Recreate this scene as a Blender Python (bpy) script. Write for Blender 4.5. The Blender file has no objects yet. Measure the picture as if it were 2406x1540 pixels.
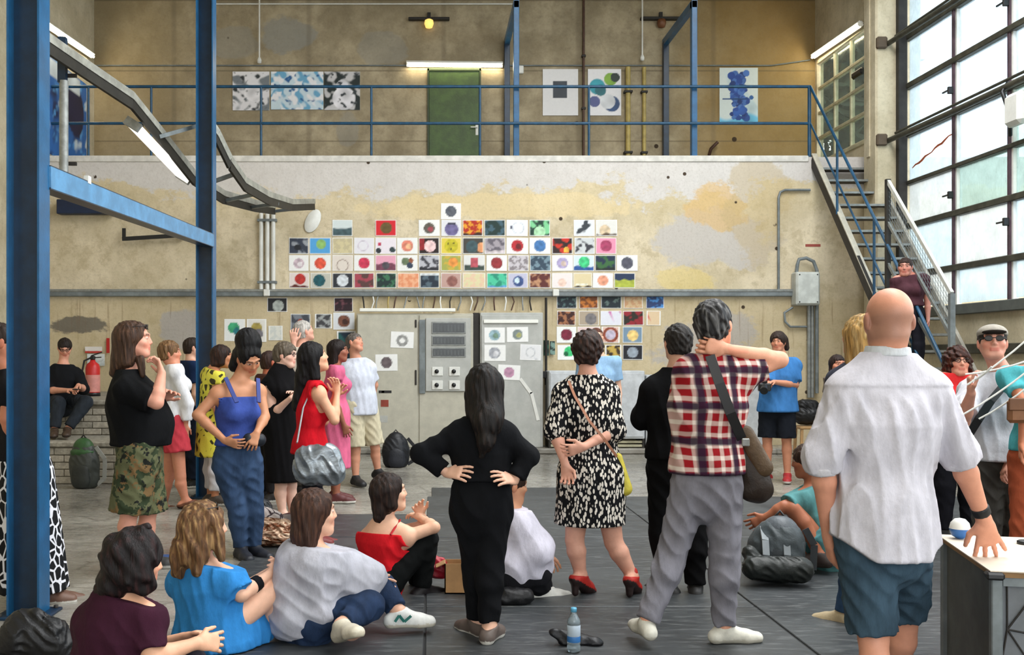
import bpy, math, random
import numpy as np
from mathutils import Vector, Matrix
SC = bpy.context.scene
COL = SC.collection
random.seed(7)
# ---------------------------------------------------------------- camera, sky, sun, exposure
F, VX, VY, EYE = 2450.0, 1010.0, 835.0, 1.53
cd = bpy.data.cameras.new('camera'); cam = bpy.data.objects.new('camera', cd); COL.objects.link(cam)
cd.sensor_width = 36.0; cd.sensor_fit = 'HORIZONTAL'; cd.lens = 36.0*F/2406
cd.shift_x = (1203-VX)/2406; cd.shift_y = (VY-770)/2406
cam.location = (0, 0, EYE); cam.rotation_euler = (math.pi/2, 0, 0)
cd.clip_start = 0.05; cd.clip_end = 300
SC.camera = cam
world = bpy.data.worlds.new('overcast_sky'); SC.world = world; world.use_nodes = True
wn = world.node_tree.nodes['Background']
wn.inputs[0].default_value = (0.90, 0.96, 1.0, 1); wn.inputs[1].default_value = 3.4
def area(name, loc, rot, sx, sy, power, col=(1, 1, 1)):
    l = bpy.data.lights.new(name, 'AREA'); l.shape = 'RECTANGLE'; l.size = sx; l.size_y = sy
    l.energy = power; l.color = col
    o = bpy.data.objects.new(name, l); COL.objects.link(o); o.location = loc; o.rotation_euler = rot
    return o
# added soft lamp under an unseen roof opening, both made up for the light
area('roof_fill_light', (4.2, 7.5, 9.4), (0, math.radians(18), 0), 4, 11, 700, (1.0, 0.98, 0.95))
area('rear_fill_light', (1.5, -3.2, 4.2), (math.radians(82), 0, 0), 9, 5, 150, (1.0, 0.98, 0.96))  # added fill lamp behind the camera, no such source seen
SC.view_settings.view_transform = 'Standard'; SC.view_settings.look = 'None'
SC.view_settings.exposure = 0.38; SC.view_settings.gamma = 1.0; SC.view_settings.use_curve_mapping = False
SC.cycles.max_bounces = 6; SC.cycles.diffuse_bounces = 3; SC.cycles.glossy_bounces = 2
SC.cycles.transmission_bounces = 4; SC.cycles.transparent_max_bounces = 6
SC.cycles.caustics_reflective = False; SC.cycles.caustics_refractive = False
SC.cycles.sample_clamp_indirect = 4.0; SC.cycles.use_adaptive_sampling = True; SC.cycles.adaptive_threshold = 0.03
YB, YU, XL, XR, XW = F/147, F/129.3, -6.1, 7.0, 7.2
# ---------------------------------------------------------------- helpers
def P(px, py, s, d=0.0):
    """photo pixel and scale (px per metre at that depth) -> point of the hall"""
    Y = F/s + d; q = F/Y
    return Vector(((px-VX)/q, Y, EYE+(VY-py)/q))
def lin(c):
    if isinstance(c, str):
        c = [int(c[i:i+2], 16)/255 for i in (0, 2, 4)]
    elif max(c) > 1.001: c = [v/255 for v in c]
    return tuple((v/12.92 if v <= 0.04045 else ((v+0.055)/1.055)**2.4) for v in c)
class NT:
    """small node graph writer"""
    def __init__(s, name, rough=0.6, metal=0.0, spec=0.5):
        s.m = bpy.data.materials.new(name); s.m.use_nodes = True
        s.t = s.m.node_tree; s.b = s.t.nodes['Principled BSDF']
        s.b.inputs['Roughness'].default_value = rough; s.b.inputs['Metallic'].default_value = metal
        s.b.inputs['Specular IOR Level'].default_value = spec
    def put(s, sock, v):
        if isinstance(v, bpy.types.NodeSocket): s.t.links.new(v, sock)
        elif isinstance(v, (tuple, list)) and len(v) == 3 and sock.type == 'RGBA': sock.default_value = (*v, 1)
        else: sock.default_value = v
    def n(s, typ, **kw):
        x = s.t.nodes.new(typ)
        for k, v in kw.items():
            setattr(x, k, v)
        return x
    def math(s, op, a, b=0.0, clamp=False):
        x = s.n('ShaderNodeMath', operation=op, use_clamp=clamp); s.put(x.inputs[0], a); s.put(x.inputs[1], b); return x.outputs[0]
    def mix(s, f, a, b, mode='MIX'):
        x = s.n('ShaderNodeMix', data_type='RGBA', blend_type=mode); s.put(x.inputs[0], f); s.put(x.inputs[6], a); s.put(x.inputs[7], b); return x.outputs[2]
    def coord(s, kind='Object'): return s.n('ShaderNodeTexCoord').outputs[kind]
    def map(s, v, scale=(1, 1, 1), loc=(0, 0, 0), rot=(0, 0, 0)):
        x = s.n('ShaderNodeMapping'); s.put(x.inputs[0], v); x.inputs[1].default_value = loc; x.inputs[2].default_value = rot; x.inputs[3].default_value = scale; return x.outputs[0]
    def noise(s, v, scale, detail=3, rough=0.55, dist=0.0):
        x = s.n('ShaderNodeTexNoise'); s.put(x.inputs['Vector'], v); x.inputs['Scale'].default_value = scale; x.inputs['Detail'].default_value = detail
        x.inputs['Roughness'].default_value = rough; x.inputs['Distortion'].default_value = dist; return x.outputs[0]
    def vor(s, v, scale, feature='F1', rand=1.0):
        x = s.n('ShaderNodeTexVoronoi', feature=feature); s.put(x.inputs['Vector'], v); x.inputs['Scale'].default_value = scale; x.inputs['Randomness'].default_value = rand; return x.outputs[0]
    def sep(s, v):
        x = s.n('ShaderNodeSeparateXYZ'); s.put(x.inputs[0], v); return x.outputs
    def step(s, v, a, b):
        x = s.n('ShaderNodeMapRange', interpolation_type='SMOOTHSTEP'); s.put(x.inputs[0], v); x.inputs[1].default_value = a; x.inputs[2].default_value = b; return x.outputs[0]
    def attr(s, name='Col'):
        return s.n('ShaderNodeAttribute', attribute_name=name).outputs['Color']
    def bump(s, h, strength=0.3, dist=0.01):
        x = s.n('ShaderNodeBump'); x.inputs['Strength'].default_value = strength; x.inputs['Distance'].default_value = dist
        s.put(x.inputs['Height'], h); s.t.links.new(x.outputs[0], s.b.inputs['Normal'])
    def base(s, c): s.put(s.b.inputs['Base Color'], c)
    def grunge(s, c, amt=0.15, scale=6.0, dark=None):
        """worn variation of one colour"""
        n1 = s.noise(s.coord(), scale, 5, 0.65)
        f = s.step(n1, 0.35, 0.7)
        d = dark if dark else tuple(v*(1-amt*2) for v in c)
        s.base(s.mix(f, d, c)); return s
MATS = {}
def mat(name, c, rough=0.6, metal=0.0, amt=0.12, scale=6.0, spec=0.5, bump=0.0, bscale=40.0, emit=0.0):
    if name in MATS: return MATS[name]
    t = NT(name, rough, metal, spec); c = lin(c); t.grunge(c, amt, scale)
    if bump: t.bump(t.noise(t.coord(), bscale, 4), bump, 0.01)
    if emit:
        t.put(t.b.inputs['Emission Color'], c); t.b.inputs['Emission Strength'].default_value = emit
    MATS[name] = t.m; return t.m
def vmat(name, rough=0.7, bump=0.2, bscale=90.0, amt=0.10, sheen=0.0, stretch=(1, 1, 1), nscale=25.0, spec=0.35, metal=0.0):
    """material that takes its colour from the mesh's own colour attribute"""
    if name in MATS: return MATS[name]
    t = NT(name, rough, metal, spec); co = t.map(t.coord(), stretch)
    nn = t.noise(co, nscale, 4, 0.6)
    t.base(t.mix(t.step(nn, 0.3, 0.7), t.mix(1.0, t.attr(), (1-2*amt,)*3, 'MULTIPLY'), t.attr()))
    if bump: t.bump(t.noise(co, bscale, 4, 0.6), bump, 0.006)
    if sheen: t.b.inputs['Sheen Weight'].default_value = sheen
    MATS[name] = t.m; return t.m
def tag(o, label=None, cat=None, group=None, kind=None):
    if label: o['label'] = label
    if cat: o['category'] = cat
    if group: o['group'] = group
    if kind: o['kind'] = kind
    return o
def empty(name, loc=(0, 0, 0), rz=0.0, **kw):
    o = bpy.data.objects.new(name, None); COL.objects.link(o); o.location = loc; o.rotation_euler = (0, 0, rz)
    o.empty_display_size = 0.1
    return tag(o, **kw)
class MB:
    """collects boxes, bars, tubes and sheets; build() links them as ONE mesh object"""
    def __init__(s): s.v = []; s.f = []; s.c = None; s.sm = set()
    def add(s, vs, fs, smooth=False):
        n = len(s.v); s.v += [tuple(v) for v in vs]
        for f in fs:
            if smooth: s.sm.add(len(s.f))
            s.f.append(tuple(i+n for i in f))
        return s
    def box(s, lo, hi, M=None, bev=0.0):
        lo, hi = [min(a, b) for a, b in zip(lo, hi)], [max(a, b) for a, b in zip(lo, hi)]
        if bev > 0:
            b = min(bev, *[(h-l)*0.45 for l, h in zip(lo, hi)])
            vs, fs = [], []
            for ax in range(3):
                for sd in (0, 1):
                    o1, o2 = (ax+1) % 3, (ax+2) % 3
                    n = len(vs)
                    for (u, w) in ((0, 0), (1, 0), (1, 1), (0, 1)):
                        p = [0, 0, 0]; p[ax] = hi[ax] if sd else lo[ax]
                        p[o1] = hi[o1]-b if u else lo[o1]+b; p[o2] = hi[o2]-b if w else lo[o2]+b
                        vs.append(p)
                    fs.append((n, n+1, n+2, n+3) if sd else (n+3, n+2, n+1, n))
            key = {}
            def vid(ax, sd, u, w): return (ax*2+sd)*4+{(0, 0): 0, (1, 0): 1, (1, 1): 2, (0, 1): 3}[(u, w)]
            for a in range(3):
                b2 = (a+1) % 3
                for sa in (0, 1):
                    for sb in (0, 1):
                        # edge between face a(sa) and face b2(sb), running along c
                        q = [vid(a, sa, sb, 0), vid(a, sa, sb, 1), vid(b2, sb, 1, sa), vid(b2, sb, 0, sa)]
                        if (sa+sb) % 2 == 0: q = q[::-1]
                        fs.append(tuple(q))
            for sx in (0, 1):
                for sy in (0, 1):
                    for sz in (0, 1):
                        t = (vid(0, sx, sy, sz), vid(1, sy, sz, sx), vid(2, sz, sx, sy))
                        fs.append(t if (sx+sy+sz) % 2 else t[::-1])
        else:
            vs = [(x, y, z) for x in (lo[0], hi[0]) for y in (lo[1], hi[1]) for z in (lo[2], hi[2])]
            fs = [(0, 1, 3, 2), (4, 6, 7, 5), (0, 4, 5, 1), (2, 3, 7, 6), (0, 2, 6, 4), (1, 5, 7, 3)]
        if M is not None: vs = [M @ Vector(v) for v in vs]
        return s.add(vs, fs)
    def bar(s, a, b, w, h, up=(0, 0, 1)):
        a, b, up = Vector(a), Vector(b), Vector(up); d = (b-a).normalized()
        x = d.cross(up)
        if x.length < 1e-4: x = d.cross(Vector((0, 1, 0)))
        x.normalize(); z = x.cross(d).normalized()
        vs = [p+x*sx*w/2+z*sz*h/2 for p in (a, b) for sx, sz in ((-1, -1), (1, -1), (1, 1), (-1, 1))]
        return s.add(vs, [(0, 1, 2, 3), (7, 6, 5, 4), (0, 4, 5, 1), (1, 5, 6, 2), (2, 6, 7, 3), (3, 7, 4, 0)])
    def tube(s, pts, r, n=8, caps=True):
        pts = [Vector(p) for p in pts]; rs = r if isinstance(r, (list, tuple)) else [r]*len(pts)
        vs, fs, ref = [], [], None
        for i, p in enumerate(pts):
            d = (pts[min(i+1, len(pts)-1)]-pts[max(i-1, 0)]).normalized()
            if ref is None: ref = Vector((0, 0, 1)) if abs(d.z) < 0.9 else Vector((0, 1, 0))
            x = d.cross(ref).normalized(); y = x.cross(d).normalized(); ref = y
            for k in range(n):
                a = 2*math.pi*k/n; vs.append(p+(x*math.cos(a)+y*math.sin(a))*rs[i])
        for i in range(len(pts)-1):
            for k in range(n): fs.append((i*n+k, i*n+(k+1) % n, (i+1)*n+(k+1) % n, (i+1)*n+k))
        s.add(vs, fs, True)
        if caps: s.add(vs[:n], [tuple(range(n))[::-1]]); s.add(vs[-n:], [tuple(range(n))])
        return s
    def lathe(s, prof, loc=(0, 0, 0), n=20, M=None):
        vs = [Vector((r*math.cos(2*math.pi*k/n), r*math.sin(2*math.pi*k/n), z)) for r, z in prof for k in range(n)]
        if M is not None: vs = [M @ v for v in vs]
        vs = [v+Vector(loc) for v in vs]
        fs = [(i*n+k, i*n+(k+1) % n, (i+1)*n+(k+1) % n, (i+1)*n+k) for i in range(len(prof)-1) for k in range(n)]
        return s.add(vs, fs, True)
    def build(s, name, m, parent=None, origin=None, label=None, cat=None, group=None, kind=None):
        me = bpy.data.meshes.new(name)
        o0 = Vector(origin) if origin is not None else Vector((0, 0, 0))
        if parent is not None:
            q = parent
            while q.parent is not None: q = q.parent
            o0 = Vector(q.location)
        me.from_pydata([Vector(v)-o0 for v in s.v], [], s.f); me.update()
        if s.sm:
            fl = np.zeros(len(me.polygons), dtype=bool); fl[list(s.sm)] = True; me.polygons.foreach_set('use_smooth', fl)
        me.materials.append(m)
        o = bpy.data.objects.new(name, me); COL.objects.link(o)
        if parent is not None: o.parent = parent
        else: o.location = o0
        return tag(o, label, cat, group, kind)
def colmesh(name, V, Q, C, m, parent=None, origin=None, smooth=True):
    """mesh from arrays with a colour per vertex"""
    o0 = np.array(origin if origin is not None else (0, 0, 0), dtype=np.float32)
    me = bpy.data.meshes.new(name); V = np.asarray(V, dtype=np.float32)-o0; Q = np.asarray(Q, dtype=np.int32)
    me.vertices.add(len(V)); me.vertices.foreach_set('co', V.ravel())
    me.loops.add(Q.size); me.loops.foreach_set('vertex_index', Q.ravel())
    me.polygons.add(len(Q)); me.polygons.foreach_set('loop_start', np.arange(0, Q.size, 4, dtype=np.int32))
    me.polygons.foreach_set('loop_total', np.full(len(Q), 4, dtype=np.int32))
    me.polygons.foreach_set('use_smooth', np.full(len(Q), smooth, dtype=bool))
    me.update(calc_edges=True)
    if C is not None:
        a = me.attributes.new('Col', 'FLOAT_COLOR', 'POINT'); CC = np.ones((len(V), 4), dtype=np.float32); CC[:, :3] = C
        a.data.foreach_set('color', CC.ravel())
    me.materials.append(m)
    o = bpy.data.objects.new(name, me); COL.objects.link(o)
    if parent is not None: o.parent = parent
    else: o.location = Vector(o0)
    return o
# ---------------------------------------------------------------- implicit surfaces (bodies, clothes, hair, bags)
def V3(p): return np.array(p, dtype=np.float64)
def unit(v):
    v = V3(v); n = np.linalg.norm(v); return v/n if n > 1e-9 else v
class SDF:
    def __init__(s): s.p = []; s.cuts = []; s.subs = []; s.disp = None; s.fine = []
    def cone(s, a, b, ra, rb=None, k=0.03, sq=None, cuts=()):
        s.p.append(('c', V3(a), V3(b), ra, ra if rb is None else rb, k, sq, cuts)); return s
    def ell(s, c, R, rad, k=0.02, cuts=()):
        s.p.append(('e', V3(c), np.array(R, dtype=np.float64), V3(rad), k, cuts)); return s
    def box(s, c, R, half, rnd=0.01, k=0.01, cuts=()):
        s.p.append(('b', V3(c), np.array(R, dtype=np.float64), V3(half), rnd, k, cuts)); return s
    def cut(s, pt, nrm): s.cuts.append((V3(pt), unit(nrm))); return s
    def sub(s, c, R, rad, k=0.01): s.subs.append((V3(c), np.array(R, dtype=np.float64), V3(rad), k)); return s
    def bb(s, q):
        if q[0] == 'c':
            r = max(q[3], q[4])
            return np.minimum(q[1], q[2])-r, np.maximum(q[1], q[2])+r
        if q[0] == 'e':
            e = np.sqrt(((q[2]*q[3][:, None])**2).sum(0)); return q[1]-e, q[1]+e
        e = (np.abs(q[2])*(q[3])[:, None]).sum(0)+q[4]; return q[1]-e, q[1]+e
    def mesh(s, h):
        lo = np.min([s.bb(q)[0] for q in s.p], 0)-h*3; hi = np.max([s.bb(q)[1] for q in s.p], 0)+h*3
        for pt, n in s.cuts:      # an axis-aligned cut shrinks the grid
            for ax in range(3):
                if n[ax] > 0.999: hi[ax] = min(hi[ax], pt[ax]+2*h)
                if n[ax] < -0.999: lo[ax] = max(lo[ax], pt[ax]-2*h)
        axs = []
        for i in range(3):
            x, out = lo[i], []
            while x < hi[i]+h:
                out.append(x); st = h
                for fl, fh, hf in s.fine:
                    if fl[i]-h <= x <= fh[i]: st = min(st, hf)
                x += st
            axs.append(np.array(out, dtype=np.float32))
        X, Y, Z = axs
        D = np.full((len(X), len(Y), len(Z)), 0.5, dtype=np.float32)
        for q in s.p:
            k = q[5] if q[0] == 'c' else (q[4] if q[0] == 'e' else q[5])
            l, u = s.bb(q); m = k+3*h
            sl = tuple(slice(max(0, int(np.searchsorted(A, l[i]-m))-1), int(np.searchsorted(A, u[i]+m))+1) for i, A in enumerate(axs))
            x, y, z = X[sl[0]][:, None, None], Y[sl[1]][None, :, None], Z[sl[2]][None, None, :]
            if x.size == 0 or y.size == 0 or z.size == 0: continue
            if q[0] == 'c':
                a, b, ra, rb, sq, cuts = q[1], q[2], q[3], q[4], q[6], q[7]
                qx, qy, qz = x-np.float32(a[0]), y-np.float32(a[1]), z-np.float32(a[2]); mv = b-a
                qq = qx*qx+qy*qy+qz*qz; qm = qx*np.float32(mv[0])+qy*np.float32(mv[1])+qz*np.float32(mv[2]); mm = float(mv@mv); sc = 1.0
                if sq is not None:
                    e, c = V3(sq[0]), sq[1]; kp = (1/c-1); kk = 2*kp+kp*kp; qe = qx*np.float32(e[0])+qy*np.float32(e[1])+qz*np.float32(e[2]); me = float(mv@e)
                    qq = qq+np.float32(kk)*qe*qe; qm = qm+np.float32(kk*me)*qe; mm += kk*me*me; sc = 0.5+0.5*c
                t = np.clip(qm/np.float32(max(mm, 1e-9)), 0, 1)
                d = np.sqrt(np.maximum(qq-2*t*qm+t*t*np.float32(mm), 0))-(np.float32(ra)+np.float32(rb-ra)*t)
                if sc != 1.0: d = d*np.float32(sc)
            elif q[0] == 'e':
                R, r, cuts = q[2], q[3], q[5]
                px, py, pz = x-np.float32(q[1][0]), y-np.float32(q[1][1]), z-np.float32(q[1][2])
                k0 = 0; k1 = 0
                for i in range(3):
                    w = px*np.float32(R[i][0])+py*np.float32(R[i][1])+pz*np.float32(R[i][2])
                    k0 = k0+(w/np.float32(r[i]))**2; k1 = k1+(w/np.float32(r[i]**2))**2
                k0 = np.sqrt(k0); d = k0*(k0-1)/np.maximum(np.sqrt(k1), 1e-6)
            else:
                R, hf, rn, cuts = q[2], q[3], q[4], q[6]
                px, py, pz = x-np.float32(q[1][0]), y-np.float32(q[1][1]), z-np.float32(q[1][2]); o = 0; mx = None
                for i in range(3):
                    w = np.abs(px*np.float32(R[i][0])+py*np.float32(R[i][1])+pz*np.float32(R[i][2]))-np.float32(hf[i])
                    o = o+np.maximum(w, 0)**2; mx = w if mx is None else np.maximum(mx, w)
                d = np.sqrt(o)+np.minimum(mx, 0)-np.float32(rn)
            for pt, n in cuts:
                d = np.maximum(d, np.float32(n[0])*(x-np.float32(pt[0]))+np.float32(n[1])*(y-np.float32(pt[1]))+np.float32(n[2])*(z-np.float32(pt[2])))
            A = D[sl]; hh = np.maximum(np.float32(k)-np.abs(A-d), 0)
            D[sl] = np.minimum(A, d)-hh*hh/np.float32(4*k)
        x, y, z = X[:, None, None], Y[None, :, None], Z[None, None, :]
        for c, R, r, k in s.subs:
            e = np.sqrt(((R*r[:, None])**2).sum(0)); l, u = c-e-0.02, c+e+0.02
            sl = tuple(slice(max(0, int(np.searchsorted(A, l[i]))-1), int(np.searchsorted(A, u[i]))+1) for i, A in enumerate(axs))
            xx, yy, zz = X[sl[0]][:, None, None]-c[0], Y[sl[1]][None, :, None]-c[1], Z[sl[2]][None, None, :]-c[2]
            if xx.size == 0 or yy.size == 0 or zz.size == 0: continue
            k0 = 0; k1 = 0
            for i in range(3):
                w = xx*R[i][0]+yy*R[i][1]+zz*R[i][2]; k0 = k0+(w/r[i])**2; k1 = k1+(w/r[i]**2)**2
            k0 = np.sqrt(k0); d = -(k0*(k0-1)/np.maximum(np.sqrt(k1), 1e-6)); A = D[sl]; hh = np.maximum(k-np.abs(A-d), 0)
            D[sl] = np.maximum(A, d)+hh*hh/(4*k)
        if s.disp is not None:
            near = np.abs(D) < 0.06
            ii = np.nonzero(near); pts = np.stack([X[ii[0]], Y[ii[1]], Z[ii[2]]], 1)
            D[ii] += s.disp(pts).astype(np.float32)
        for pt, n in s.cuts:
            D = np.maximum(D, (n[0]*(x-pt[0])+n[1]*(y-pt[1])+n[2]*(z-pt[2])).astype(np.float32))
        return surface_nets(D, X, Y, Z)
def surface_nets(D, X, Y, Z):
    S = D < 0
    S8 = S.astype(np.int8); c = 0
    for i in (0, 1):
        for j in (0, 1):
            for k in (0, 1): c = c+S8[i:S.shape[0]-1+i, j:S.shape[1]-1+j, k:S.shape[2]-1+k]
    act = (c > 0) & (c < 8); I, J, K = np.nonzero(act); n = len(I)
    ID = np.full(act.shape, -1, dtype=np.int32); ID[act] = np.arange(n, dtype=np.int32)
    cor = {(i, j, k): D[I+i, J+j, K+k] for i in (0, 1) for j in (0, 1) for k in (0, 1)}
    acc = np.zeros((n, 3)); cnt = np.zeros(n)
    for ax in range(3):
        o1, o2 = (ax+1) % 3, (ax+2) % 3
        for u in (0, 1):
            for w in (0, 1):
                a = [0, 0, 0]; a[o1] = u; a[o2] = w; b = list(a); b[ax] = 1
                da, db = cor[tuple(a)], cor[tuple(b)]; cr = (da < 0) != (db < 0)
                t = np.where(cr, da/np.where(cr, da-db, 1), 0)
                acc[:, ax] += np.where(cr, t, 0); acc[:, o1] += np.where(cr, u, 0); acc[:, o2] += np.where(cr, w, 0); cnt += cr
    fr = acc/np.maximum(cnt, 1)[:, None]
    V = np.stack([X[I]+fr[:, 0]*(X[I+1]-X[I]), Y[J]+fr[:, 1]*(Y[J+1]-Y[J]), Z[K]+fr[:, 2]*(Z[K+1]-Z[K])], 1)
    Q = []
    for ax in range(3):
        o1, o2 = (ax+1) % 3, (ax+2) % 3
        sa = [slice(None)]*3; sb = [slice(None)]*3; sa[ax] = slice(0, -1); sb[ax] = slice(1, None)
        A, B = S[tuple(sa)], S[tuple(sb)]; e = np.nonzero(A != B)
        e = np.stack(e, 1); ok = (e[:, o1] > 0) & (e[:, o2] > 0) & (e[:, o1] < D.shape[o1]-1) & (e[:, o2] < D.shape[o2]-1); e = e[ok]
        if len(e) == 0: continue
        ins = A[e[:, 0], e[:, 1], e[:, 2]]
        def cell(d1, d2):
            f = e.copy(); f[:, o1] -= d1; f[:, o2] -= d2; return ID[f[:, 0], f[:, 1], f[:, 2]]
        q = np.stack([cell(1, 1), cell(0, 1), cell(0, 0), cell(1, 0)], 1)
        q[~ins] = q[~ins][:, ::-1]; Q.append(q)
    return V, np.concatenate(Q)
def wob(p, fr, seed=0):
    """cheap smooth noise in about -1..1 at spatial frequencies fr (cycles per metre on x, y, z)"""
    q = p*np.array(fr)*6.2832; s = seed*1.7
    a = np.sin(q[:, 0]+1.3*np.sin(q[:, 1]*0.7+s)+q[:, 2]*0.8+s)
    b = np.sin(q[:, 1]*1.1-q[:, 2]*0.9+1.1*np.sin(q[:, 0]*0.6+2*s)+3.1+s)
    c = np.sin(q[:, 2]*1.2+q[:, 0]*0.7+1.2*np.sin(q[:, 1]*0.8+q[:, 0]*0.3)+s*3)
    return (a+b+c)/3
def sdf_obj(name, sd, h, m, col, parent, origin, label=None):
    V, Q = sd.mesh(h)
    C = col(V) if callable(col) else np.tile(np.array(lin(col)), (len(V), 1))
    o = colmesh(name, V, Q, C, m, parent, origin)
    if label: o['label'] = label
    return o
# ================================================================ materials of the hall
def plaster(name, kind):
    t = NT(name, 0.9, 0, 0.2); co = t.coord(); x, y, z = t.sep(co)
    n1 = t.noise(co, 1.3, 6, 0.65); n2 = t.noise(co, 5.0, 5, 0.7); n3 = t.noise(co, 24.0, 4, 0.7)
    edge = t.math('ADD', t.math('MULTIPLY', t.math('SUBTRACT', t.noise(t.map(co, (1, 1, 1.6)), 1.0, 6, 0.68), 0.5), 1.0), t.math('MULTIPLY', t.math('SUBTRACT', n2, 0.5), 0.25))
    def disc(cx, cz, rx, rz, soft=0.22, wobble=2.3):
        dx = t.math('DIVIDE', t.math('SUBTRACT', x, cx), rx); dz = t.math('DIVIDE', t.math('SUBTRACT', z, cz), rz)
        d = t.math('SQRT', t.math('ADD', t.math('MULTIPLY', dx, dx), t.math('MULTIPLY', dz, dz)))
        d = t.math('ADD', d, t.math('MULTIPLY', edge, wobble)); return t.step(d, 1+soft/2, 1-soft/2)
    if kind == 'lower':
        c = t.mix(t.step(n1, 0.35, 0.7), lin((198, 184, 154)), lin((224, 210, 182)))
        c = t.mix(t.math('MULTIPLY', t.step(n2, 0.48, 0.66), 0.5), c, lin((172, 156, 122)))
        # ochre bloom below the bare band
        c = t.mix(t.math('MULTIPLY', t.step(t.math('ADD', z, edge), 3.5, 4.3), 0.45), c, lin((214, 196, 154)))
        c = t.mix(t.math('MULTIPLY', t.step(z, 2.5, 2.36), 0.5), c, lin((186, 168, 130)))
        band = t.step(t.math('ADD', z, t.math('MULTIPLY', edge, 1.9)), 4.10, 4.24)
        c = t.mix(band, c, t.mix(n2, lin((196, 190, 184)), lin((222, 217, 212))))
        for (cx, cz, rx, rz, col, a) in ((4.55, 3.35, 1.0, 0.52, (196, 190, 184), 0.9), (4.6, 3.9, 0.55, 0.42, (214, 178, 118), 0.7), (4.1, 2.75, 0.6, 0.2, (222, 200, 130), 0.6), (-4.0, 1.95, 0.28, 0.3, (178, 174, 172), 0.8),
                                     (-5.6, 2.0, 0.5, 0.16, (84, 82, 80), 0.8), (4.5, 1.7, 0.75, 0.55, (176, 170, 164), 0.8), (1.3, 3.9, 2.4, 0.2, (230, 208, 160), 0.5), (5.2, 3.9, 0.5, 0.9, (190, 168, 124), 0.5)):
            c = t.mix(t.math('MULTIPLY', disc(cx, cz, rx, rz), a), c, lin(col))
        spots = t.vor(t.map(co, (1, 1, 1), (3.1, 0, 0.4)), 2.1)
        pit = t.math('MULTIPLY', t.step(spots, 0.075, 0.05), t.step(n1, 0.47, 0.5))
        c = t.mix(pit, c, lin((70, 58, 46)))
        c = t.mix(t.math('MULTIPLY', t.step(t.noise(t.map(co, (9, 1, 0.4)), 1.6, 4), 0.58, 0.72), t.math('MULTIPLY', t.step(z, 2.5, 2.3), 0.45)), c, lin((120, 92, 62)))
    elif kind == 'upper':
        c = t.mix(t.step(n1, 0.35, 0.7), lin((146, 133, 108)), lin((184, 170, 142)))
        c = t.mix(t.math('MULTIPLY', t.step(n2, 0.45, 0.75), 0.4), c, lin((108, 98, 80)))
        c = t.mix(t.math('MULTIPLY', t.step(t.math('ADD', x, edge), 3.9, 5.6), 0.75), c, lin((146, 118, 66)))  # right end browner: part wall tone, part warm light put into the colour
        c = t.mix(t.math('MULTIPLY', t.step(t.math('ADD', x, edge), -4.0, -5.2), 0.5), c, lin((140, 122, 86)))
        for (cx, cz, rx, rz, a) in ((-2.6, 7.35, 0.5, 0.32, 0.8), (-3.6, 7.2, 0.5, 0.3, 0.5), (-0.9, 7.1, 0.45, 0.3, 0.5), (-1.5, 5.6, 0.2, 0.3, 0.5), (-0.6, 5.03, 0.4, 0.13, 0.8)):
            c = t.mix(t.math('MULTIPLY', disc(cx, cz, rx, rz, 0.2, 1.5), a), c, lin((146, 144, 136)))
        # joints left by the shuttering boards
        ln = t.math('ABSOLUTE', t.math('SUBTRACT', t.math('FRACT', t.math('DIVIDE', t.math('SUBTRACT', z, 5.42), 1.28)), 0.5))
        c = t.mix(t.math('MULTIPLY', t.step(ln, 0.486, 0.494), 0.5), c, lin((96, 86, 70)))
        vl = t.math('ABSOLUTE', t.math('SUBTRACT', t.math('FRACT', t.math('DIVIDE', t.math('ADD', x, 2.2), 2.45)), 0.5))
        c = t.mix(t.math('MULTIPLY', t.step(vl, 0.47, 0.495), 0.35), c, lin((104, 94, 78)))
        spots = t.vor(t.map(co, (1, 1, 1), (0.7, 0, 1.4)), 1.35)
        c = t.mix(t.step(spots, 0.07, 0.05), c, lin((64, 52, 40)))
    else:
        c = t.mix(t.step(n1, 0.35, 0.7), lin((186, 174, 146)), lin((214, 203, 176)))
        c = t.mix(t.math('MULTIPLY', t.step(n2, 0.45, 0.75), 0.4), c, lin((150, 140, 118)))
    c = t.mix(t.math('MULTIPLY', t.step(n3, 0.45, 0.8), 0.25), c, lin((120, 108, 88)))
    t.base(c); t.bump(t.math('ADD', n2, n3), 0.35, 0.012); return t.m
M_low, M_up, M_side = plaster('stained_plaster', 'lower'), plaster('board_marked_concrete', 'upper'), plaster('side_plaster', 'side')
def concrete_floor():
    t = NT('worn_concrete', 0.62, 0, 0.4); co = t.coord()
    n1 = t.noise(co, 0.9, 6, 0.7); n2 = t.noise(t.map(co, (1, 3, 1)), 4.0, 6, 0.7); n3 = t.noise(co, 40, 3)
    c = t.mix(t.step(n1, 0.35, 0.7), lin((122, 118, 110)), lin((164, 160, 151)))
    c = t.mix(t.math('MULTIPLY', t.step(n2, 0.5, 0.72), 0.55), c, lin((84, 80, 74)))
    c = t.mix(t.math('MULTIPLY', t.step(t.vor(t.map(co, (1, 2.2, 1)), 1.1, 'DISTANCE_TO_EDGE'), 0.03, 0.0), 0.5), c, lin((80, 76, 70)))
    t.base(c); t.put(t.b.inputs['Roughness'], t.step(n2, 0.2, 1.1)); t.bump(t.math('ADD', n2, n3), 0.2, 0.008); return t.m
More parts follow.
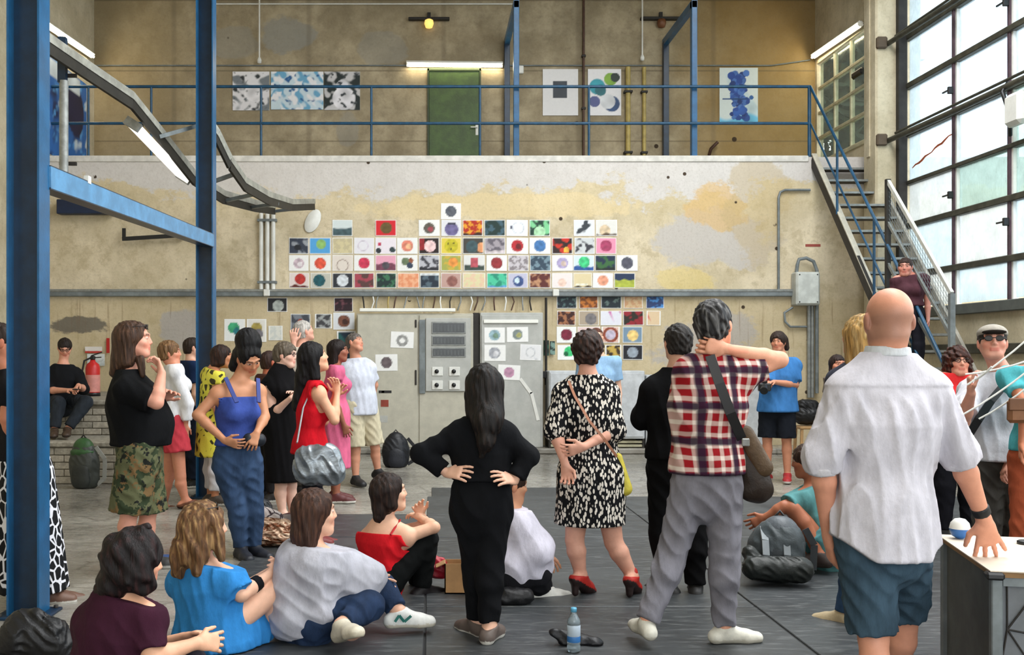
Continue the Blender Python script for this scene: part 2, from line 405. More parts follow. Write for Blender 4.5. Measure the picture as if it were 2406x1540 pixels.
def rubber():
    t = NT('grey_rubber_mat', 0.42, 0, 0.5); co = t.coord('Object')
    inf = t.n('ShaderNodeObjectInfo').outputs['Random']
    n1 = t.noise(co, 1.5, 6, 0.7); n2 = t.noise(t.map(co, (1, 4, 1)), 6.0, 5, 0.7)
    a = t.mix(inf, lin((46, 49, 52)), lin((68, 72, 74)))
    c = t.mix(t.step(n1, 0.38, 0.7), a, lin((40, 43, 45)))
    c = t.mix(t.math('MULTIPLY', t.step(n2, 0.5, 0.7), 0.55), c, lin((112, 114, 114)))
    t.base(c); t.put(t.b.inputs['Roughness'], t.math('ADD', 0.28, t.math('MULTIPLY', n2, 0.4))); t.bump(n2, 0.12, 0.006); return t.m
M_conc, M_rub = concrete_floor(), rubber()
M_blue = mat('blue_steel_paint', (24, 92, 138), 0.32, 0, 0.16, 5.0, 0.5, 0.1, 60)
M_blue_shade = mat('shaded_blue_steel_paint', (8, 46, 74), 0.32, 0, 0.2, 6.0, 0.5)  # same paint as the flanges; the web's shade is put into this colour
M_rail = mat('rail_blue_paint', (24, 78, 112), 0.4, 0, 0.2, 9)
M_galv = mat('galvanised_grey', (150, 153, 150), 0.45, 0.4, 0.15, 14)
M_duct = mat('grey_trunking', (128, 136, 138), 0.5, 0.1, 0.2, 4)
M_dark = mat('dark_iron', (52, 48, 44), 0.6, 0.3, 0.2, 8)
M_black = mat('black_plastic', (22, 22, 24), 0.45, 0, 0.1)
M_white = mat('white_enamel', (230, 230, 224), 0.45, 0, 0.06)
M_cab = mat('cabinet_greige', (192, 188, 172), 0.5, 0.0, 0.08, 5)
M_cab2 = mat('cabinet_grey', (184, 185, 180), 0.5, 0.0, 0.08, 5)
M_mull = mat('mullion_plum', (86, 66, 78), 0.55, 0, 0.2, 9)
M_bar = mat('window_bar_olive', (74, 72, 60), 0.55, 0.1, 0.25, 7)
M_cream = mat('cream_window_frame', (196, 190, 160), 0.6, 0, 0.15, 7)
M_brick = mat('whitewashed_brick', (188, 180, 164), 0.9, 0, 0.16, 16, 0.2, 0.4, 60)
M_brick2 = mat('grey_whitewashed_brick', (170, 164, 150), 0.9, 0, 0.2, 16, 0.2, 0.4, 60)
M_mortar = mat('mortar', (128, 122, 108), 0.95, 0, 0.15, 10, 0.1)
M_door = mat('green_door_paint', (70, 96, 38), 0.45, 0, 0.2, 5, 0.5, 0.15, 30)
M_wood = mat('bare_wood', (190, 150, 100), 0.6, 0, 0.15, 9)
M_pipey = mat('ochre_pipe_paint', (188, 166, 96), 0.5, 0, 0.15, 6)
M_pipeb = mat('brown_pipe_paint', (82, 52, 36), 0.5, 0, 0.2, 8)
M_tube = mat('lit_fluorescent_tube', (255, 240, 206), 0.4, 0, 0.0, emit=30.0)
M_tubew = mat('white_batten', (240, 240, 232), 0.4, 0, 0.03)
M_col = vmat('print_paper', 0.5, 0, amt=0.02)
STR = dict(kind='structure')
# ================================================================ the room
fl = MB().box((-9, -6, -0.2), (10, 16.67, 0)).build('floor', M_conc, **STR)
tag(fl)
xs = [-1.4, -0.03, 1.97, 3.97, 5.97]; ys = [1.6, 2.75, 3.95, 5.2, 6.3, 7.45, 8.7, 9.95, 11.2]
MB().box((-1.4, 1.6, 0.0), (5.97, 9.95, 0.003)).build('mat_underlay', mat('dark_mat_gap', (34, 35, 36), 0.8), fl)
k = 0
for i in range(len(xs)-1):
    for j in range(len(ys)-1):
        if j == 7 and i == 0: continue
        g = 0.004+0.004*random.random(); top = 0.010+0.004*random.random()
        MB().box((xs[i]+g, ys[j]+g, 0.0), (xs[i+1]-g, ys[j+1]-g, top), bev=0.004).build('rubber_mat', M_rub, fl)
MB().box((0.02, 9.96, 0.0), (1.96, 11.95, 0.012), bev=0.004).build('rubber_mat', M_rub, fl)
MB().box((-9, YB, -0.2), (10, YB+0.25, 4.7)).build('wall_back', M_low, **STR)
MB().box((-9, YB+0.25, 4.5), (10, YU, 4.7)).build('balcony_slab', M_conc, **STR)
MB().box((-6.1, YB-0.02, 4.62), (6.05, YB+0.3, 4.72), bev=0.01).build('trim_1', mat('slab_edge', (226, 222, 214), 0.8), **STR)
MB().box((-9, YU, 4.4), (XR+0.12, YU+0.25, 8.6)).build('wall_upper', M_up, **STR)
MB().box((XL-0.3, -6, -0.1), (XL, YU+0.2, 9.6)).build('wall_left', M_side, **STR)
# right wall: solid below the sill, pier, small-window opening on the balcony, big window beyond the pier
wr = MB()
wr.box((XW, -6, -0.1), (XW+0.35, 16.35, 2.2)); wr.box((XW, -6, 7.3), (XW+0.35, 16.35, 9.6))
wr.box((XR, 16.35, -0.1), (XR+0.12, YU+0.2, 5.0)); wr.box((XR, 16.35, 6.8), (XR+0.12, YU+0.2, 9.6))
wr.box((XR, 18.86, 5.0), (XR+0.12, YU+0.2, 6.8)); wr.box((XR, 16.35, 5.0), (XR+0.12, 16.72, 6.8))
wr.build('wall_right', M_side, **STR)
pr = MB().box((6.8, 15.9, -0.1), (7.5, 16.36, 9.6), bev=0.03); pr.box((6.78, 16.1, 4.6), (6.84, 16.2, 8.6)); pr.build('trim_2', M_side, **STR)
MB().box((7.10, 15.80, 2.2), (7.24, 15.895, 7.3), bev=0.01).build('trim_5', M_dark, **STR)  # strip whose dark colour stands for the shade beside the pier
MB().box((XW-0.06, -6, 2.08), (XW+0.02, 15.9, 2.22), bev=0.01).build('window_sill', mat('sill_grey', (92, 96, 92), 0.6), **STR)
MB().box((XW-0.05, -6, 1.55), (XW+0.02, 15.9, 1.68), bev=0.01).build('trim_3', M_bar, **STR)
# unseen wall added behind the camera against flat frontal light; its opening is made up
wf = MB(); wf.box((-9, -6.3, -0.1), (-2.5, -6, 9.6)); wf.box((5.5, -6.3, -0.1), (10, -6, 9.6)); wf.box((-2.5, -6.3, 4.6), (5.5, -6, 9.6)); wf.build('wall_front_added', M_side, **STR)
# unseen roof: closed over the gallery, opening over the right shaped to steer daylight
ro = MB(); ro.box((-9, 15.2, 8.45), (10, YU+0.3, 8.6)); ro.box((-9, 14.6, 8.45), (10, 15.2, 9.75))
ro.box((-9, -6, 9.6), (1.0, 14.6, 9.75)); ro.box((6.3, -6, 9.6), (10, 14.6, 9.75)); ro.box((1.0, -6, 9.6), (6.3, 1.0, 9.75))
ro.build('ceiling', mat('ceiling_grey', (150, 146, 136), 0.9), **STR)
for yy in (4.5, 7.0, 9.5, 12.0):
    MB().bar((1.0, yy, 9.68), (6.3, yy, 9.68), 0.12, 0.16).build('roof_opening_bar', M_bar, **STR)
# ---------------------------------------------------------------- big window in the right wall
def glass(name, c, mixw, tint):
    t = NT(name, 0.25, 0, 0.5); co = t.coord(); tr = t.n('ShaderNodeBsdfTransparent'); tl = t.n('ShaderNodeBsdfTranslucent'); gl = t.n('ShaderNodeBsdfGlossy'); gl.inputs['Roughness'].default_value = 0.15
    nn = t.noise(co, 5.0, 5, 0.7); f = t.noise(t.map(co, (1, 3, 1)), 14.0, 4, 0.7)
    cc = t.mix(t.step(nn, 0.3, 0.7), lin(c), tuple(min(1, v*1.12) for v in lin(c)))
    t.put(tr.inputs[0], cc); t.put(tl.inputs[0], cc)
    m1 = t.n('ShaderNodeMixShader'); t.put(m1.inputs[0], t.math('ADD', mixw, t.math('MULTIPLY', t.math('SUBTRACT', f, 0.5), min(0.25, mixw*0.7)))); t.t.links.new(tr.outputs[0], m1.inputs[1]); t.t.links.new(tl.outputs[0], m1.inputs[2])
    m2 = t.n('ShaderNodeMixShader'); m2.inputs[0].default_value = 0.06; t.t.links.new(m1.outputs[0], m2.inputs[1]); t.t.links.new(gl.outputs[0], m2.inputs[2])
    t.t.links.new(m2.outputs[0], t.t.nodes['Material Output'].inputs[0]); return t.m
G_a, G_b, G_c, G_d = glass('frosted_pane', (208, 217, 222), 0.35, 0), glass('greenish_pane', (190, 203, 199), 0.3, 0), glass('creamy_pane', (212, 215, 216), 0.32, 0), glass('clear_dirty_pane', (206, 212, 204), 0.03, 0)
wz = [2.22, 2.74, 3.49, 4.14, 4.88, 5.61, 6.35, 7.3]; wy = [15.9, 14.44, 13.05, 11.66, 10.27, 8.88]
win = tag(empty('window_1', (XW, 12, 2.2)), kind='structure')
for j in range(len(wy)-1):
    for i in range(len(wz)-1):
        g = G_a
        if (j, i) in ((1, 2), (2, 2), (2, 3)): g = G_b
        if (j, i) in ((0, 2), (0, 0), (1, 1)): g = G_c
        MB().box((XW+0.10, wy[j+1]+0.03, wz[i]+0.03), (XW+0.108, wy[j]-0.03, wz[i+1]-0.03)).build('pane', g, win)
for j, y in enumerate(wy[1:]):
    MB().box((XW+0.04, y-0.035, 2.2), (XW+0.14, y+0.035, 7.3), bev=0.008).build('mullion', M_mull, win)
    MB().box((XW+0.06, y-0.075, 2.2), (XW+0.13, y-0.036, 7.3)).build('mullion_edge', M_white, win)
for i, z in enumerate(wz[1:-1]):
    w = 0.085 if i != 2 else 0.06
    MB().box((XW+0.02, 8.8, z-w/2), (XW+0.15, 15.9, z+w/2), bev=0.01).build('glazing_bar', M_bar, win)
for z, zz in ((6.30, 0), (4.82, 1)):
    pp = MB().tube([(6.86+0.12, 15.92, z-0.02), (XW-0.14, 14.2, z), (XW-0.14, 8.8, z)], 0.04, 10); pp.tube([(XW-0.1, 15.9, z+0.1), (XW-0.1, 8.8, z+0.1)], 0.02, 8)
    o = pp.build('operating_rod', M_bar, win)
    MB().box((6.80, 15.84, z-0.1), (6.96, 15.92, z+0.08), bev=0.02).build('rod_bracket', mat('rusty_bracket', (92, 78, 62), 0.7), win)
for (y, z) in ((14.44, 5.2), (14.44, 3.75), (13.05, 5.95), (13.05, 3.2)):
    h = MB().box((XW-0.03, y-0.02, z-0.05), (XW+0.05, y+0.02, z+0.05), bev=0.008); h.bar((XW-0.02, y, z), (XW-0.02, y+0.16, z), 0.02, 0.02); h.build('casement_handle', M_black, win)
cr = MB(); pts = [(XW+0.09, 15.75-0.1*i, 4.36+0.022*i+0.012*math.sin(i*1.9)) for i in range(13)]; cr.tube(pts, [0.006+0.010*abs(math.sin(i*0.55)) for i in range(13)], 6); cr.build('orange_sealant_streak', mat('orange_sealant', (206, 96, 46), 0.6), win)
MB().tube([(XW-0.05, 12.9, 4.9), (XW-0.2, 12.75, 4.75), (XW-0.12, 12.72, 4.45), (XW-0.02, 12.9, 4.25)], 0.025, 8).build('gear_arm', M_black, win)
MB().box((XW-0.2, 12.4, 4.3), (XW-0.05, 12.75, 4.7), bev=0.05).build('gear_box', M_white, win)
# small window on the gallery, a tree outside it
w2 = tag(empty('window_2', (XR, 17.5, 5.0)), kind='structure')
for i in range(4):
    z0 = 5.0+0.45*i
    for j, (y0, y1) in enumerate(((16.74, 17.43), (17.45, 18.13), (18.15, 18.84))):
        MB().box((XR+0.06, y0, z0+0.015), (XR+0.066, y1, z0+0.435)).build('pane', G_d, w2)
    MB().box((XR+0.02, 16.72, z0-0.03), (XR+0.10, 18.86, z0+0.03), bev=0.008).build('glazing_bar', M_cream, w2)
for y in (17.44, 18.14): MB().box((XR+0.03, y-0.02, 5.0), (XR+0.10, y+0.02, 6.8)).build('mullion', M_cream, w2)
MB().box((XR-0.02, 16.72, 4.93), (XR+0.1, 18.86, 5.0), bev=0.01).build('sill', M_cream, w2)
MB().box((XR-0.04, 16.85, 6.08), (XR+0.05, 17.25, 6.2), bev=0.03).build('window_blind_roll', M_black, w2)
tr = empty('tree', (11.0, 27.0, 0), label='leafy green tree standing outside behind the small gallery window', cat='tree')
MB().tube([(10.8, 27, -0.2), (10.8, 27, 3.5), (10.6, 27.1, 8)], [0.22, 0.17, 0.1], 8).build('trunk', M_pipeb, tr)
rl = random.Random(3); lf = MB()
for _ in range(3200):
    a, b, r = rl.uniform(0, 6.283), rl.gauss(0, 1), rl.random()**0.5
    c = Vector((10.6+1.7*r*math.cos(a), 27+1.9*r*math.sin(a), 8.3+1.5*b*0.9)); u = Vector((rl.gauss(0, 1), rl.gauss(0, 1), rl.gauss(0, 1))).normalized(); w = u.orthogonal().normalized()
    L = 0.2+0.12*rl.random(); lf.add([c-u*L, c+w*L*0.45, c+u*L, c-w*L*0.45], [(0, 1, 2, 3)])
lf.build('foliage', mat('leaf_green', (44, 60, 42), 0.7, 0, 0.35, 2), tr, kind='stuff')
MB().box((-40, 18.9, -0.3), (60, 60, -0.2)).build('ground_outside', mat('outdoor_ground', (120, 124, 112), 0.9), **STR)
# ---------------------------------------------------------------- blue columns and the beam between them
def h_column(label, x0, x1, y0, dep, top, foot):
    c = empty('steel_column', (x0, y0, 0), label=label, cat='column')
    t = 0.012
    MB().box((x0, y0, 0.0), (x0+t, y0+dep, top)).build('flange', M_blue, c)
    MB().box((x1-t, y0, 0.0), (x1, y0+dep, top)).build('flange', M_blue, c)
    MB().box((x0+t, y0+dep/2-0.006, 0.0), (x1-t, y0+dep/2+0.006, top)).build('web', M_blue_shade, c)
    MB().box((x0-0.06, y0-0.05, 0.0), (x1+0.06, y0+dep+0.05, 0.018), bev=0.004).build('base_plate', M_blue_shade, c)
    for bx in (x0-0.03, x1+0.03):
        for by in (y0-0.02, y0+dep+0.02): MB().lathe([(0, 0.034), (0.014, 0.034), (0.014, 0.018)], (bx, by, 0), 6).build('bolt', M_dark, c)
    return c
h_column('broad blue steel column in the left foreground, running out of the top', -2.457, -2.267, F/405, 0.17, 9.4, 0)
h_column('narrower blue steel column farther back, between the long-haired man and the bun woman', -2.5, -2.318, F/220, 0.18, 9.4, 0)
bm = empty('steel_beam', (-2.3, 6.2, 2.5), label='sloping light-blue steel beam joining the two blue columns', cat='beam')
a, b = Vector((-2.262, 6.21, 2.59)), Vector((-2.312, F/220+0.0, 2.755)); up = Vector((0, 0, 1))
MB().bar(a, b, 0.012, 0.13).build('web', mat('light_blue_steel', (88, 146, 190), 0.4, 0, 0.15, 6), bm)
MB().bar(a+up*0.066-Vector((.05, 0, 0)), b+up*0.066-Vector((.05, 0, 0)), 0.11, 0.012).build('flange', M_blue_shade, bm)
MB().bar(a-up*0.066-Vector((.05, 0, 0)), b-up*0.066-Vector((.05, 0, 0)), 0.11, 0.012).build('flange', M_blue_shade, bm)
MB().box((-2.29, 6.9, 2.67), (-2.26, 6.96, 2.72)).build('bolt', M_white, bm)
# ---------------------------------------------------------------- gallery railing, blue portal frames
rl_ = empty('gallery_railing', (0, YB+0.05, 4.7), label='blue tubular guard rail along the edge of the upper gallery', cat='railing')
yr = YB+0.06
for z in (5.84, 5.25):
    MB().tube([(-6.1, yr, z), (6.1, yr, z)], 0.024, 10).build('top_rail' if z > 5.5 else 'middle_rail', M_rail, rl_)
for px in (205, 353, 612, 872, 1128, 1385, 1905):
    x = (px-VX)/147; MB().tube([(x, yr, 4.71), (x, yr, 5.84)], 0.02 if px != 1905 else 0.03, 8).build('post', M_rail, rl_)
for px, lb in ((1215, 'blue steel portal frame on the gallery right of the green door'), (1637, 'blue steel portal frame on the gallery left of the blue figure picture')):
    x = (px-VX)/147; pf = empty('portal_frame', (x, YB+0.2, 4.7), label=lb, cat='frame', group='portal frames on the gallery')
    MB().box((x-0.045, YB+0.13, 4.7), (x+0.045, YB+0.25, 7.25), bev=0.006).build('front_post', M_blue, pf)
    MB().box((x-0.05, YU-0.14, 4.7), (x+0.05, YU-0.02, 7.2), bev=0.006).build('rear_post', M_blue_shade, pf)
    MB().bar((x, YB+0.13, 7.2), (x, YU-0.02, 7.2), 0.09, 0.12).build('top_beam', M_blue, pf)
    for z in (4.7,):
        MB().box((x-0.09, YB+0.09, z), (x+0.09, YB+0.29, z+0.015)).build('foot_plate', M_blue_shade, pf)
# ---------------------------------------------------------------- staircase down the right wall
st = empty('staircase', (6.5, 14.4, 0), label='steep open-tread steel stairs climbing the right wall to the gallery', cat='stairs')
def sz(y): return 4.7-(YB-y)*1.028
yb0 = YB-4.62/1.028
for x in (6.12, 6.98):
    MB().bar((x, YB, sz(YB)-0.05), (x, yb0, sz(yb0)-0.05), 0.045, 0.17).build('stringer', mat('grey_white_stringer', (176, 172, 160), 0.5, 0, 0.2, 6) if x > 6.5 else M_dark, st)
MB().bar((6.135, YB-0.02, sz(YB)+0.045), (6.135, yb0, sz(yb0)+0.045), 0.08, 0.02).build('stringer_top', mat('pale_stringer_edge', (206, 200, 184), 0.5), st)
for i in range(20):
    z = 4.7-0.222*(i+1); y = YB-0.216*(i+1)
    MB().box((6.14, y-0.05, z-0.03), (6.96, y+0.19, z), bev=0.006).build('tread', M_dark, st)
    MB().box((6.14, y-0.062, z-0.028), (6.96, y-0.05, z+0.004)).build('nosing', M_galv, st)
for (h0, r, nm) in ((1.14, 0.022, 'handrail'), (0.55, 0.016, 'middle_rail')):
    MB().tube([(6.1, YB+0.05, 4.7+h0), (6.1, YB-2.75, sz(YB-2.75)+h0), (6.1, yb0+0.1, sz(yb0+0.1)+h0)], r, 8).build(nm, M_rail, st)
for yy in (YB-1.05, YB-2.35, YB-3.5, yb0+0.12):
    MB().tube([(6.1, yy, sz(yy)+0.02), (6.1, yy, sz(yy)+1.14)], 0.02, 8).build('baluster', M_rail, st)
# steep guard frame in front of the stairs
gf = st
A, B = P(2086, 425, 176), P(2236, 690, 200); C0 = P(2086, 720, 176); D0 = Vector((B.x, B.y, 0.0))
MB().bar(A, B, 0.04, 0.05).build('guard_rail', mat('pale_guard_rail', (206, 206, 198), 0.5), gf)
MB().bar(A+Vector((0, 0, .02)), (A.x, A.y, 1.0), 0.06, 0.06, (0, 1, 0)).build('post', M_dark, gf)
MB().bar(B, D0, 0.06, 0.06, (0, 1, 0)).build('post', M_duct, gf)
MB().bar(A-Vector((0, 0, .55)), B-Vector((0, 0, .5)), 0.03, 0.04).build('lower_rail', M_galv, gf)
MB().bar(A-Vector((0, 0, 1.1)), B-Vector((0, 0, 1.0)), 0.03, 0.04).build('lower_rail', M_galv, gf)
wm = MB()
for i in range(26):
    f = i/26; q = A.lerp(B, f); wm.bar(q, q-Vector((0, 0, 0.54)), 0.003, 0.003, (0, 1, 0))
for i in range(9):
    h = Vector((0, 0, 0.06*i)); wm.bar(A-h, B-h, 0.003, 0.003)
wm.build('wire_mesh', M_duct, gf, kind='stuff')
# ---------------------------------------------------------------- brick steps in the left corner
bs = empty('brick_steps', (-4.8, 13.0, 0), label='whitewashed brick steps in the left corner where a man sits', cat='steps')
X0, X1 = XL+0.01, -3.45
def brick_face(y, z0, z1, x0, x1):
    bw, bh, g = 0.235, 0.075, 0.010; n = int((z1-z0)/(bh+g)); 
    proto = {}
    for r in range(n):
        z = z0+r*(bh+g)+g; x = x0-(bw/2 if r % 2 else 0)
        while x < x1-0.02:
            a, b2 = max(x, x0), min(x+bw-g, x1)
            if b2-a > 0.04:
                key = round(b2-a, 2)
                dy = 0.012+0.010*random.random(); m = M_brick if random.random() < 0.7 else M_brick2
                o = MB().box((a, y-dy, z), (b2, y+0.01, z+bh), bev=0.006).build('brick', m, bs)
            x += bw
MB().box((X0, 12.36, 0), (X1, 13.42, 0.485)).build('step_core', M_mortar, bs); brick_face(12.36, 0.0, 0.44, X0, X1)
MB().box((X0, 12.33, 0.44), (X1+0.02, 13.42, 0.50), bev=0.012).build('coping', M_brick2, bs)
MB().box((X0, 13.4, 0.0), (X1, 16.66, 0.93)).build('step_core', M_mortar, bs); brick_face(13.4, 0.5, 0.89, X0, X1)
MB().box((X0, 13.37, 0.89), (X1+0.02, 16.66, 0.95), bev=0.012).build('coping', M_brick2, bs)
# plinth along the back wall under the cabinets
MB().box((X1+0.05, 16.05, 0), (6.0, YB, 0.09), bev=0.02).build('trim_4', M_conc, **STR)
# ================================================================ things on the walls
W_, K_ = (240, 240, 238), (26, 28, 30)
def vnoise(u, v, seed, f):
    q = np.stack([u, v, np.zeros_like(u)+seed*0.37], 1); return wob(q, (f, f, 1), seed)
def paint(spec, u, v, seed, asp):
    """flat print: spec is a list of layers painted over each other in card coordinates"""
    C = np.zeros((len(u), 3))
    for L in spec:
        k = L[0]
        if k == 'fill': C[:] = lin(L[1])
        elif k == 'mottle':      # two colours in soft blotches
            n = vnoise(u*asp, v, seed+len(L), L[3])+0.5*vnoise(u*asp, v, seed+5, L[3]*2.3)
            w = np.clip((n-L[4])*3+0.5, 0, 1)[:, None]; C[:] = C*(1-w)+np.array(lin(L[2]))*w if L[1] is None else np.array(lin(L[1]))*(1-w)+np.array(lin(L[2]))*w
        else:
            if k == 'disc':
                d = np.hypot((u-L[2])*asp, v-L[3])/L[4]; m = np.clip((1-d)*14+0.5, 0, 1)
            elif k == 'ring':
                d = np.hypot((u-L[2])*asp, v-L[3]); m = np.clip((L[5]-np.abs(d-L[4]))*40+0.5, 0, 1)
            elif k == 'box': m = ((u > L[2]) & (u < L[4]) & (v > L[3]) & (v < L[5])).astype(float)
            elif k == 'low':         # ground: everything under a wavy line
                m = np.clip((L[2]+0.10*vnoise(u*asp, v*0, seed+2, 1.6)-v)*16+0.5, 0, 1)
            elif k == 'streak':
                n = vnoise(u*asp+v*0.6, v*0.2, seed+9, L[2]); m = np.clip((n-L[3])*6, 0, 1)
            n = 1+0.28*vnoise(u*asp, v, seed+3, 2.6)
            C[:] = C*(1-m[:, None])+np.clip(np.array(lin(L[1]))[None]*n[:, None], 0, 1)*m[:, None]
    return C
def sheet(name, x0, y0, x1, y1, s, spec, label, cat, group, seed, nx=20, ny=15, border=0.06, d=0.0, roll=0.0, thick=0.004, wallx=None):
    """a print fixed flat on a wall that faces the hall"""
    A, B = P(x0, y1, s, d), P(x1, y0, s, d); w, h = B.x-A.x, B.z-A.z; Y = A.y
    u, v = np.meshgrid(np.linspace(0, 1, nx+1), np.linspace(0, 1, ny+1)); u, v = u.ravel(), v.ravel()
    C = paint(spec, u, v, seed, w/h)
    if border > 0:
        bd = (u*w < border*h) | ((1-u)*w < border*h) | (v < border) | (v > 1-border); C[bd] = lin(W_)
    V = np.stack([u*w-w/2, np.zeros_like(u)-thick, v*h-h/2], 1)
    i, j = np.meshgrid(np.arange(nx), np.arange(ny)); i, j = i.ravel(), j.ravel(); n = nx+1
    Q = np.stack([j*n+i, j*n+i+1, (j+1)*n+i+1, (j+1)*n+i], 1)
    # edge and back, so that the sheet has a thickness
    V2 = np.array([[-w/2, -thick, -h/2], [w/2, -thick, -h/2], [w/2, -thick, h/2], [-w/2, -thick, h/2], [-w/2, 0, -h/2], [w/2, 0, -h/2], [w/2, 0, h/2], [-w/2, 0, h/2]])
    q0 = len(V); Q2 = np.array([[0, 4, 5, 1], [1, 5, 6, 2], [2, 6, 7, 3], [3, 7, 4, 0], [5, 4, 7, 6]])+q0
    V = np.concatenate([V, V2]); C = np.concatenate([C, np.tile(np.array(lin(W_)), (8, 1))]); Q = np.concatenate([Q, Q2])
    if roll:
        c, sn = math.cos(roll), math.sin(roll); V = np.stack([V[:, 0]*c-V[:, 2]*sn, V[:, 1], V[:, 0]*sn+V[:, 2]*c], 1)
    if wallx is not None:       # on the left wall, facing +X
        V = np.stack([-V[:, 1], V[:, 0], V[:, 2]], 1)
    o = colmesh(name, V, Q, C, M_col, None, None, False)
    o.location = ((A.x+B.x)/2, Y, (A.z+B.z)/2) if wallx is None else wallx
    return tag(o, label, cat, group)
def D(c, r=0.34, cx=0.5, cy=0.5, c2=None, bg=W_):
    L = [('fill', bg), ('disc', c, cx, cy, r)]
    if c2: L.append(('disc', c2, cx+0.06, cy-0.05, r*0.5))
    return L
def Mo(a, b, f=1.6, t=0.0, *more): return [('mottle', a, b, f, t)]+list(more)
R1, R2, R3, R4 = (517, 555), (559, 597), (600, 637), (642, 677)
R5, R6, R7, R8 = (696, 725), (731, 765), (768, 806), (811, 846)
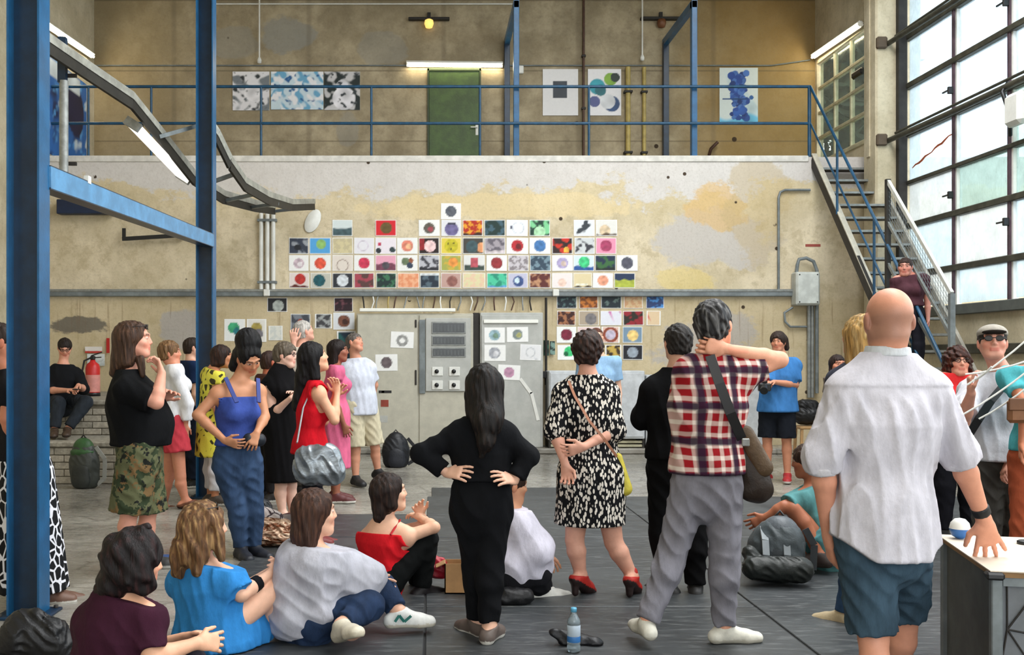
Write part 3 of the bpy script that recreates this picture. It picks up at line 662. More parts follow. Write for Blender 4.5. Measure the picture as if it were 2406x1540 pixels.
cards = [
 (1036, 1083, (478, 516), D((88, 92, 102)), 'white print with a slate-grey disc, alone at the top of the picture wall'),
 (781, 828, R1, [('fill', (214, 224, 224)), ('low', (70, 92, 98), 0.45)], 'pale landscape print with a dark lake, leftmost in the upper print row'),
 (882, 931, R1, [('fill', (214, 34, 46)), ('disc', (104, 84, 44), 0.52, 0.5, 0.36)], 'bright red print with an olive-brown blot'),
 (984, 1033, R1, D((98, 92, 82), 0.34, 0.5, 0.48, (160, 70, 80)), 'white print with a dark green and rose disc'),
 (1037, 1083, R1, [('fill', (226, 226, 232)), ('disc', (112, 104, 150), 0.52, 0.42, 0.42), ('box', (62, 62, 82), 0.34, 0.7, 0.72, 0.86)], 'print of a lilac dome under the lone top print'),
 (1087, 1134, R1, Mo((178, 40, 22), (232, 160, 40), 2.0, 0.1, ('low', (60, 26, 16), 0.16)), 'fiery red and gold print in the upper print row'),
 (1138, 1187, R1, Mo((26, 52, 48), (66, 96, 110), 1.4, 0.3), 'dark bottle-green print in the upper print row'),
 (1190, 1240, R1, [('fill', (234, 236, 240)), ('disc', (96, 96, 112), 0.24, 0.52, 0.10), ('ring', (206, 212, 222), 0.55, 0.5, 0.34, 0.02)], 'nearly white print with one small dark dot'),
 (1244, 1292, R1, Mo((20, 60, 46), (128, 208, 150), 1.0, 0.0, ('disc', (176, 226, 180), 0.5, 0.25, 0.36)), 'dark print with a glowing mint-green dome'),
 (1348, 1397, R1, Mo((226, 230, 234), (52, 58, 64), 1.1, 0.25), 'white print with black ink clouds, upper row'),
 (1400, 1450, R1, [('fill', (226, 224, 218)), ('disc', (214, 192, 160), 0.42, 0.35, 0.34), ('low', (92, 72, 54), 0.16)], 'print with a sandy dome, right end of the upper row'),
 (679, 725, R2, Mo((52, 60, 76), (150, 156, 164), 1.2, 0.3, ('disc', (30, 34, 42), 0.45, 0.4, 0.2)), 'slate-blue photo print at the left end of its row'),
 (727, 777, R2, [('fill', (86, 164, 222)), ('disc', (146, 190, 110), 0.55, 0.6, 0.3)], 'sky-blue print with a green globe'),
 (781, 829, R2, Mo((214, 202, 160), (198, 186, 150), 2, 0), 'plain cream card beside the sky-blue print'),
 (832, 879, R2, [('fill', (232, 230, 236)), ('ring', (206, 196, 210), 0.45, 0.5, 0.3, 0.03)], 'pale white print with a faint pinkish ring'),
 (882, 931, R2, [('fill', (236, 228, 236)), ('disc', (196, 60, 90), 0.2, 0.6, 0.12), ('disc', (40, 46, 52), 0.15, 0.2, 0.16), ('disc', (48, 66, 70), 0.82, 0.25, 0.18)], 'white print with three small dark shapes'),
 (933, 981, R2, D((226, 134, 112), 0.36, 0.5, 0.5, (232, 180, 140)), 'white print with a salmon-pink disc'),
 (984, 1032, R2, [('fill', (40, 26, 24)), ('box', (150, 34, 40), 0.0, 0.2, 0.3, 1.0), ('disc', (244, 206, 206), 0.55, 0.48, 0.36)], 'black and red print with a pale pink moon'),
 (1036, 1084, R2, [('fill', (228, 206, 84)), ('disc', (196, 184, 40), 0.5, 0.5, 0.42), ('disc', (60, 56, 20), 0.36, 0.64, 0.05), ('disc', (60, 56, 20), 0.62, 0.66, 0.05), ('disc', (60, 56, 20), 0.5, 0.3, 0.06)], 'yellow print with a yellow disc and three dark dots'),
 (1087, 1136, R2, [('fill', (70, 66, 60)), ('disc', (232, 160, 110), 0.9, 0.4, 0.3), ('disc', (62, 86, 92), 0.45, 0.45, 0.38)], 'brown print with a dark teal globe'),
 (1138, 1187, R2, Mo((166, 158, 166), (104, 98, 108), 1.6, 0.1, ('low', (206, 196, 200), 0.2)), 'mauve-grey cloudy print right of the dark teal globe'),
 (1190, 1241, R2, D((184, 40, 48), 0.37, 0.5, 0.5, (110, 26, 30)), 'white print with a blood-red disc'),
 (1244, 1293, R2, D((70, 120, 178), 0.37), 'white print with a clear blue disc'),
 (1297, 1345, R2, Mo((44, 22, 20), (206, 50, 30), 1.2, 0.0, ('disc', (242, 186, 70), 0.7, 0.25, 0.18)), 'black print with red and yellow flames'),
 (1350, 1397, R2, Mo((206, 210, 212), (58, 58, 66), 1.3, 0.2), 'grey and black stormy print'),
 (1400, 1448, R2, [('fill', (238, 150, 178)), ('disc', (168, 60, 98), 0.5, 0.5, 0.36)], 'pink print with a dark raspberry disc'),
 (679, 725, R3, D((196, 176, 186), 0.33, 0.5, 0.48, (232, 224, 228)), 'white print with a pale mauve disc at the left end'),
 (728, 777, R3, D((224, 88, 64), 0.36, 0.5, 0.48), 'white print with an orange-red disc'),
 (781, 829, R3, [('fill', (228, 218, 208)), ('ring', (166, 146, 134), 0.5, 0.35, 0.36, 0.03)], 'off-white print with a thin brown arch'),
 (832, 879, R3, D((206, 56, 86), 0.36), 'white print with a crimson disc'),
 (882, 931, R3, [('fill', (234, 168, 190)), ('low', (122, 66, 86), 0.46), ('disc', (82, 76, 84), 0.5, 0.34, 0.24)], 'pink print with a dark hill'),
 (933, 981, R3, [('fill', W_), ('disc', (106, 122, 92), 0.42, 0.6, 0.26), ('disc', (150, 90, 62), 0.68, 0.66, 0.16), ('disc', (52, 66, 88), 0.62, 0.34, 0.2)], 'white print with green, brown and navy blots'),
 (984, 1032, R3, Mo((190, 190, 198), (66, 66, 74), 1.7, 0.15, ('low', (40, 40, 48), 0.2)), 'grey misty forest print'),
 (1036, 1084, R3, Mo((206, 176, 70), (166, 170, 84), 1.4, 0, ('disc', (232, 150, 70), 0.6, 0.55, 0.3)), 'yellow-green print with an orange flower shape'),
 (1090, 1139, R3, [('fill', (226, 226, 224)), ('low', (62, 76, 70), 0.36), ('box', (188, 84, 96), 0.32, 0.24, 0.66, 0.84)], 'print with a rose-red block on dark ground'),
 (1143, 1191, R3, D((150, 46, 52), 0.37), 'white print with a brick-red disc'),
 (1194, 1242, R3, Mo((206, 200, 206), (140, 132, 136), 2.0, 0.1), 'pale grey crumpled-looking print'),
 (1245, 1294, R3, Mo((52, 72, 90), (120, 146, 160), 1.6, 0.25), 'blue-grey print below the clear blue disc'),
 (1297, 1346, R3, D((178, 166, 206), 0.36, 0.5, 0.5, (206, 186, 176)), 'white print with a pale lilac disc'),
 (1347, 1396, R3, [('fill', (214, 230, 236)), ('low', (40, 84, 150), 0.32), ('disc', (66, 200, 130), 0.52, 0.56, 0.36)], 'print with a bright green globe over blue'),
 (1398, 1447, R3, Mo((26, 44, 70), (56, 104, 58), 1.3, 0.0, ('low', (24, 34, 30), 0.22)), 'navy and forest-green landscape print'),
 (1449, 1498, R3, D((84, 84, 98), 0.38), 'white print with a charcoal disc, right end of its row'),
 (680, 726, R4, [('fill', (228, 214, 210)), ('disc', (182, 50, 46), 0.55, 0.6, 0.36), ('low', (96, 40, 34), 0.2)], 'print with a red dome, bottom row far left'),
 (730, 778, R4, [('fill', (196, 196, 184)), ('disc', (30, 88, 98), 0.42, 0.5, 0.4)], 'print with a dark teal ball, bottom row'),
 (781, 829, R4, [('fill', (44, 48, 56)), ('disc', (216, 222, 228), 0.5, 0.5, 0.4)], 'dark print with a pale full moon, bottom row'),
 (832, 879, R4, Mo((92, 62, 60), (168, 70, 84), 1.3, 0.1), 'maroon and brown print, bottom row'),
 (884, 931, R4, Mo((30, 52, 50), (62, 116, 84), 1.5, 0.2), 'dark green print, bottom row left of the salmon one'),
 (934, 985, R4, Mo((232, 150, 108), (240, 178, 140), 2.2, 0.0), 'salmon-orange print filling its whole card'),
 (987, 1032, R4, Mo((36, 48, 62), (86, 104, 116), 1.4, 0.2, ('box', (214, 220, 224), 0.0, 0.82, 1.0, 1.0)), 'dark blue-black print right of the salmon one'),
 (1036, 1083, R4, [('fill', (196, 160, 150)), ('disc', (146, 96, 88), 0.56, 0.45, 0.36)], 'dusty pink print with a brown disc'),
 (1087, 1140, R4, Mo((226, 216, 172), (232, 200, 170), 2.0, 0.1), 'cream print with faint peach marks, bottom row'),
 (1144, 1192, R4, Mo((78, 200, 160), (40, 146, 120), 1.4, 0.2, ('low', (96, 160, 206), 0.12)), 'sea-green print, bottom row'),
 (1194, 1240, R4, [('fill', (196, 196, 218)), ('disc', (62, 86, 140), 0.52, 0.45, 0.36), ('disc', (206, 226, 236), 0.46, 0.5, 0.18)], 'lavender print with a blue and white ball'),
 (1244, 1294, R4, Mo((96, 42, 38), (196, 146, 110), 1.2, 0.2), 'brown print with tan highlights, bottom row'),
 (1297, 1345, R4, [('fill', (240, 230, 228)), ('disc', (240, 206, 190), 0.5, 0.35, 0.28)], 'very pale peach print, bottom row'),
 (1347, 1391, R4, [('fill', (226, 210, 168)), ('low', (70, 60, 46), 0.14), ('box', (244, 238, 214), 0.1, 0.16, 0.8, 0.3)], 'cream print with a dark lower edge'),
 (1393, 1440, R4, D((234, 160, 130), 0.36), 'white print with a peach disc, bottom row'),
 (1443, 1492, R4, [('fill', (34, 52, 84)), ('low', (176, 186, 70), 0.55)], 'navy print over a yellow-green field, bottom right'),
 (1308, 1355, R5, Mo((24, 36, 46), (84, 110, 110), 2.0, 0.4), 'near-black print directly under the trunking'),
 (1361, 1405, R5, Mo((120, 66, 28), (200, 120, 50), 1.4, 0.0), 'amber-brown print under the trunking'),
 (1412, 1460, R5, Mo((26, 40, 48), (96, 116, 112), 1.5, 0.5), 'dark teal print under the trunking, above the pastel one'),
 (1466, 1510, R5, Mo((206, 176, 136), (196, 150, 110), 2.0, 0.0), 'tan card under the trunking'),
 (1518, 1560, R5, Mo((40, 60, 106), (74, 140, 206), 1.3, 0.2), 'blue print at the right end under the trunking'),
 (1309, 1352, R6, Mo((60, 26, 22), (166, 110, 76), 1.8, 0.1), 'red-brown earthy print left of the grey ball'),
 (1360, 1407, R6, [('fill', (176, 160, 140)), ('disc', (120, 116, 118), 0.6, 0.45, 0.4)], 'beige print with a grey ball'),
 (1411, 1460, R6, [('fill', (226, 226, 236)), ('streak', (206, 120, 176), 1.4, 0.4), ('streak', (130, 196, 196), 1.1, 0.55)], 'white pastel print with pink and mint streaks'),
 (1464, 1512, R6, Mo((40, 36, 26), (150, 34, 46), 1.1, 0.0), 'black print with a dark red heart-like blot'),
 (1519, 1552, R6, [('fill', (222, 196, 160)), ('streak', (226, 140, 120), 1.6, 0.3)], 'peach scrap at the right end of its row'),
 (1308, 1354, R7, D((122, 30, 56), 0.36), 'white print with a wine-red disc, left of the dress woman'),
 (1357, 1410, R7, [('fill', (226, 200, 196)), ('disc', (166, 120, 120), 0.5, 0.5, 0.36)], 'pinkish print half hidden by the dress woman'),
 (1413, 1456, R7, [('fill', (222, 186, 170)), ('ring', (140, 66, 46), 0.5, 0.5, 0.4, 0.08), ('disc', (196, 186, 206), 0.5, 0.5, 0.3)], 'print with a brown ring round a lilac centre'),
 (1463, 1509, R7, [('fill', (120, 146, 168)), ('disc', (240, 206, 130), 0.52, 0.46, 0.34)], 'blue-grey print with a yellow sun'),
 (1310, 1354, R8, [('fill', W_), ('disc', (62, 196, 120), 0.62, 0.55, 0.34), ('disc', (26, 106, 66), 0.46, 0.4, 0.16)], 'white print with a vivid green blot'),
 (1422, 1460, R8, Mo((196, 166, 80), (60, 46, 30), 1.6, 0.15), 'mustard and black speckled print right of the dress woman'),
 (1463, 1510, R8, [('fill', (30, 30, 38)), ('disc', (150, 160, 172), 0.5, 0.5, 0.36)], 'black print with a grey planet'),
 (628, 675, (700, 733), [('fill', (34, 34, 40)), ('disc', (164, 170, 166), 0.54, 0.42, 0.4)], 'black print with a pale grey moon, left of the cabinets'),
 (785, 829, (700, 733), Mo((40, 20, 30), (110, 66, 76), 1.3, 0.4), 'dark maroon print under the trunking, left side'),
 (683, 729, (738, 776), Mo((120, 126, 136), (66, 70, 80), 1.3, 0.2, ('disc', (150, 70, 56), 0.5, 0.5, 0.2)), 'grey print with a small rust spot'),
 (740, 780, (738, 772), Mo((66, 66, 70), (160, 164, 164), 1.6, 0.1), 'charcoal speckled print left of the cabinets'),
 (783, 833, (735, 775), D((120, 76, 60), 0.36, 0.5, 0.5, (70, 40, 34), (220, 224, 230)), 'pale print with a brown disc above the white T-shirt man'),
 (792, 836, (778, 850), Mo((36, 96, 96), (20, 40, 60), 1.2, 0.1), 'tall teal poster behind the white T-shirt man'),
 (527, 576, (750, 802), [('fill', (236, 240, 240)), ('disc', (66, 166, 120), 0.45, 0.6, 0.26), ('disc', (40, 120, 130), 0.6, 0.45, 0.16)], 'white print with green leaf shapes behind the bun woman'),
 (580, 626, (750, 804), [('fill', (226, 224, 218)), ('disc', (166, 150, 80), 0.5, 0.62, 0.24), ('disc', (110, 108, 116), 0.6, 0.36, 0.2)], 'white print with an olive spot above the bun woman'),
 (631, 664, (766, 800), Mo((222, 222, 214), (206, 210, 206), 2, 0), 'small pale blank sheet right of the bun woman'),
]
for i, (x0, x1, (y0, y1), spec, lb) in enumerate(cards):
    sheet('art_print', x0, y0, x1, y1, 147.0, spec, lb, 'print', 'small art prints on the picture wall', i+1, d=-0.002-0.0015*(i % 3), roll=math.radians((i*37 % 7-3)*0.25))
rf = random.Random(21); FIG = [('fill', (208, 218, 218)), ('streak', (186, 206, 214), 1.2, 0.4), ('low', (104, 182, 218), 0.12)]
for _ in range(110):
    t_ = rf.random(); xx = rf.choice((0.36, 0.56))+rf.gauss(0, 0.055)+(0.05 if t_ < 0.5 else 0); yy = 0.06+0.84*t_
    FIG.append(('disc', rf.choice(((32, 66, 140), (44, 84, 160), (26, 52, 112), (66, 106, 176))), xx, yy, 0.028+0.045*rf.random()))
FIG += [('box', (22, 62, 112), 0.08, 0.41, 0.74, 0.44), ('disc', (40, 88, 150), 0.83, 0.45, 0.04)]
# pictures on the gallery wall
GW = 129.3
for (x0, y0, x1, y1, spec, lb, nx, ny) in (
    (547, 169, 633, 260, [('fill', (230, 228, 232)), ('mottle', None, (120, 126, 132), 1.6, 0.35), ('mottle', None, (46, 52, 56), 2.4, 0.65), ('disc', (228, 226, 230), 0.55, 0.45, 0.22), ('mottle', None, (90, 96, 100), 4.2, 0.85)], 'left panel of the picture strip, white with black blots', 44, 44),
    (637, 169, 760, 258, [('fill', (206, 224, 234)), ('mottle', None, (110, 170, 206), 2.0, 0.2), ('mottle', None, (42, 96, 152), 3.0, 0.62), ('mottle', None, (238, 238, 242), 2.4, 0.3)], 'middle panel of the picture strip, blue and white', 60, 42),
    (762, 169, 846, 259, [('fill', (206, 204, 206)), ('mottle', None, (36, 46, 46), 2.0, 0.0), ('disc', (232, 230, 236), 0.55, 0.3, 0.3), ('disc', (226, 224, 230), 0.5, 0.62, 0.16), ('mottle', None, (60, 66, 70), 3.6, 0.6)], 'right panel of the picture strip, dark with a white head shape', 44, 44),
    (1275, 163, 1358, 272, [('fill', (228, 226, 226)), ('box', (56, 62, 70), 0.30, 0.38, 0.68, 0.74)], 'white poster with a dark square', 40, 52),
    (1381, 163, 1459, 272, [('fill', (234, 232, 234)), ('disc', (48, 150, 166), 0.28, 0.62, 0.17), ('disc', (40, 110, 120), 0.38, 0.54, 0.12), ('disc', (130, 172, 60), 0.68, 0.78, 0.14), ('disc', (36, 50, 44), 0.82, 0.82, 0.1), ('disc', (84, 90, 140), 0.2, 0.3, 0.12), ('disc', (46, 76, 120), 0.72, 0.25, 0.17), ('disc', (214, 216, 220), 0.6, 0.3, 0.16)], 'white poster with blue and green spheres', 40, 52),
    (1690, 160, 1780, 287, FIG, 'pale picture of a deep-blue standing figure', 60, 84)):
    sheet('wall_picture', x0, y0, x1, y1, GW, spec, lb+', on the gallery wall', 'picture', 'pictures on the gallery wall', x0, nx, ny, 0.0, d=-0.003, thick=0.02)
# large blue canvas on the left wall at gallery height
A, B = P(105, 338, 148.4), P(214, 140, 131.5)
sheet('wall_picture', 0, 0, (18.43-16.1)*100, (6.32-4.75)*100, 100.0, [('fill', (40, 104, 178)), ('mottle', None, (28, 46, 90), 1.6, 0.4), ('mottle', None, (206, 220, 230), 2.6, 0.6), ('mottle', None, (90, 160, 220), 3.6, 0.6), ('disc', (30, 34, 70), 0.75, 0.62, 0.28), ('box', (214, 224, 230), 0.0, 0.82, 0.85, 1.0)],
      'large deep-blue abstract canvas on the left wall at gallery height', 'picture', 'pictures on the gallery wall', 77, 50, 34, 0.0, thick=0.03, wallx=(XL+0.001, 17.27, 5.53))
# ---------------------------------------------------------------- fluorescent lamps
def tube_lamp(label, a, b, down=(0, 0, -1), w=0.09, power=0):
    a, b = Vector(a), Vector(b); dn = Vector(down).normalized(); o = empty('tube_lamp', (a+b)/2, label=label, cat='lamp', group='fluorescent tube lamps')
    up = dn; MB().bar(a, b, w, 0.05, up).build('batten', M_tubew, o)
    e = (b-a).normalized(); p, q = a+e*0.03+dn*0.045, b-e*0.03+dn*0.045
    MB().tube([p, q], 0.02, 10).build('tube', M_tube, o)
    for c in (a+e*0.015, b-e*0.015): MB().bar(c-e*0.012, c+e*0.012, 0.05, 0.09, up).build('end_cap', M_white, o)
    return o
def wl(px, py): return P(px, py, GW)
tube_lamp('lit fluorescent tube above the green gallery door', wl(955, 152)+Vector((0, -0.06, 0)), wl(1181, 154)+Vector((0, -0.06, 0)), (0, -0.6, -0.8), 0.1)
tube_lamp('lit fluorescent tube above the small gallery window', (XR-0.08, 18.82, 6.93), (XR-0.08, 16.75, 6.86), (-0.7, 0, -0.7), 0.1)
tube_lamp('lit fluorescent tube on the left wall near the top of the picture', (XL+0.08, 18.6, 6.88), (XL+0.08, 16.2, 6.72), (0.7, 0, -0.7), 0.1)
# ---------------------------------------------------------------- green door on the gallery
dr = tag(empty('door_1', (0.45, YU, 4.7)), kind='structure')
ax, bx, tz = (1008-VX)/GW, (1130-VX)/GW, EYE+(VY-165)/GW
MB().box((ax, YU-0.03, 4.7), (bx-0.03, YU+0.02, tz-0.02), bev=0.006).build('door_leaf', M_door, dr)
f = MB(); f.box((ax-0.03, YU-0.05, 4.7), (ax, YU+0.02, tz+0.02)); f.box((bx-0.03, YU-0.05, 4.7), (bx, YU+0.02, tz+0.02)); f.box((ax-0.03, YU-0.05, tz-0.02), (bx, YU+0.02, tz+0.03)); f.build('door_frame', mat('door_frame_green', (52, 66, 34), 0.5), dr)
h = MB().box((bx-0.10, YU-0.045, 5.52), (bx-0.05, YU-0.03, 5.74), bev=0.006); h.tube([(bx-0.075, YU-0.05, 5.66), (bx-0.075, YU-0.08, 5.66), (bx-0.19, YU-0.08, 5.66)], 0.011, 8); h.build('door_handle', M_white, dr)
# ---------------------------------------------------------------- pipes and brackets on the gallery wall
def pipe(name, pts, r, m, label, cat='pipe', clamps=()):
    o = empty(name, pts[0], label=label, cat=cat); MB().tube(pts, r, 10).build('tube', m, o)
    for c in clamps:
        c = Vector(c); MB().box(c-Vector((r*1.7, r*1.4, 0.02)), c+Vector((r*1.7, r*1.4+0.02, 0.02)), bev=0.006).build('clamp', M_dark, o)
    return o
x = (1370-VX)/GW; o = pipe('wall_pipe', [(x, YU-0.07, 8.4), (x, YU-0.07, 4.95)], 0.022, M_pipeb, 'thin brown pipe running down the gallery wall to a junction box', clamps=[(x, YU-0.07, 6.95), (x, YU-0.07, 6.0)])
MB().box((x-0.13, YU-0.12, 4.84), (x+0.03, YU-0.01, 5.14), bev=0.03).build('junction_box', mat('dusty_box', (104, 100, 84), 0.6), o)
for px, w, lb in ((1474, 0.045, 'left of the pair of ochre pipes on the gallery wall'), (1512, 0.035, 'right of the pair of ochre pipes on the gallery wall')):
    x = (px-VX)/GW; pipe('wall_pipe', [(x, YU-w-0.02, 6.75), (x, YU-w-0.02, 4.7)], w, M_pipey, lb, clamps=[(x, YU-w-0.02, 6.3), (x, YU-w-0.02, 5.2)])
z = EYE+(VY-155)/GW; pipe('wall_cable', [(XL, YU-0.03, z), ((955-VX)/GW, YU-0.03, z)], 0.012, M_duct, 'thin grey conduit along the gallery wall left of the lamp', 'cable')
pipe('wall_cable', [((1190-VX)/GW, YU-0.03, z), (6.2, YU-0.03, z), (6.9, YU-0.03, z+0.1)], 0.012, M_duct, 'thin grey conduit along the gallery wall right of the lamp', 'cable')
z = EYE+(VY-11)/GW; pipe('wall_cable', [(-3.9, YU-0.04, z), (1.5, YU-0.04, z)], 0.014, M_white, 'pale thin conduit along the very top of the gallery wall', 'cable')
for px, y1, lb in ((612, 146, 'white hanging cable left on the gallery, ending above the picture strip'), (1506, 140, 'white hanging cable with a plug end, right on the gallery')):
    x = (px-VX)/GW; o = pipe('hanging_cable', [(x, YU-0.12, 8.4), (x, YU-0.12, EYE+(VY-y1)/GW)], 0.014, M_white, lb, 'cable')
    MB().lathe([(0.0, -0.06), (0.035, -0.05), (0.04, 0), (0.02, 0.05), (0, 0.06)], (x, YU-0.12, EYE+(VY-y1)/GW), 12).build('plug', M_white, o)
for (xa, xb, y, lb, lamp) in ((960, 1056, 47, 'dark wall bracket with a yellow bulkhead lamp above the door', (250, 206, 110)), (1503, 1600, 46, 'dark wall bracket with a rusty fitting near the right portal frame', (120, 74, 44))):
    a, b = wl(xa, y), wl(xb, y); o = empty('wall_bracket', (a+b)/2, label=lb, cat='bracket')
    MB().box((a.x, YU-0.12, a.z-0.03), (b.x, YU-0.02, a.z+0.02), bev=0.008).build('arm', M_dark, o)
    c = (a+b)/2; MB().box((c.x-0.03, YU-0.06, c.z-0.02), (c.x+0.03, YU+0.0, c.z+0.12)).build('wall_plate', M_dark, o)
    MB().lathe([(0, -0.19), (0.06, -0.17), (0.085, -0.1), (0.075, -0.04), (0.04, -0.02)], (c.x, YU-0.1, c.z), 14).build('fitting', mat('fitting_%d' % xa, lamp, 0.5, emit=0.9 if xa < 1000 else 0), o)
for (px, py, r, lb) in ((1222, 165, 0.06, 'small white socket beside the portal frame on the gallery'),):
    c = wl(px, py); o = tag(MB().box((c.x-r, YU-0.06, c.z-r*1.2), (c.x+r, YU, c.z+r*1.2), bev=0.012).build('wall_socket', M_white, origin=c), lb, 'socket')
c = wl(1672, 350); o = empty('bent_bracket', c, label='dark bent metal bracket low on the gallery wall under the blue figure', cat='bracket')
MB().tube([(c.x-0.05, YU-0.02, c.z-0.12), (c.x-0.04, YU-0.1, c.z-0.02), (c.x+0.08, YU-0.12, c.z+0.1)], 0.03, 8).build('hook', M_pipeb, o)
# ---------------------------------------------------------------- trunking, conduits and box on the lower wall
o = empty('cable_trunking', (0, YB, 2.5), label='long grey cable trunking running the width of the lower wall', cat='trunking')
z0, z1 = EYE+(VY-697)/147.5, EYE+(VY-681)/147.5
MB().box((XL+0.005, YB-0.09, z0), (5.78, YB-0.002, z1), bev=0.01).build('channel', M_duct, o)
MB().box((XL+0.005, YB-0.10, z1-0.035), (5.78, YB-0.002, z1+0.006), bev=0.004).build('lid', M_galv, o)
for px in (625, 1307): 
    c = P(px, 687, 148.5); MB().box((c.x-0.05, YB-0.13, c.z-0.06), (c.x+0.05, YB-0.09, c.z+0.05), bev=0.012).build('junction_cover', M_white, o)
cn = empty('conduit_bundle', (-2.6, YB, 3), label='three white conduits dropping from the cable tray to the trunking', cat='conduit')
for px in (612, 627, 641):
    x = (px-VX)/148; MB().tube([(x, YB-0.06, EYE+(VY-497)/148), (x, YB-0.06, z1)], 0.034, 10).build('conduit', M_white, cn)
for py in (517, 663): MB().box(((604-VX)/148, YB-0.10, EYE+(VY-py)/148-0.02), ((649-VX)/148, YB, EYE+(VY-py)/148+0.02)).build('clamp', M_duct, cn)
bx_ = empty('switch_box', P(1893, 680, 147), label='light grey electrical box at the right end of the trunking', cat='box')
A, B = P(1866, 718, 148.5), P(1922, 640, 148.5)
MB().box((A.x, YB-0.26, A.z), (B.x, YB-0.02, B.z), bev=0.02).build('case', mat('pale_grey_case', (196, 200, 194), 0.5), bx_)
MB().box((A.x+0.02, YB-0.275, A.z+0.02), (B.x-0.02, YB-0.25, B.z-0.02), bev=0.012).build('cover', mat('pale_grey_cover', (206, 210, 204), 0.5), bx_)
for dx in (0.05, 0.33):
    for dz in (0.05, 0.48): MB().lathe([(0.012, 0), (0.010, 0.006), (0, 0.008)], (0, 0, 0), 8, Matrix.Translation((A.x+dx, YB-0.275, A.z+dz)) @ Matrix.Rotation(math.pi/2, 4, 'X')).build('screw', M_dark, bx_)
lp = [P(1866+8, 640, 148.5), P(1866+10, 622, 148.5), P(1880, 609, 148.5), P(1897, 606, 148.5), P(1914, 614, 148.5), P(1922, 635, 148.5), P(1922, 925, 148.5)]
pipe('bent_conduit', [v+Vector((0, YB-0.12-v.y, 0)) for v in lp], 0.028, M_duct, 'grey conduit looping over the electrical box and down the wall', 'conduit')
for k2, px in enumerate((1909, 1917)):
    x = (px-6-VX)/148; pipe('bent_conduit', [(x, YB-0.07, EYE+(VY-716)/148), (x, YB-0.07, EYE+(VY-935)/148)], 0.03, M_galv, ('left' if k2 == 0 else 'right')+' one of two straight grey conduits under the electrical box', 'conduit')
pp = [P(1846, 735, 148), P(1848, 756, 148), P(1860, 768, 148), P(1905, 768, 148)]
pipe('bent_conduit', [v+Vector((0, YB-0.05-v.y, 0)) for v in [P(1866, 722, 148)]+pp], 0.018, M_duct, 'small grey conduit curling below the electrical box', 'conduit')
pp = [P(1833, 680, 148), P(1833, 462, 148), P(1837, 450, 148), P(1848, 445, 148), P(1908, 445, 148)]
pipe('bent_conduit', [v+Vector((0, YB-0.04-v.y, 0)) for v in pp], 0.02, M_duct, 'thin grey conduit rising from the trunking and bending towards the stairs', 'conduit')
c = P(1910, 577, 147); tag(MB().box((c.x-0.12, YB-0.006, c.z-0.02), (c.x+0.12, YB, c.z+0.02)).build('warning_strip', mat('faded_red', (164, 74, 62), 0.6), origin=c), 'small faded red strip label on the wall beside the stairs', 'label')
c = P(735, 520, 147); o = MB().lathe([(0.0, -0.004), (0.11, -0.004), (0.115, 0.0), (0.11, 0.006), (0.0, 0.012)], (0, 0, 0), 24, Matrix.Translation((c.x, YB-0.02, c.z)) @ Matrix.Rotation(0.45, 4, 'Y') @ Matrix.Scale(1.75, 4, (0, 0, 1)) @ Matrix.Rotation(math.pi/2, 4, 'X')).build('oval_plate', M_white, origin=c)
tag(o, 'white oval paper plate on the wall under the cable tray end', 'plate')
# left lower wall: black bracket rod and dark-blue shelf bar
a, b = P(288, 562, 148), P(432, 553, 148); o = empty('wall_rod', a, label='black rod bracket on the back wall between the columns', cat='bracket')
MB().bar((a.x, YB-0.12, a.z), (b.x, YB-0.12, b.z), 0.05, 0.06).build('rod', M_black, o); MB().box((a.x, YB-0.14, a.z), (a.x+0.05, YB-0.1, a.z+0.17)).build('upstand', M_black, o); MB().box((b.x-0.05, YB-0.14, b.z-0.04), (b.x, YB, b.z+0.04)).build('wall_plate', M_black, o)
a, b = P(137, 504, 148), P(268, 470, 148); tag(MB().box((a.x, YB-0.2, a.z), (b.x, YB, b.z), bev=0.01).build('wall_beam', mat('navy_beam', (14, 34, 66), 0.5), origin=a), 'short navy steel beam end on the back wall under the sloping beam', 'beam')
# ---------------------------------------------------------------- cable tray with a lamp under it
ct = empty('cable_tray', P(450, 420, 205), label='grey ladder cable tray dropping from the upper left to the back wall', cat='tray')
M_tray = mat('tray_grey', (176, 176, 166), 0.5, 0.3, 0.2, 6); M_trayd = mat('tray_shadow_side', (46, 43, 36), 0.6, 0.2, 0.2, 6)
LR = [P(*q) for q in ((40, 55, 300), (105, 108, 285), (200, 172, 262), (310, 245, 240), (380, 330, 222), (455, 425, 205), (525, 470, 185), (600, 490, 165), (645, 497, 151))]
RR = [P(*q) for q in ((484, 290, 213), (511, 330, 210), (540, 390, 206), (575, 440, 196), (630, 472, 180), (685, 488, 162), (738, 486, 151))]
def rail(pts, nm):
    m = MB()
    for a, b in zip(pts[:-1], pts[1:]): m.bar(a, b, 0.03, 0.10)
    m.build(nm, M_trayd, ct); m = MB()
    for a, b in zip(pts[:-1], pts[1:]):
        n = Vector((0, 0, 0.085)); m.bar(a+n, b+n, 0.045, 0.075)
    m.build(nm+'_flange', M_tray, ct)
rail(LR, 'side_rail'); rail(RR, 'side_rail')
for i, (l, r) in enumerate(((P(372, 322, 224), RR[0]), (P(470, 438, 200), P(555, 408, 202)), (P(530, 472, 184), P(600, 456, 188)), (P(588, 488, 168), P(652, 479, 173)), (LR[-1], P(725, 488, 153)))):
    MB().bar(l, r, 0.05, 0.04).build('rung', M_duct, ct)
hp = empty('tray_hanger', P(152, 240, 270), label='grey hanger post holding the cable tray behind the near column', cat='post')
a = P(150, 405, 268); MB().tube([a, P(150, 190, 268)], 0.04, 10).build('pipe', M_galv, hp); MB().bar(P(147, 195, 268), P(147, 88, 268), 0.07, 0.06, (0, 1, 0)).build('bracket', M_blue_shade, hp)
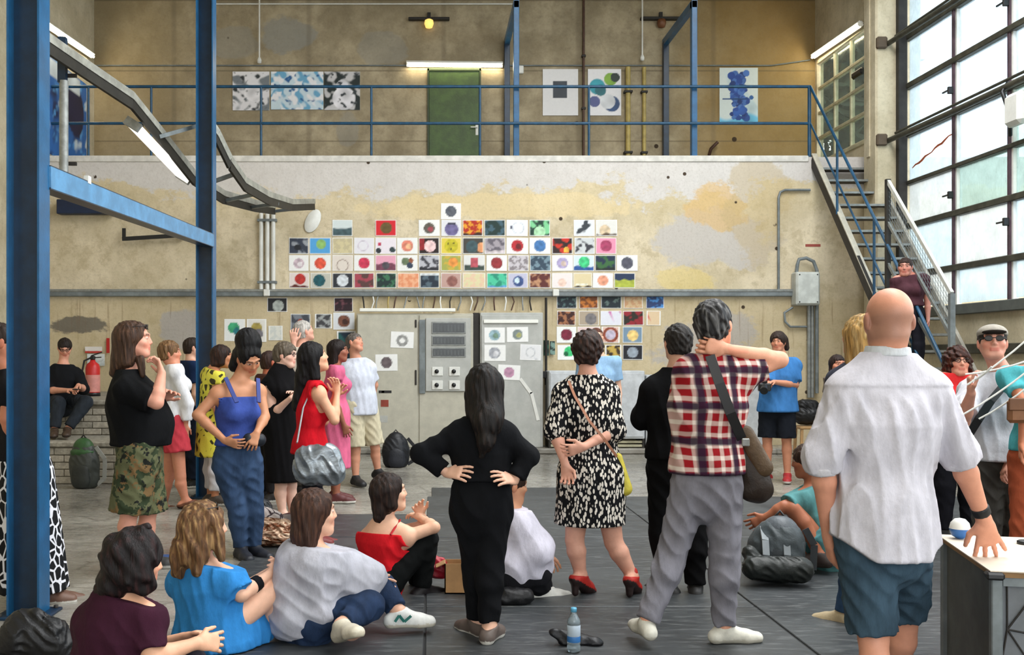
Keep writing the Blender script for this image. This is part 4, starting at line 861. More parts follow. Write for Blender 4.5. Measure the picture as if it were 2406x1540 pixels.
for py in (178, 385): MB().bar(P(140, py, 266), P(180, py, 266), 0.03, 0.03).build('clamp', M_dark, hp)
a, b = P(312, 292, 233), P(432, 418, 205); e = (b-a).normalized(); o = empty('tube_lamp', (a+b)/2, label='glowing white fluorescent fitting hanging under the cable tray', cat='lamp', group='fluorescent tube lamps')
sd = Vector((0.8, 0.2, 0.35)).normalized()
MB().bar(a, b, 0.17, 0.07, (0.3, -0.6, 0.7)).build('batten', mat('lit_white_fitting', (255, 250, 240), 0.35, 0, 0.0, emit=0.9), o)
for q in (a, b): MB().bar(q-e*0.02, q+e*0.02, 0.18, 0.09, (0.3, -0.6, 0.7)).build('end_cap', M_galv, o)
for q in (a.lerp(b, 0.15), a.lerp(b, 0.85)): MB().tube([q, q+Vector((0.02, 0.05, 0.2))], 0.008, 6).build('hanger_wire', M_dark, o)
# pipes on the left wall beside the near column
for k2, (yy, r, lb) in enumerate(((14.2, 0.05, 'dark vertical pipe on the left wall nearest the corner'), (13.4, 0.035, 'thinner dark vertical pipe on the left wall'))):
    pipe('wall_pipe', [(XL+0.08, yy, 8.5), (XL+0.08, yy, 1.5)], r, M_dark, lb, clamps=[(XL+0.06, yy, z) for z in (2.6, 4.1, 5.6)])
# ---------------------------------------------------------------- electrical cabinets
CS = 150.5; CY = F/CS
def cz(py): return EYE+(VY-py)/CS
def cx(px): return (px-VX)/CS
cb = empty('electrical_cabinet', (cx(960), CY, 0.09), label='tall greige double-door electrical cabinet with a meter panel', cat='cabinet')
MB().box((cx(838), CY, 0.09), (cx(1112), YB, cz(737)), bev=0.01).build('body', M_cab, cb)
for (a, b) in ((840, 981), (985, 1109)):
    d = MB().box((cx(a), CY-0.02, cz(1052)), (cx(b), CY+0.005, cz(741)), bev=0.008).build('door', M_cab, cb)
    if a == 840:
        MB().box((cx(975), CY-0.035, cz(905)), (cx(979), CY-0.02, cz(870)), bev=0.003).build('hinge', M_dark, d); MB().box((cx(975), CY-0.035, cz(770)), (cx(979), CY-0.02, cz(752)), bev=0.003).build('hinge', M_dark, d)
pn = MB(); pn.box((cx(1000), CY-0.05, cz(920)), (cx(1106), CY-0.02, cz(748)), bev=0.008); pn = pn.build('meter_panel', M_cab2, cb)
MB().box((cx(985), CY-0.045, cz(925)), (cx(999), CY-0.02, cz(752)), bev=0.004).build('panel_hinge_side', M_duct, cb)
for y0, y1 in ((757, 785), (789, 813), (817, 840)):
    MB().box((cx(1014), CY-0.062, cz(y1)), (cx(1094), CY-0.05, cz(y0)), bev=0.004).build('meter_frame', M_galv, pn)
    MB().box((cx(1017), CY-0.067, cz(y1-3)), (cx(1091), CY-0.060, cz(y0+3))).build('dark_window', mat('smoked_window', (62, 66, 68), 0.3), pn)
    for q in range(9): MB().box((cx(1019+8*q), CY-0.07, cz(y1-5)), (cx(1023+8*q), CY-0.066, cz(y0+6))).build('switch', mat('switch_grey', (96, 100, 102), 0.5), pn)
for px in (1026, 1066):
    for py in (873, 905):
        c = Vector((cx(px), CY-0.052, cz(py)))
        MB().box(c-Vector((0.075, 0.012, 0.07)), c+Vector((0.095, 0.004, 0.07)), bev=0.006).build('switch_plate', M_white, pn)
        MB().lathe([(0.034, 0), (0.03, 0.03), (0, 0.032)], (0, 0, 0), 14, Matrix.Translation(c+Vector((0, -0.012, 0))) @ Matrix.Rotation(math.pi/2, 4, 'X')).build('rotary_knob', M_black, pn)
MB().box((cx(845), CY-0.05, cz(733)), (cx(1070), CY+0.03, cz(725)), bev=0.008).build('top_light_strip', M_tubew, cb)
for k2, (px, py, w, h, m) in enumerate(((905, 921, 15, 3, M_black), (904, 948, 9, 8, mat('dull_red_label', (150, 62, 46), 0.6)), (902, 985, 9, 8, M_cab2), (900, 921, 3, 3, M_black))):
    MB().box((cx(px-w), CY-0.024, cz(py+h)), (cx(px+w), CY-0.019, cz(py-h))).build('door_label', m, cb)
cb2 = empty('electrical_cabinet', (cx(1200), CY, 0.09), label='narrower grey cabinet with five prints stuck on, right of the meter panel', cat='cabinet')
MB().box((cx(1128), CY, 0.09), (cx(1276), YB, cz(735)), bev=0.01).build('body', M_cab2, cb2)
MB().box((cx(1131), CY-0.02, cz(1052)), (cx(1270), CY+0.005, cz(741)), bev=0.008).build('door', M_cab2, cb2)
MB().box((cx(1136), CY-0.05, cz(760)), (cx(1264), CY-0.015, cz(752)), bev=0.006).build('white_rail', M_tubew, cb2)
MB().box((cx(1113), CY+0.06, 0.09), (cx(1127), YB, cz(735))).build('gap_post', M_dark, cb2)
t = MB(); t.bar((cx(1222), CY-0.024, cz(890)), (cx(1248), CY-0.024, cz(925)), 0.05, 0.008, (0, 1, 0)); t.bar((cx(1248), CY-0.024, cz(922)), (cx(1264), CY-0.024, cz(988)), 0.05, 0.008, (0, 1, 0)); t.build('tape_strip', M_white, cb2)
for i, (x0, y0, x1, y1, spec, lb, rr) in enumerate((
    (918, 780, 972, 818, [('fill', W_), ('ring', (150, 150, 148), 0.5, 0.45, 0.26, 0.10)], 'white print with a grey arch on the left cabinet door', -2),
    (882, 833, 934, 872, D((104, 92, 96), 0.34), 'white print with a dark mottled disc on the left cabinet door', 1),
    (1138, 770, 1186, 806, D((146, 176, 186), 0.36, 0.5, 0.5, (120, 150, 130)), 'white print with a blue-green globe on the right cabinet', 0),
    (1191, 769, 1241, 804, D((128, 140, 138), 0.34, 0.5, 0.5, (170, 170, 110)), 'white print with a grey-green disc on the right cabinet', 1),
    (1138, 811, 1188, 849, D((166, 168, 176), 0.36, 0.48, 0.5, (206, 206, 210)), 'white print with a silver-grey disc on the right cabinet', 0),
    (1222, 810, 1271, 847, [('fill', (228, 228, 230)), ('ring', (196, 198, 202), 0.5, 0.5, 0.28, 0.03), ('streak', (206, 208, 212), 2.0, 0.5)], 'pale scribbled print at the right edge of the cabinet', -2),
    (1170, 858, 1222, 893, D((186, 140, 166), 0.36), 'tilted white print with a mauve disc low on the right cabinet', -3))):
    sheet('art_print', x0, y0, x1, y1, CS, spec, lb, 'print', 'art prints on the cabinets', 200+i, d=-0.022, roll=math.radians(rr))
# ragged board and wires above the cabinets
for k2, (px, w, cc) in enumerate(((862, 7, (120, 100, 70)), (905, 12, (84, 76, 56)), (945, 9, (110, 84, 60)), (1010, 10, (74, 70, 54)), (1085, 12, (150, 110, 74)), (1150, 10, (140, 96, 66)), (1215, 12, (160, 124, 84)))):
    pass
pl = empty('cable_bunch', P(1000, 715, 148), label='bunch of loose thin wires hanging between trunking and cabinet tops', cat='cable')
rw = random.Random(5)
for px in list(range(850, 1270, 21)):
    x = (px+rw.uniform(-5, 5)-VX)/148.5; c = rw.choice((M_white, M_galv, M_dark, M_pipeb, M_pipey))
    MB().tube([(x, YB-0.06, 2.47), (x+rw.uniform(-.03, .03), YB-0.09-0.05*rw.random(), 2.38), (x+rw.uniform(-.06, .06), YB-0.1, 2.24)], 0.012, 6).build('wire', c, pl)
# white radiator boxes right of the cabinets
def white_box(x0, y0, x1, y1, s, label, dep, grille=True):
    A, B = P(x0, y1, s), P(x1, y0, s); o = empty('wall_cabinet', A, label=label, cat='cabinet')
    MB().box((A.x, A.y, A.z), (B.x, YB, B.z), bev=0.012).build('case', mat('pale_blue_white', (206, 210, 214), 0.5), o)
    MB().box((A.x+0.02, A.y-0.012, A.z+0.03), (B.x-0.02, A.y+0.01, B.z-0.03), bev=0.006).build('front_panel', mat('pale_blue_white', (206, 210, 214), 0.5), o)
    if grille:
        for i in range(4):
            z = A.z-0.05-0.06*i; MB().box((A.x+0.03, A.y+0.05, z-0.02), (B.x-0.02, A.y+0.12, z+0.02), bev=0.004).build('slat', M_cream, o)
        for xx in (A.x, B.x-0.03): MB().box((xx, A.y+0.03, 0.09), (xx+0.03, YB, A.z)).build('leg', M_dark, o)
    return o
white_box(1290, 872, 1515, 1032, 152, 'white metal wall cabinet on a slatted base behind the dress woman', 0.5)
white_box(1518, 882, 1800, 1050, 152, 'wide pale wall cabinet behind the plaid-shirt man', 0.5)
for i, (x0, y0, x1, y1, cc, lb) in enumerate(((1277, 800, 1290, 836, (46, 84, 66), 'narrow dark green picture strip at the cabinet edge'), (1292, 802, 1304, 834, (120, 150, 140), 'narrow grey-green picture strip next to the vivid green print'))):
    sheet('art_print', x0, y0, x1, y1, 147.5, Mo(cc, (30, 44, 40), 2, 0.1), lb, 'print', 'small art prints on the picture wall', 300+i, 8, 12, 0.0)
tag(MB().tube([P(1283, 700, 148), P(1283, 800, 148), P(1283, 905, 148)], 0.02, 8).build('wall_pipe', M_dark, origin=P(1283, 800, 148)), 'thin dark pipe on the wall at the right edge of the cabinets', 'pipe')
b_ = P(1284, 880, 149); tag(MB().box(b_-Vector((0.06, 0.03, 0.06)), b_+Vector((0.05, 0.04, 0.05)), bev=0.01).build('wall_socket', M_black, origin=b_), 'small black socket at the lower end of the dark pipe', 'socket')
# ---------------------------------------------------------------- fire extinguisher and signs in the left corner
fe = empty('fire_extinguisher', P(217, 900, 166), label='red fire extinguisher standing on the whitewashed ledge in the left corner', cat='extinguisher')
c = P(218, 903, 166); c.z = 0.951; fe.location = c
R = mat('extinguisher_red', (206, 36, 34), 0.35, 0, 0.05)
MB().lathe([(0.0, 0), (0.09, 0), (0.1, 0.015), (0.1, 0.40), (0.085, 0.45), (0.04, 0.485), (0.035, 0.51), (0, 0.51)], c, 24).build('cylinder', R, fe)
MB().lathe([(0.101, 0.06), (0.1015, 0.12), (0.1015, 0.24), (0.101, 0.3)], c, 24).build('label_band', mat('extinguisher_label', (226, 150, 140), 0.5), fe)
MB().lathe([(0.095, -0.0), (0.106, 0.0), (0.106, 0.04), (0.1, 0.05)], c, 24).build('base_ring', M_black, fe)
v = MB().box(c+Vector((-0.03, -0.03, 0.51)), c+Vector((0.03, 0.03, 0.57)), bev=0.01); v.bar(c+Vector((-0.02, 0, 0.57)), c+Vector((0.13, 0, 0.62)), 0.025, 0.015); v.bar(c+Vector((-0.02, 0, 0.54)), c+Vector((0.12, 0, 0.55)), 0.025, 0.015); v.build('valve', M_black, fe)
MB().tube([c+Vector((-0.03, 0, 0.54)), c+Vector((-0.11, -0.03, 0.5)), c+Vector((-0.14, -0.03, 0.35)), c+Vector((-0.12, -0.02, 0.15))], 0.014, 8).build('hose', M_black, fe)
for (x0, y0, x1, y1, spec, lb) in ((200, 815, 240, 830, [('fill', (226, 220, 216)), ('low', (190, 60, 50), 0.35)], 'small white sign with a red line above the extinguisher'), (205, 832, 246, 860, [('fill', (214, 218, 218)), ('low', (190, 196, 196), 0.5)], 'pale notice sheet behind the extinguisher'), (250, 795, 258, 830, [('fill', (180, 40, 36))], 'narrow red sign beside the long-haired man')):
    sheet('wall_sign', x0, y0, x1, y1, 147.3, spec, lb, 'sign', None, x0, 10, 8, 0.0)
# ================================================================ people
M_skin = vmat('skin', 0.5, 0.12, 160, 0.04, 0, (1, 1, 1), 30, 0.4)
M_cloth = vmat('cotton_cloth', 0.9, 0.45, 70, 0.10, 0.0, (1, 1, 0.5), 18, 0.12)
M_hair = vmat('hair', 0.5, 0.9, 120, 0.32, 0, (1, 1, 0.12), 70, 0.22)
M_shoe = vmat('shoe_leather', 0.5, 0.15, 60, 0.08)
M_denim = vmat('denim', 0.85, 0.4, 140, 0.22, 0.0, (1, 1, 0.35), 14, 0.2)
M_leather = vmat('bag_leather', 0.45, 0.4, 50, 0.15, 0, (1, 1, 1), 12)
def m_plaid():
    t = NT('red_plaid_cotton', 0.85, 0, 0.2); co = t.coord(); w = t.noise(co, 5.0, 2); x, y, z = t.sep(co)
    xx = t.math('ADD', t.math('ADD', x, t.math('MULTIPLY', y, 0.35)), t.math('MULTIPLY', w, 0.02)); zz = t.math('ADD', z, t.math('MULTIPLY', w, 0.03))
    def band(v, per, lo, hi, off=0.0):
        f = t.math('FRACT', t.math('ADD', t.math('DIVIDE', v, per), off)); return t.math('MULTIPLY', t.step(f, lo-0.05, lo+0.05), t.step(f, hi+0.05, hi-0.05))
    rx, rz = band(xx, 0.060, 0.18, 0.80), band(zz, 0.060, 0.18, 0.80); nx, nz = band(xx, 0.180, 0.02, 0.24), band(zz, 0.180, 0.02, 0.24)
    c = t.mix(t.math('MULTIPLY', t.math('ADD', rx, rz), 0.5), lin((226, 212, 200)), lin((148, 20, 28)))
    c = t.mix(t.math('MULTIPLY', t.math('MAXIMUM', nx, nz), 0.9), c, lin((20, 24, 48)))
    t.base(c); t.bump(t.noise(co, 90, 3), 0.25, 0.004); return t.m
def m_leafprint(name, sc, dark, light, a=0.10, b=0.2):
    t = NT(name, 0.8, 0, 0.2); co = t.coord(); n = t.noise(co, 9.0, 2)
    v = t.n('ShaderNodeTexVoronoi', feature='DISTANCE_TO_EDGE'); t.put(v.inputs['Vector'], t.map(co, (1.0, 1.0, 0.8), rot=(0.3, 0.5, 0.4))); v.inputs['Scale'].default_value = sc
    t.base(t.mix(t.step(t.math('ADD', v.outputs[0], t.math('MULTIPLY', t.math('SUBTRACT', n, 0.5), 0.10)), a, a+0.03), light, dark)); t.bump(t.noise(co, 60, 3), 0.3, 0.005); return t.m
def m_camo():
    t = NT('camouflage_cotton', 0.85, 0, 0.2); co = t.coord()
    a, b, c_ = t.noise(co, 9, 3, 0.6), t.noise(t.map(co, (1, 1, 1), (3, 1, 2)), 11, 3, 0.6), t.noise(t.map(co, (1, 1, 1), (7, 5, 2)), 13, 3, 0.6)
    c = t.mix(t.step(a, 0.50, 0.53), lin((92, 94, 66)), lin((48, 58, 38))); c = t.mix(t.step(b, 0.56, 0.58), c, lin((112, 88, 56))); c = t.mix(t.step(c_, 0.60, 0.62), c, lin((28, 30, 26)))
    t.base(c); t.bump(t.noise(co, 50, 4), 0.4, 0.006); return t.m
def m_bronze():
    t = NT('shiny_bronze_fabric', 0.3, 0.6, 0.5); co = t.coord(); n = t.noise(t.map(co, (1, 1, 3)), 9, 4, 0.7, 1.5)
    t.base(t.mix(t.step(n, 0.42, 0.6), lin((120, 62, 30)), lin((240, 206, 176)))); t.bump(n, 0.6, 0.03); return t.m
M_plaid = m_plaid(); M_camo = m_camo(); M_bronze = m_bronze()
def m_leaves():
    t = NT('leaf_print_cotton', 0.85, 0, 0.15); co = t.coord(); fac = 0
    for rot, loc, thr in ((0.65, (0, 0, 0), 0.37), (-0.75, (3.1, 1.7, 0.6), 0.34)):
        d = t.vor(t.map(co, (2.3, 1.6, 1.0), loc, (0, rot, 0)), 24); f = t.step(d, thr+0.04, thr-0.04); fac = f if fac == 0 else t.math('MAXIMUM', fac, f)
    t.base(t.mix(fac, lin((16, 16, 19)), lin((216, 208, 196)))); t.bump(t.noise(co, 60, 3), 0.3, 0.005); return t.m
M_leaf = m_leaves()
M_flow = m_leafprint('black_white_flower_print', 15, lin((16, 17, 20)), lin((214, 214, 220)), 0.06)
M_floral = m_leafprint('white_floral_canvas', 13, lin((222, 210, 206)), lin((84, 72, 76)), 0.05)
def yawv(y, p=0.0):
    y, p = math.radians(y), math.radians(p); return np.array([math.sin(y)*math.cos(p), math.cos(y)*math.cos(p), math.sin(p)])
def frame_from(y, p=0.0, r=0.0):
    f = yawv(y, p); s = np.array([math.cos(math.radians(y)), -math.sin(math.radians(y)), 0.0]); u = np.cross(s, f)
    a = math.radians(r); s, u = s*math.cos(a)+u*math.sin(a), u*math.cos(a)-s*math.sin(a); return np.array([s, f, u])
NP = 0
class Person:
    def __init__(o, label, s, yaw, J=None, cx=None, H=1.7, z0=0.0, head=None, skin=(214, 160, 130), build=1.0, hs=1.0, sex='m', tl=None, tr=None, hands=None, grp='visitors in the hall', extra=(), eyes=True, waist=1.0, cell=None, stub=None):
        o.stub = stub
        o.s, o.yaw, o.b, o.hs, o.sex, o.z0 = s, yaw, build, hs, sex, z0; o.J = {}; o.waist = waist
        c0, s0 = math.cos(math.radians(yaw)), math.sin(math.radians(yaw))
        if cx is not None:
            B = V3(P(cx, 835, s)); B[2] = z0; f = yawv(yaw); e = np.array([c0, -s0, 0.0]); e = e if c0 >= 0 else -e
            k = H; sw = 0.112*k*(1.0 if sex == 'm' else 0.92)*build**0.3; up = np.array([0, 0, 1.0])
            o.J = dict(hd=B+up*(H-0.105*hs)+f*0.03, nk=B+up*0.845*k, sl=B-e*sw+up*0.812*k, sr=B+e*sw+up*0.812*k, el=B-e*(sw+0.05)+up*0.625*k-f*0.02, er=B+e*(sw+0.05)+up*0.625*k-f*0.02,
                       wl=B-e*(sw+0.04)+up*0.485*k+f*0.07, wr=B+e*(sw+0.04)+up*0.485*k+f*0.07, hl=B-e*0.055*k+up*0.52*k, hr=B+e*0.055*k+up*0.52*k,
                       kl=B-e*0.062*k+up*0.285*k+f*0.02, kr=B+e*0.062*k+up*0.285*k+f*0.02, al=B-e*0.065*k+up*0.05*k, ar=B+e*0.065*k+up*0.05*k)
        for k, v in (J or {}).items():
            o.J[k] = V3(P(v[0], v[1], s, v[2] if len(v) > 2 else 0.0))
        for q in ('sl', 'sr'):
            if q in (J or {}): o.J[q] = o.J[q]*0.93+np.array([o.J['nk'][0], o.J['nk'][1], o.J[q][2]])*0.07-np.array([0, 0, 0.045])
        J = o.J
        o.H = head if head else (yaw, 0, 0); o.hf = frame_from(*o.H); o.f = yawv(yaw)
        o.cellB = cell or min(0.013, max(0.0075, 3.0/s)); o.cellF = min(0.0075, max(0.0042, 1.7/s))
        o.tl = yaw if tl is None else tl; o.tr = yaw if tr is None else tr
        g = (J['al']+J['ar'])/2 if 'al' in J else (J['hl']+J['hr'])/2; o.O = np.array([g[0], g[1], z0]); o.skin = np.array(lin(skin))
        o.root = empty('person', Vector(o.O), label=label, cat='person', group=grp)
        o.P = (J['hl']+J['hr'])/2; o.N = J['nk']; lat = unit(unit(J['sr']-J['sl'])+0.7*unit(J['hr']-J['hl'])); o.lat = lat
        sp = unit(o.N-o.P); F = unit(np.cross(sp, lat)); o.F = F if F@o.f > 0 else -F
        if abs(F@o.f) < 0.2: o.F = unit(np.cross(sp, lat))
        o.body(extra, hands or {})
    # --- shapes shared by body and clothes
    def torso(o, sd, g=0.0, sh=True, k=0.05, low=True, cuts=()):
        J, b = o.J, o.b; w, N, Pv = None, o.N, o.P; W = Pv+(N-Pv)*0.40; Cc = Pv+(N-Pv)*0.62; U = Pv+(N-Pv)*0.80; F = o.F; sq = (F, 0.70); fm = o.sex == 'f'
        rh, rw, rc = (0.148 if fm else 0.148)*b+g, (0.118 if fm else 0.14)*b*o.waist+g, (0.142 if fm else 0.165)*b+g
        if low: sd.cone(Pv-(N-Pv)*0.06, Pv+(N-Pv)*0.08, rh, rh, k, (F, 0.72), cuts)
        sd.cone(Pv+(N-Pv)*0.05, W, rh*0.98, rw, k, (F, 0.72), cuts)
        if not cuts: sd.cone(W, Cc, rw, rc, k, sq); sd.cone(Cc, U, rc, 0.105*b+g, k, sq)
        if sh:
            a, c = J['sl']*0.88+Cc*0.12, J['sr']*0.88+Cc*0.12
            sd.cone(J['sl'], J['sr'], 0.054*b**0.5+g, None, 0.035); sd.cone(a, c, 0.075+g*0.8, None, 0.04, (F, 0.85))
            for q in ('sl', 'sr'): sd.cone(N+(J['hd']-N)*0.08, J[q]*0.75+N*0.25, 0.042+g, 0.048+g, 0.035)
        if fm and sh:
            for q in ('sl', 'sr'): sd.cone(Cc*0.62+J[q]*0.38+F*0.055-(N-Pv)*0.06, Cc*0.62+J[q]*0.38+F*0.085-(N-Pv)*0.09, 0.062*b+g, None, 0.04)
    def arm(o, sd, q, g=0.0, to=2.0, k=0.016, flare=0.0):
        k = min(k, 0.018)
        J, b = o.J, o.b**0.6*(1.0 if o.sex == 'm' else 0.86); S, E, Wt = J['s'+q], J['e'+q], J['w'+q]
        r = lambda t: (0.052-0.010*t if t <= 1 else 0.042-0.015*(t-1))*b+g+flare*t
        e1 = min(to, 1.0); p1 = S+(E-S)*e1
        if to <= 1.0: sd.cone(S, p1, r(0), r(e1), k, None, ((p1, unit(p1-S)),)); return
        sd.cone(S, E, r(0), r(1), k); p2 = E+(Wt-E)*(to-1)
        m = E+(Wt-E)*0.3
        if g < 0.004: sd.cone(E, m, r(1), r(1.0)*1.02, k); sd.cone(m, Wt, r(1.0)*1.02, r(2)*0.95, k, None)
        else: sd.cone(E, p2, r(1), r(to), k, None, ((p2, unit(p2-E)),))
    def leg(o, sd, q, g=0.0, to=2.0, k=0.04, g2=None, taper=0.0):
        k = 0.014
        J, b = o.J, o.b**0.6; Hh, K, A = J['h'+q], J['k'+q], J['a'+q]; g2 = g if g2 is None else g2
        if to <= 1.0:
            p = Hh+(K-Hh)*to; sd.cone(Hh, p, 0.088*b+g, 0.088*b+g+(g2-g)-(0.03*b)*to*(1-taper*0), k, None, ((p, unit(p-Hh)),)); return
        sd.cone(Hh, K, 0.084*b+g, 0.056*b+g*0.5+g2*0.5, 0.02); p = K+(A-K)*(to-1)
        if g < 0.004:
            back = unit(np.cross(np.cross(A-K, o.f), A-K)); m = K+(A-K)*0.30-back*0.012
            sd.cone(K, m, 0.052*b, 0.056*b, k); sd.cone(m, A, 0.056*b, 0.034*b, k)
        else:
            back = unit(np.cross(np.cross(A-K, o.f), A-K)); m = K+(A-K)*0.30-back*0.012
            if to > 1.4: sd.cone(K, m, 0.056*b+g*0.5+g2*0.5, 0.058*b+g2, k)
            sd.cone(K, p, 0.056*b+g*0.5+g2*0.5, (0.036+0.016*(2-to))*b+g2, k, None, ((p, unit(p-K)),))
    def foot(o, sd, q, g=0.0):
        A = o.J['a'+q]; t = o.tl if q == 'l' else o.tr; d = yawv(*t) if isinstance(t, (tuple, list)) else yawv(t); up = unit(np.cross(np.cross(d, (0, 0, 1)), d)); L = 0.245*(1.0 if o.sex == 'm' else 0.9)
        hl = A-d*0.045-up*0.045; bl = A+d*(L*0.50)-up*0.052; tp = A+d*(L*0.76)-up*0.058; side = np.cross(d, up)
        sd.cone(A, hl, 0.033+g, 0.032+g, 0.02); sd.cone(A-up*0.01+d*0.01, bl, 0.036+g, 0.03+g, 0.03); sd.cone(hl, bl, 0.03+g, 0.034+g, 0.02)
        sd.cone(bl-side*0.012, tp-side*0.012, 0.03+g, 0.024+g, 0.02); sd.cone(bl+side*0.014, tp+side*0.01, 0.03+g, 0.024+g, 0.02)
        return A, d, up
    def hand(o, sd, q, spec):
        J = o.J; Wt, E = J['w'+q], J['e'+q]; sc = (1.0 if o.sex == 'm' else 0.9)*o.hs**0.5
        d = unit(V3(P(*spec['tip'][:2], o.s, spec['tip'][2] if len(spec['tip']) > 2 else 0))-Wt) if 'tip' in spec else unit(Wt-E)
        th = unit(spec.get('thumb', o.f)); th = unit(th-d*(th@d)); n = np.cross(d, th); pn = spec.get('palm')
        if pn is not None and n@V3(pn) < 0: n = -n
        if pn is None:
            inw = o.P-Wt; n = n if n@inw > 0 else -n          # n points out of the palm
        curl = spec.get('curl', 0.5); sp = spec.get('spread', 0.12)
        K = Wt+d*0.088*sc
        sd.cone(Wt, Wt+d*0.03*sc, 0.026*sc, 0.030*sc, 0.015, (n, 0.72)); sd.cone(Wt+d*0.03*sc+th*0.012*sc, K+th*0.022*sc, 0.024*sc, 0.019*sc, 0.012, (n, 0.62)); sd.cone(Wt+d*0.03*sc-th*0.012*sc, K-th*0.026*sc, 0.023*sc, 0.018*sc, 0.012, (n, 0.62)); sd.cone(Wt+d*0.045*sc, K, 0.028*sc, 0.024*sc, 0.012, (n, 0.5))
        for i, (off, L) in enumerate(((0.033, 0.074), (0.011, 0.083), (-0.012, 0.077), (-0.034, 0.060))):
            b0 = K+th*off*sc-d*0.012*sc; a = (1.5-i)*sp; dv = unit(d*math.cos(a)+th*math.sin(a)); c = curl*(1+0.12*i); p = b0; r0 = 0.0092*sc
            for j, fr in enumerate((0.5, 0.3, 0.24)):
                an = c*(0.5+j*0.75) if j else c*0.5; dd = dv*math.cos(an)+n*math.sin(an); p2 = p+dd*(L*fr+(0.012 if j == 0 else 0))*sc
                sd.cone(p, p2, r0*(1-0.08*j), r0*(0.94-0.08*j), 0.004); p = p2
        b0 = Wt+d*0.025*sc+th*0.022*sc; t1 = unit(d*0.6+th*0.75+n*0.25); p = b0+t1*0.046*sc; sd.cone(b0, p, 0.015*sc, 0.0115*sc, 0.012)
        t2 = unit(d*0.9+th*(0.45-0.4*min(curl, 1))+n*(0.1+0.4*min(curl, 1))); sd.cone(p, p+t2*0.034*sc, 0.0108*sc, 0.0095*sc, 0.005); p = p+t2*0.034*sc; sd.cone(p, p+t2*0.02*sc, 0.0092*sc, 0.008*sc, 0.004)
        sd.fine.append((Wt-0.11*sc+d*0.07, Wt+0.12*sc+d*0.07, min(o.cellF, 0.0055)))
    def headp(o, sd):
        c, R, h = o.J['hd'], o.hf, o.hs; q = lambda r, f, u: c+(R[0]*r+R[1]*f+R[2]*u)*h
        sd.ell(q(0, -0.012, 0.025), R, np.array((0.075, 0.096, 0.086))*h, 0.03); sd.ell(q(0, 0.022, -0.042), R, np.array((0.059, 0.072, 0.076))*h, 0.03); sd.cone(q(-0.015, 0.066, -0.094), q(0.015, 0.066, -0.094), 0.02*h, None, 0.025)
        for sgn in (-1, 1):
            sd.cone(q(sgn*0.05, 0.0, -0.04), q(sgn*0.028, 0.055, -0.085), 0.022*h, 0.02*h, 0.03); sd.ell(q(sgn*0.079, -0.008, -0.008), R @ np.eye(3), np.array((0.010, 0.019, 0.031))*h, 0.006)
            sd.cone(q(sgn*0.043, 0.062, -0.022), q(sgn*0.05, 0.045, -0.015), 0.018*h, None, 0.03)
            sd.ell(q(sgn*0.031, 0.077, 0.012), R, np.array((0.014, 0.012, 0.009))*h, 0.004)
            sd.cone(q(sgn*0.012, 0.085, 0.033), q(sgn*0.048, 0.068, 0.034), 0.010*h, 0.009*h, 0.012)
        sd.cone(q(0, 0.084, 0.022), q(0, 0.100, -0.020), 0.0075*h, 0.0105*h, 0.012); sd.cone(q(-0.010, 0.091, -0.025), q(0.010, 0.091, -0.025), 0.0078*h, None, 0.008)
        sd.cone(q(-0.017, 0.083, -0.052), q(0.017, 0.083, -0.052), 0.0075*h, None, 0.008); sd.cone(q(-0.014, 0.083, -0.064), q(0.014, 0.083, -0.064), 0.0085*h, None, 0.008)
        sd.cone(q(0, -0.035, -0.06), o.N, 0.052*(1 if o.sex == 'm' else 0.88)*h, 0.060*(1 if o.sex == 'm' else 0.85)*o.b**0.4, 0.035)
        e = 0.14*h; sd.fine.append((c-e, c+e, o.cellF))
    def body(o, extra, hands):
        sd = SDF(); o.torso(sd, -0.004); o.headp(sd)
        for q in 'lr':
            if 'w'+q in o.J: o.arm(sd, q); o.hand(sd, q, hands.get(q, {}))
            if 'a'+q in o.J: o.leg(sd, q); o.foot(sd, q)
        for e in extra: sd.cone(*e)
        c, R, h = o.J['hd'], o.hf, o.hs; sk = o.skin
        def col(V):
            L = (V-c) @ R.T/h; r, f, u = np.abs(L[:, 0]), L[:, 1], L[:, 2]; C = np.tile(sk, (len(V), 1)); near = (np.abs(L) < 0.15).all(1)
            def pt(m, cc, w=1.0): C[m & near] = C[m & near]*(1-w)+np.array(lin(cc))*w if not isinstance(cc, np.ndarray) else C[m & near]*(1-w)+cc*w
            pt((np.hypot(r-0.038, u+0.03) < 0.026) & (f > 0.03), sk*np.array((1.08, 0.78, 0.74)), 0.5)
            pt((r < 0.027) & (np.abs(u+0.058) < 0.0115) & (f > 0.06), sk*np.array((0.85, 0.48, 0.48)), 0.8)
            pt((np.abs(r-0.031) < 0.014) & (np.abs(u-0.012) < 0.0065) & (f > 0.05), (216, 204, 194), 0.6 if o.s > 300 else 0.15)
            pt((np.abs(r-0.030) < 0.0065) & (np.abs(u-0.012) < 0.007) & (f > 0.05), (38, 28, 24), 0.95)
            pt((np.abs(r-0.031) < 0.021) & (np.abs(u-0.034) < 0.006) & (f > 0.045), o.brow, 0.75)
            pt((r > 0.076) & (f < 0.03), sk*np.array((1.0, 0.74, 0.7)), 0.5)
            if o.stub:
                w = (np.clip((0.052-u)/0.05, 0, 1)*np.clip((u+0.10)/0.03, 0, 1)*np.clip((0.05-f)/0.03, 0, 1)*0.5*near)[:, None]; C[:] = C*(1-w)+np.array(lin(o.stub))*w
            return C
        o.brow = (70, 52, 40)
        o.bodyobj = sdf_obj('body', sd, o.cellB, M_skin, col, o.root, o.O)
    def mk(o, name, sd, m, col, label=None, h=None): return sdf_obj(name, sd, h or o.cellB, m, col, o.root, o.O, label)
    def px(o, x, y, d=0.0): return V3(P(x, y, o.s, d))
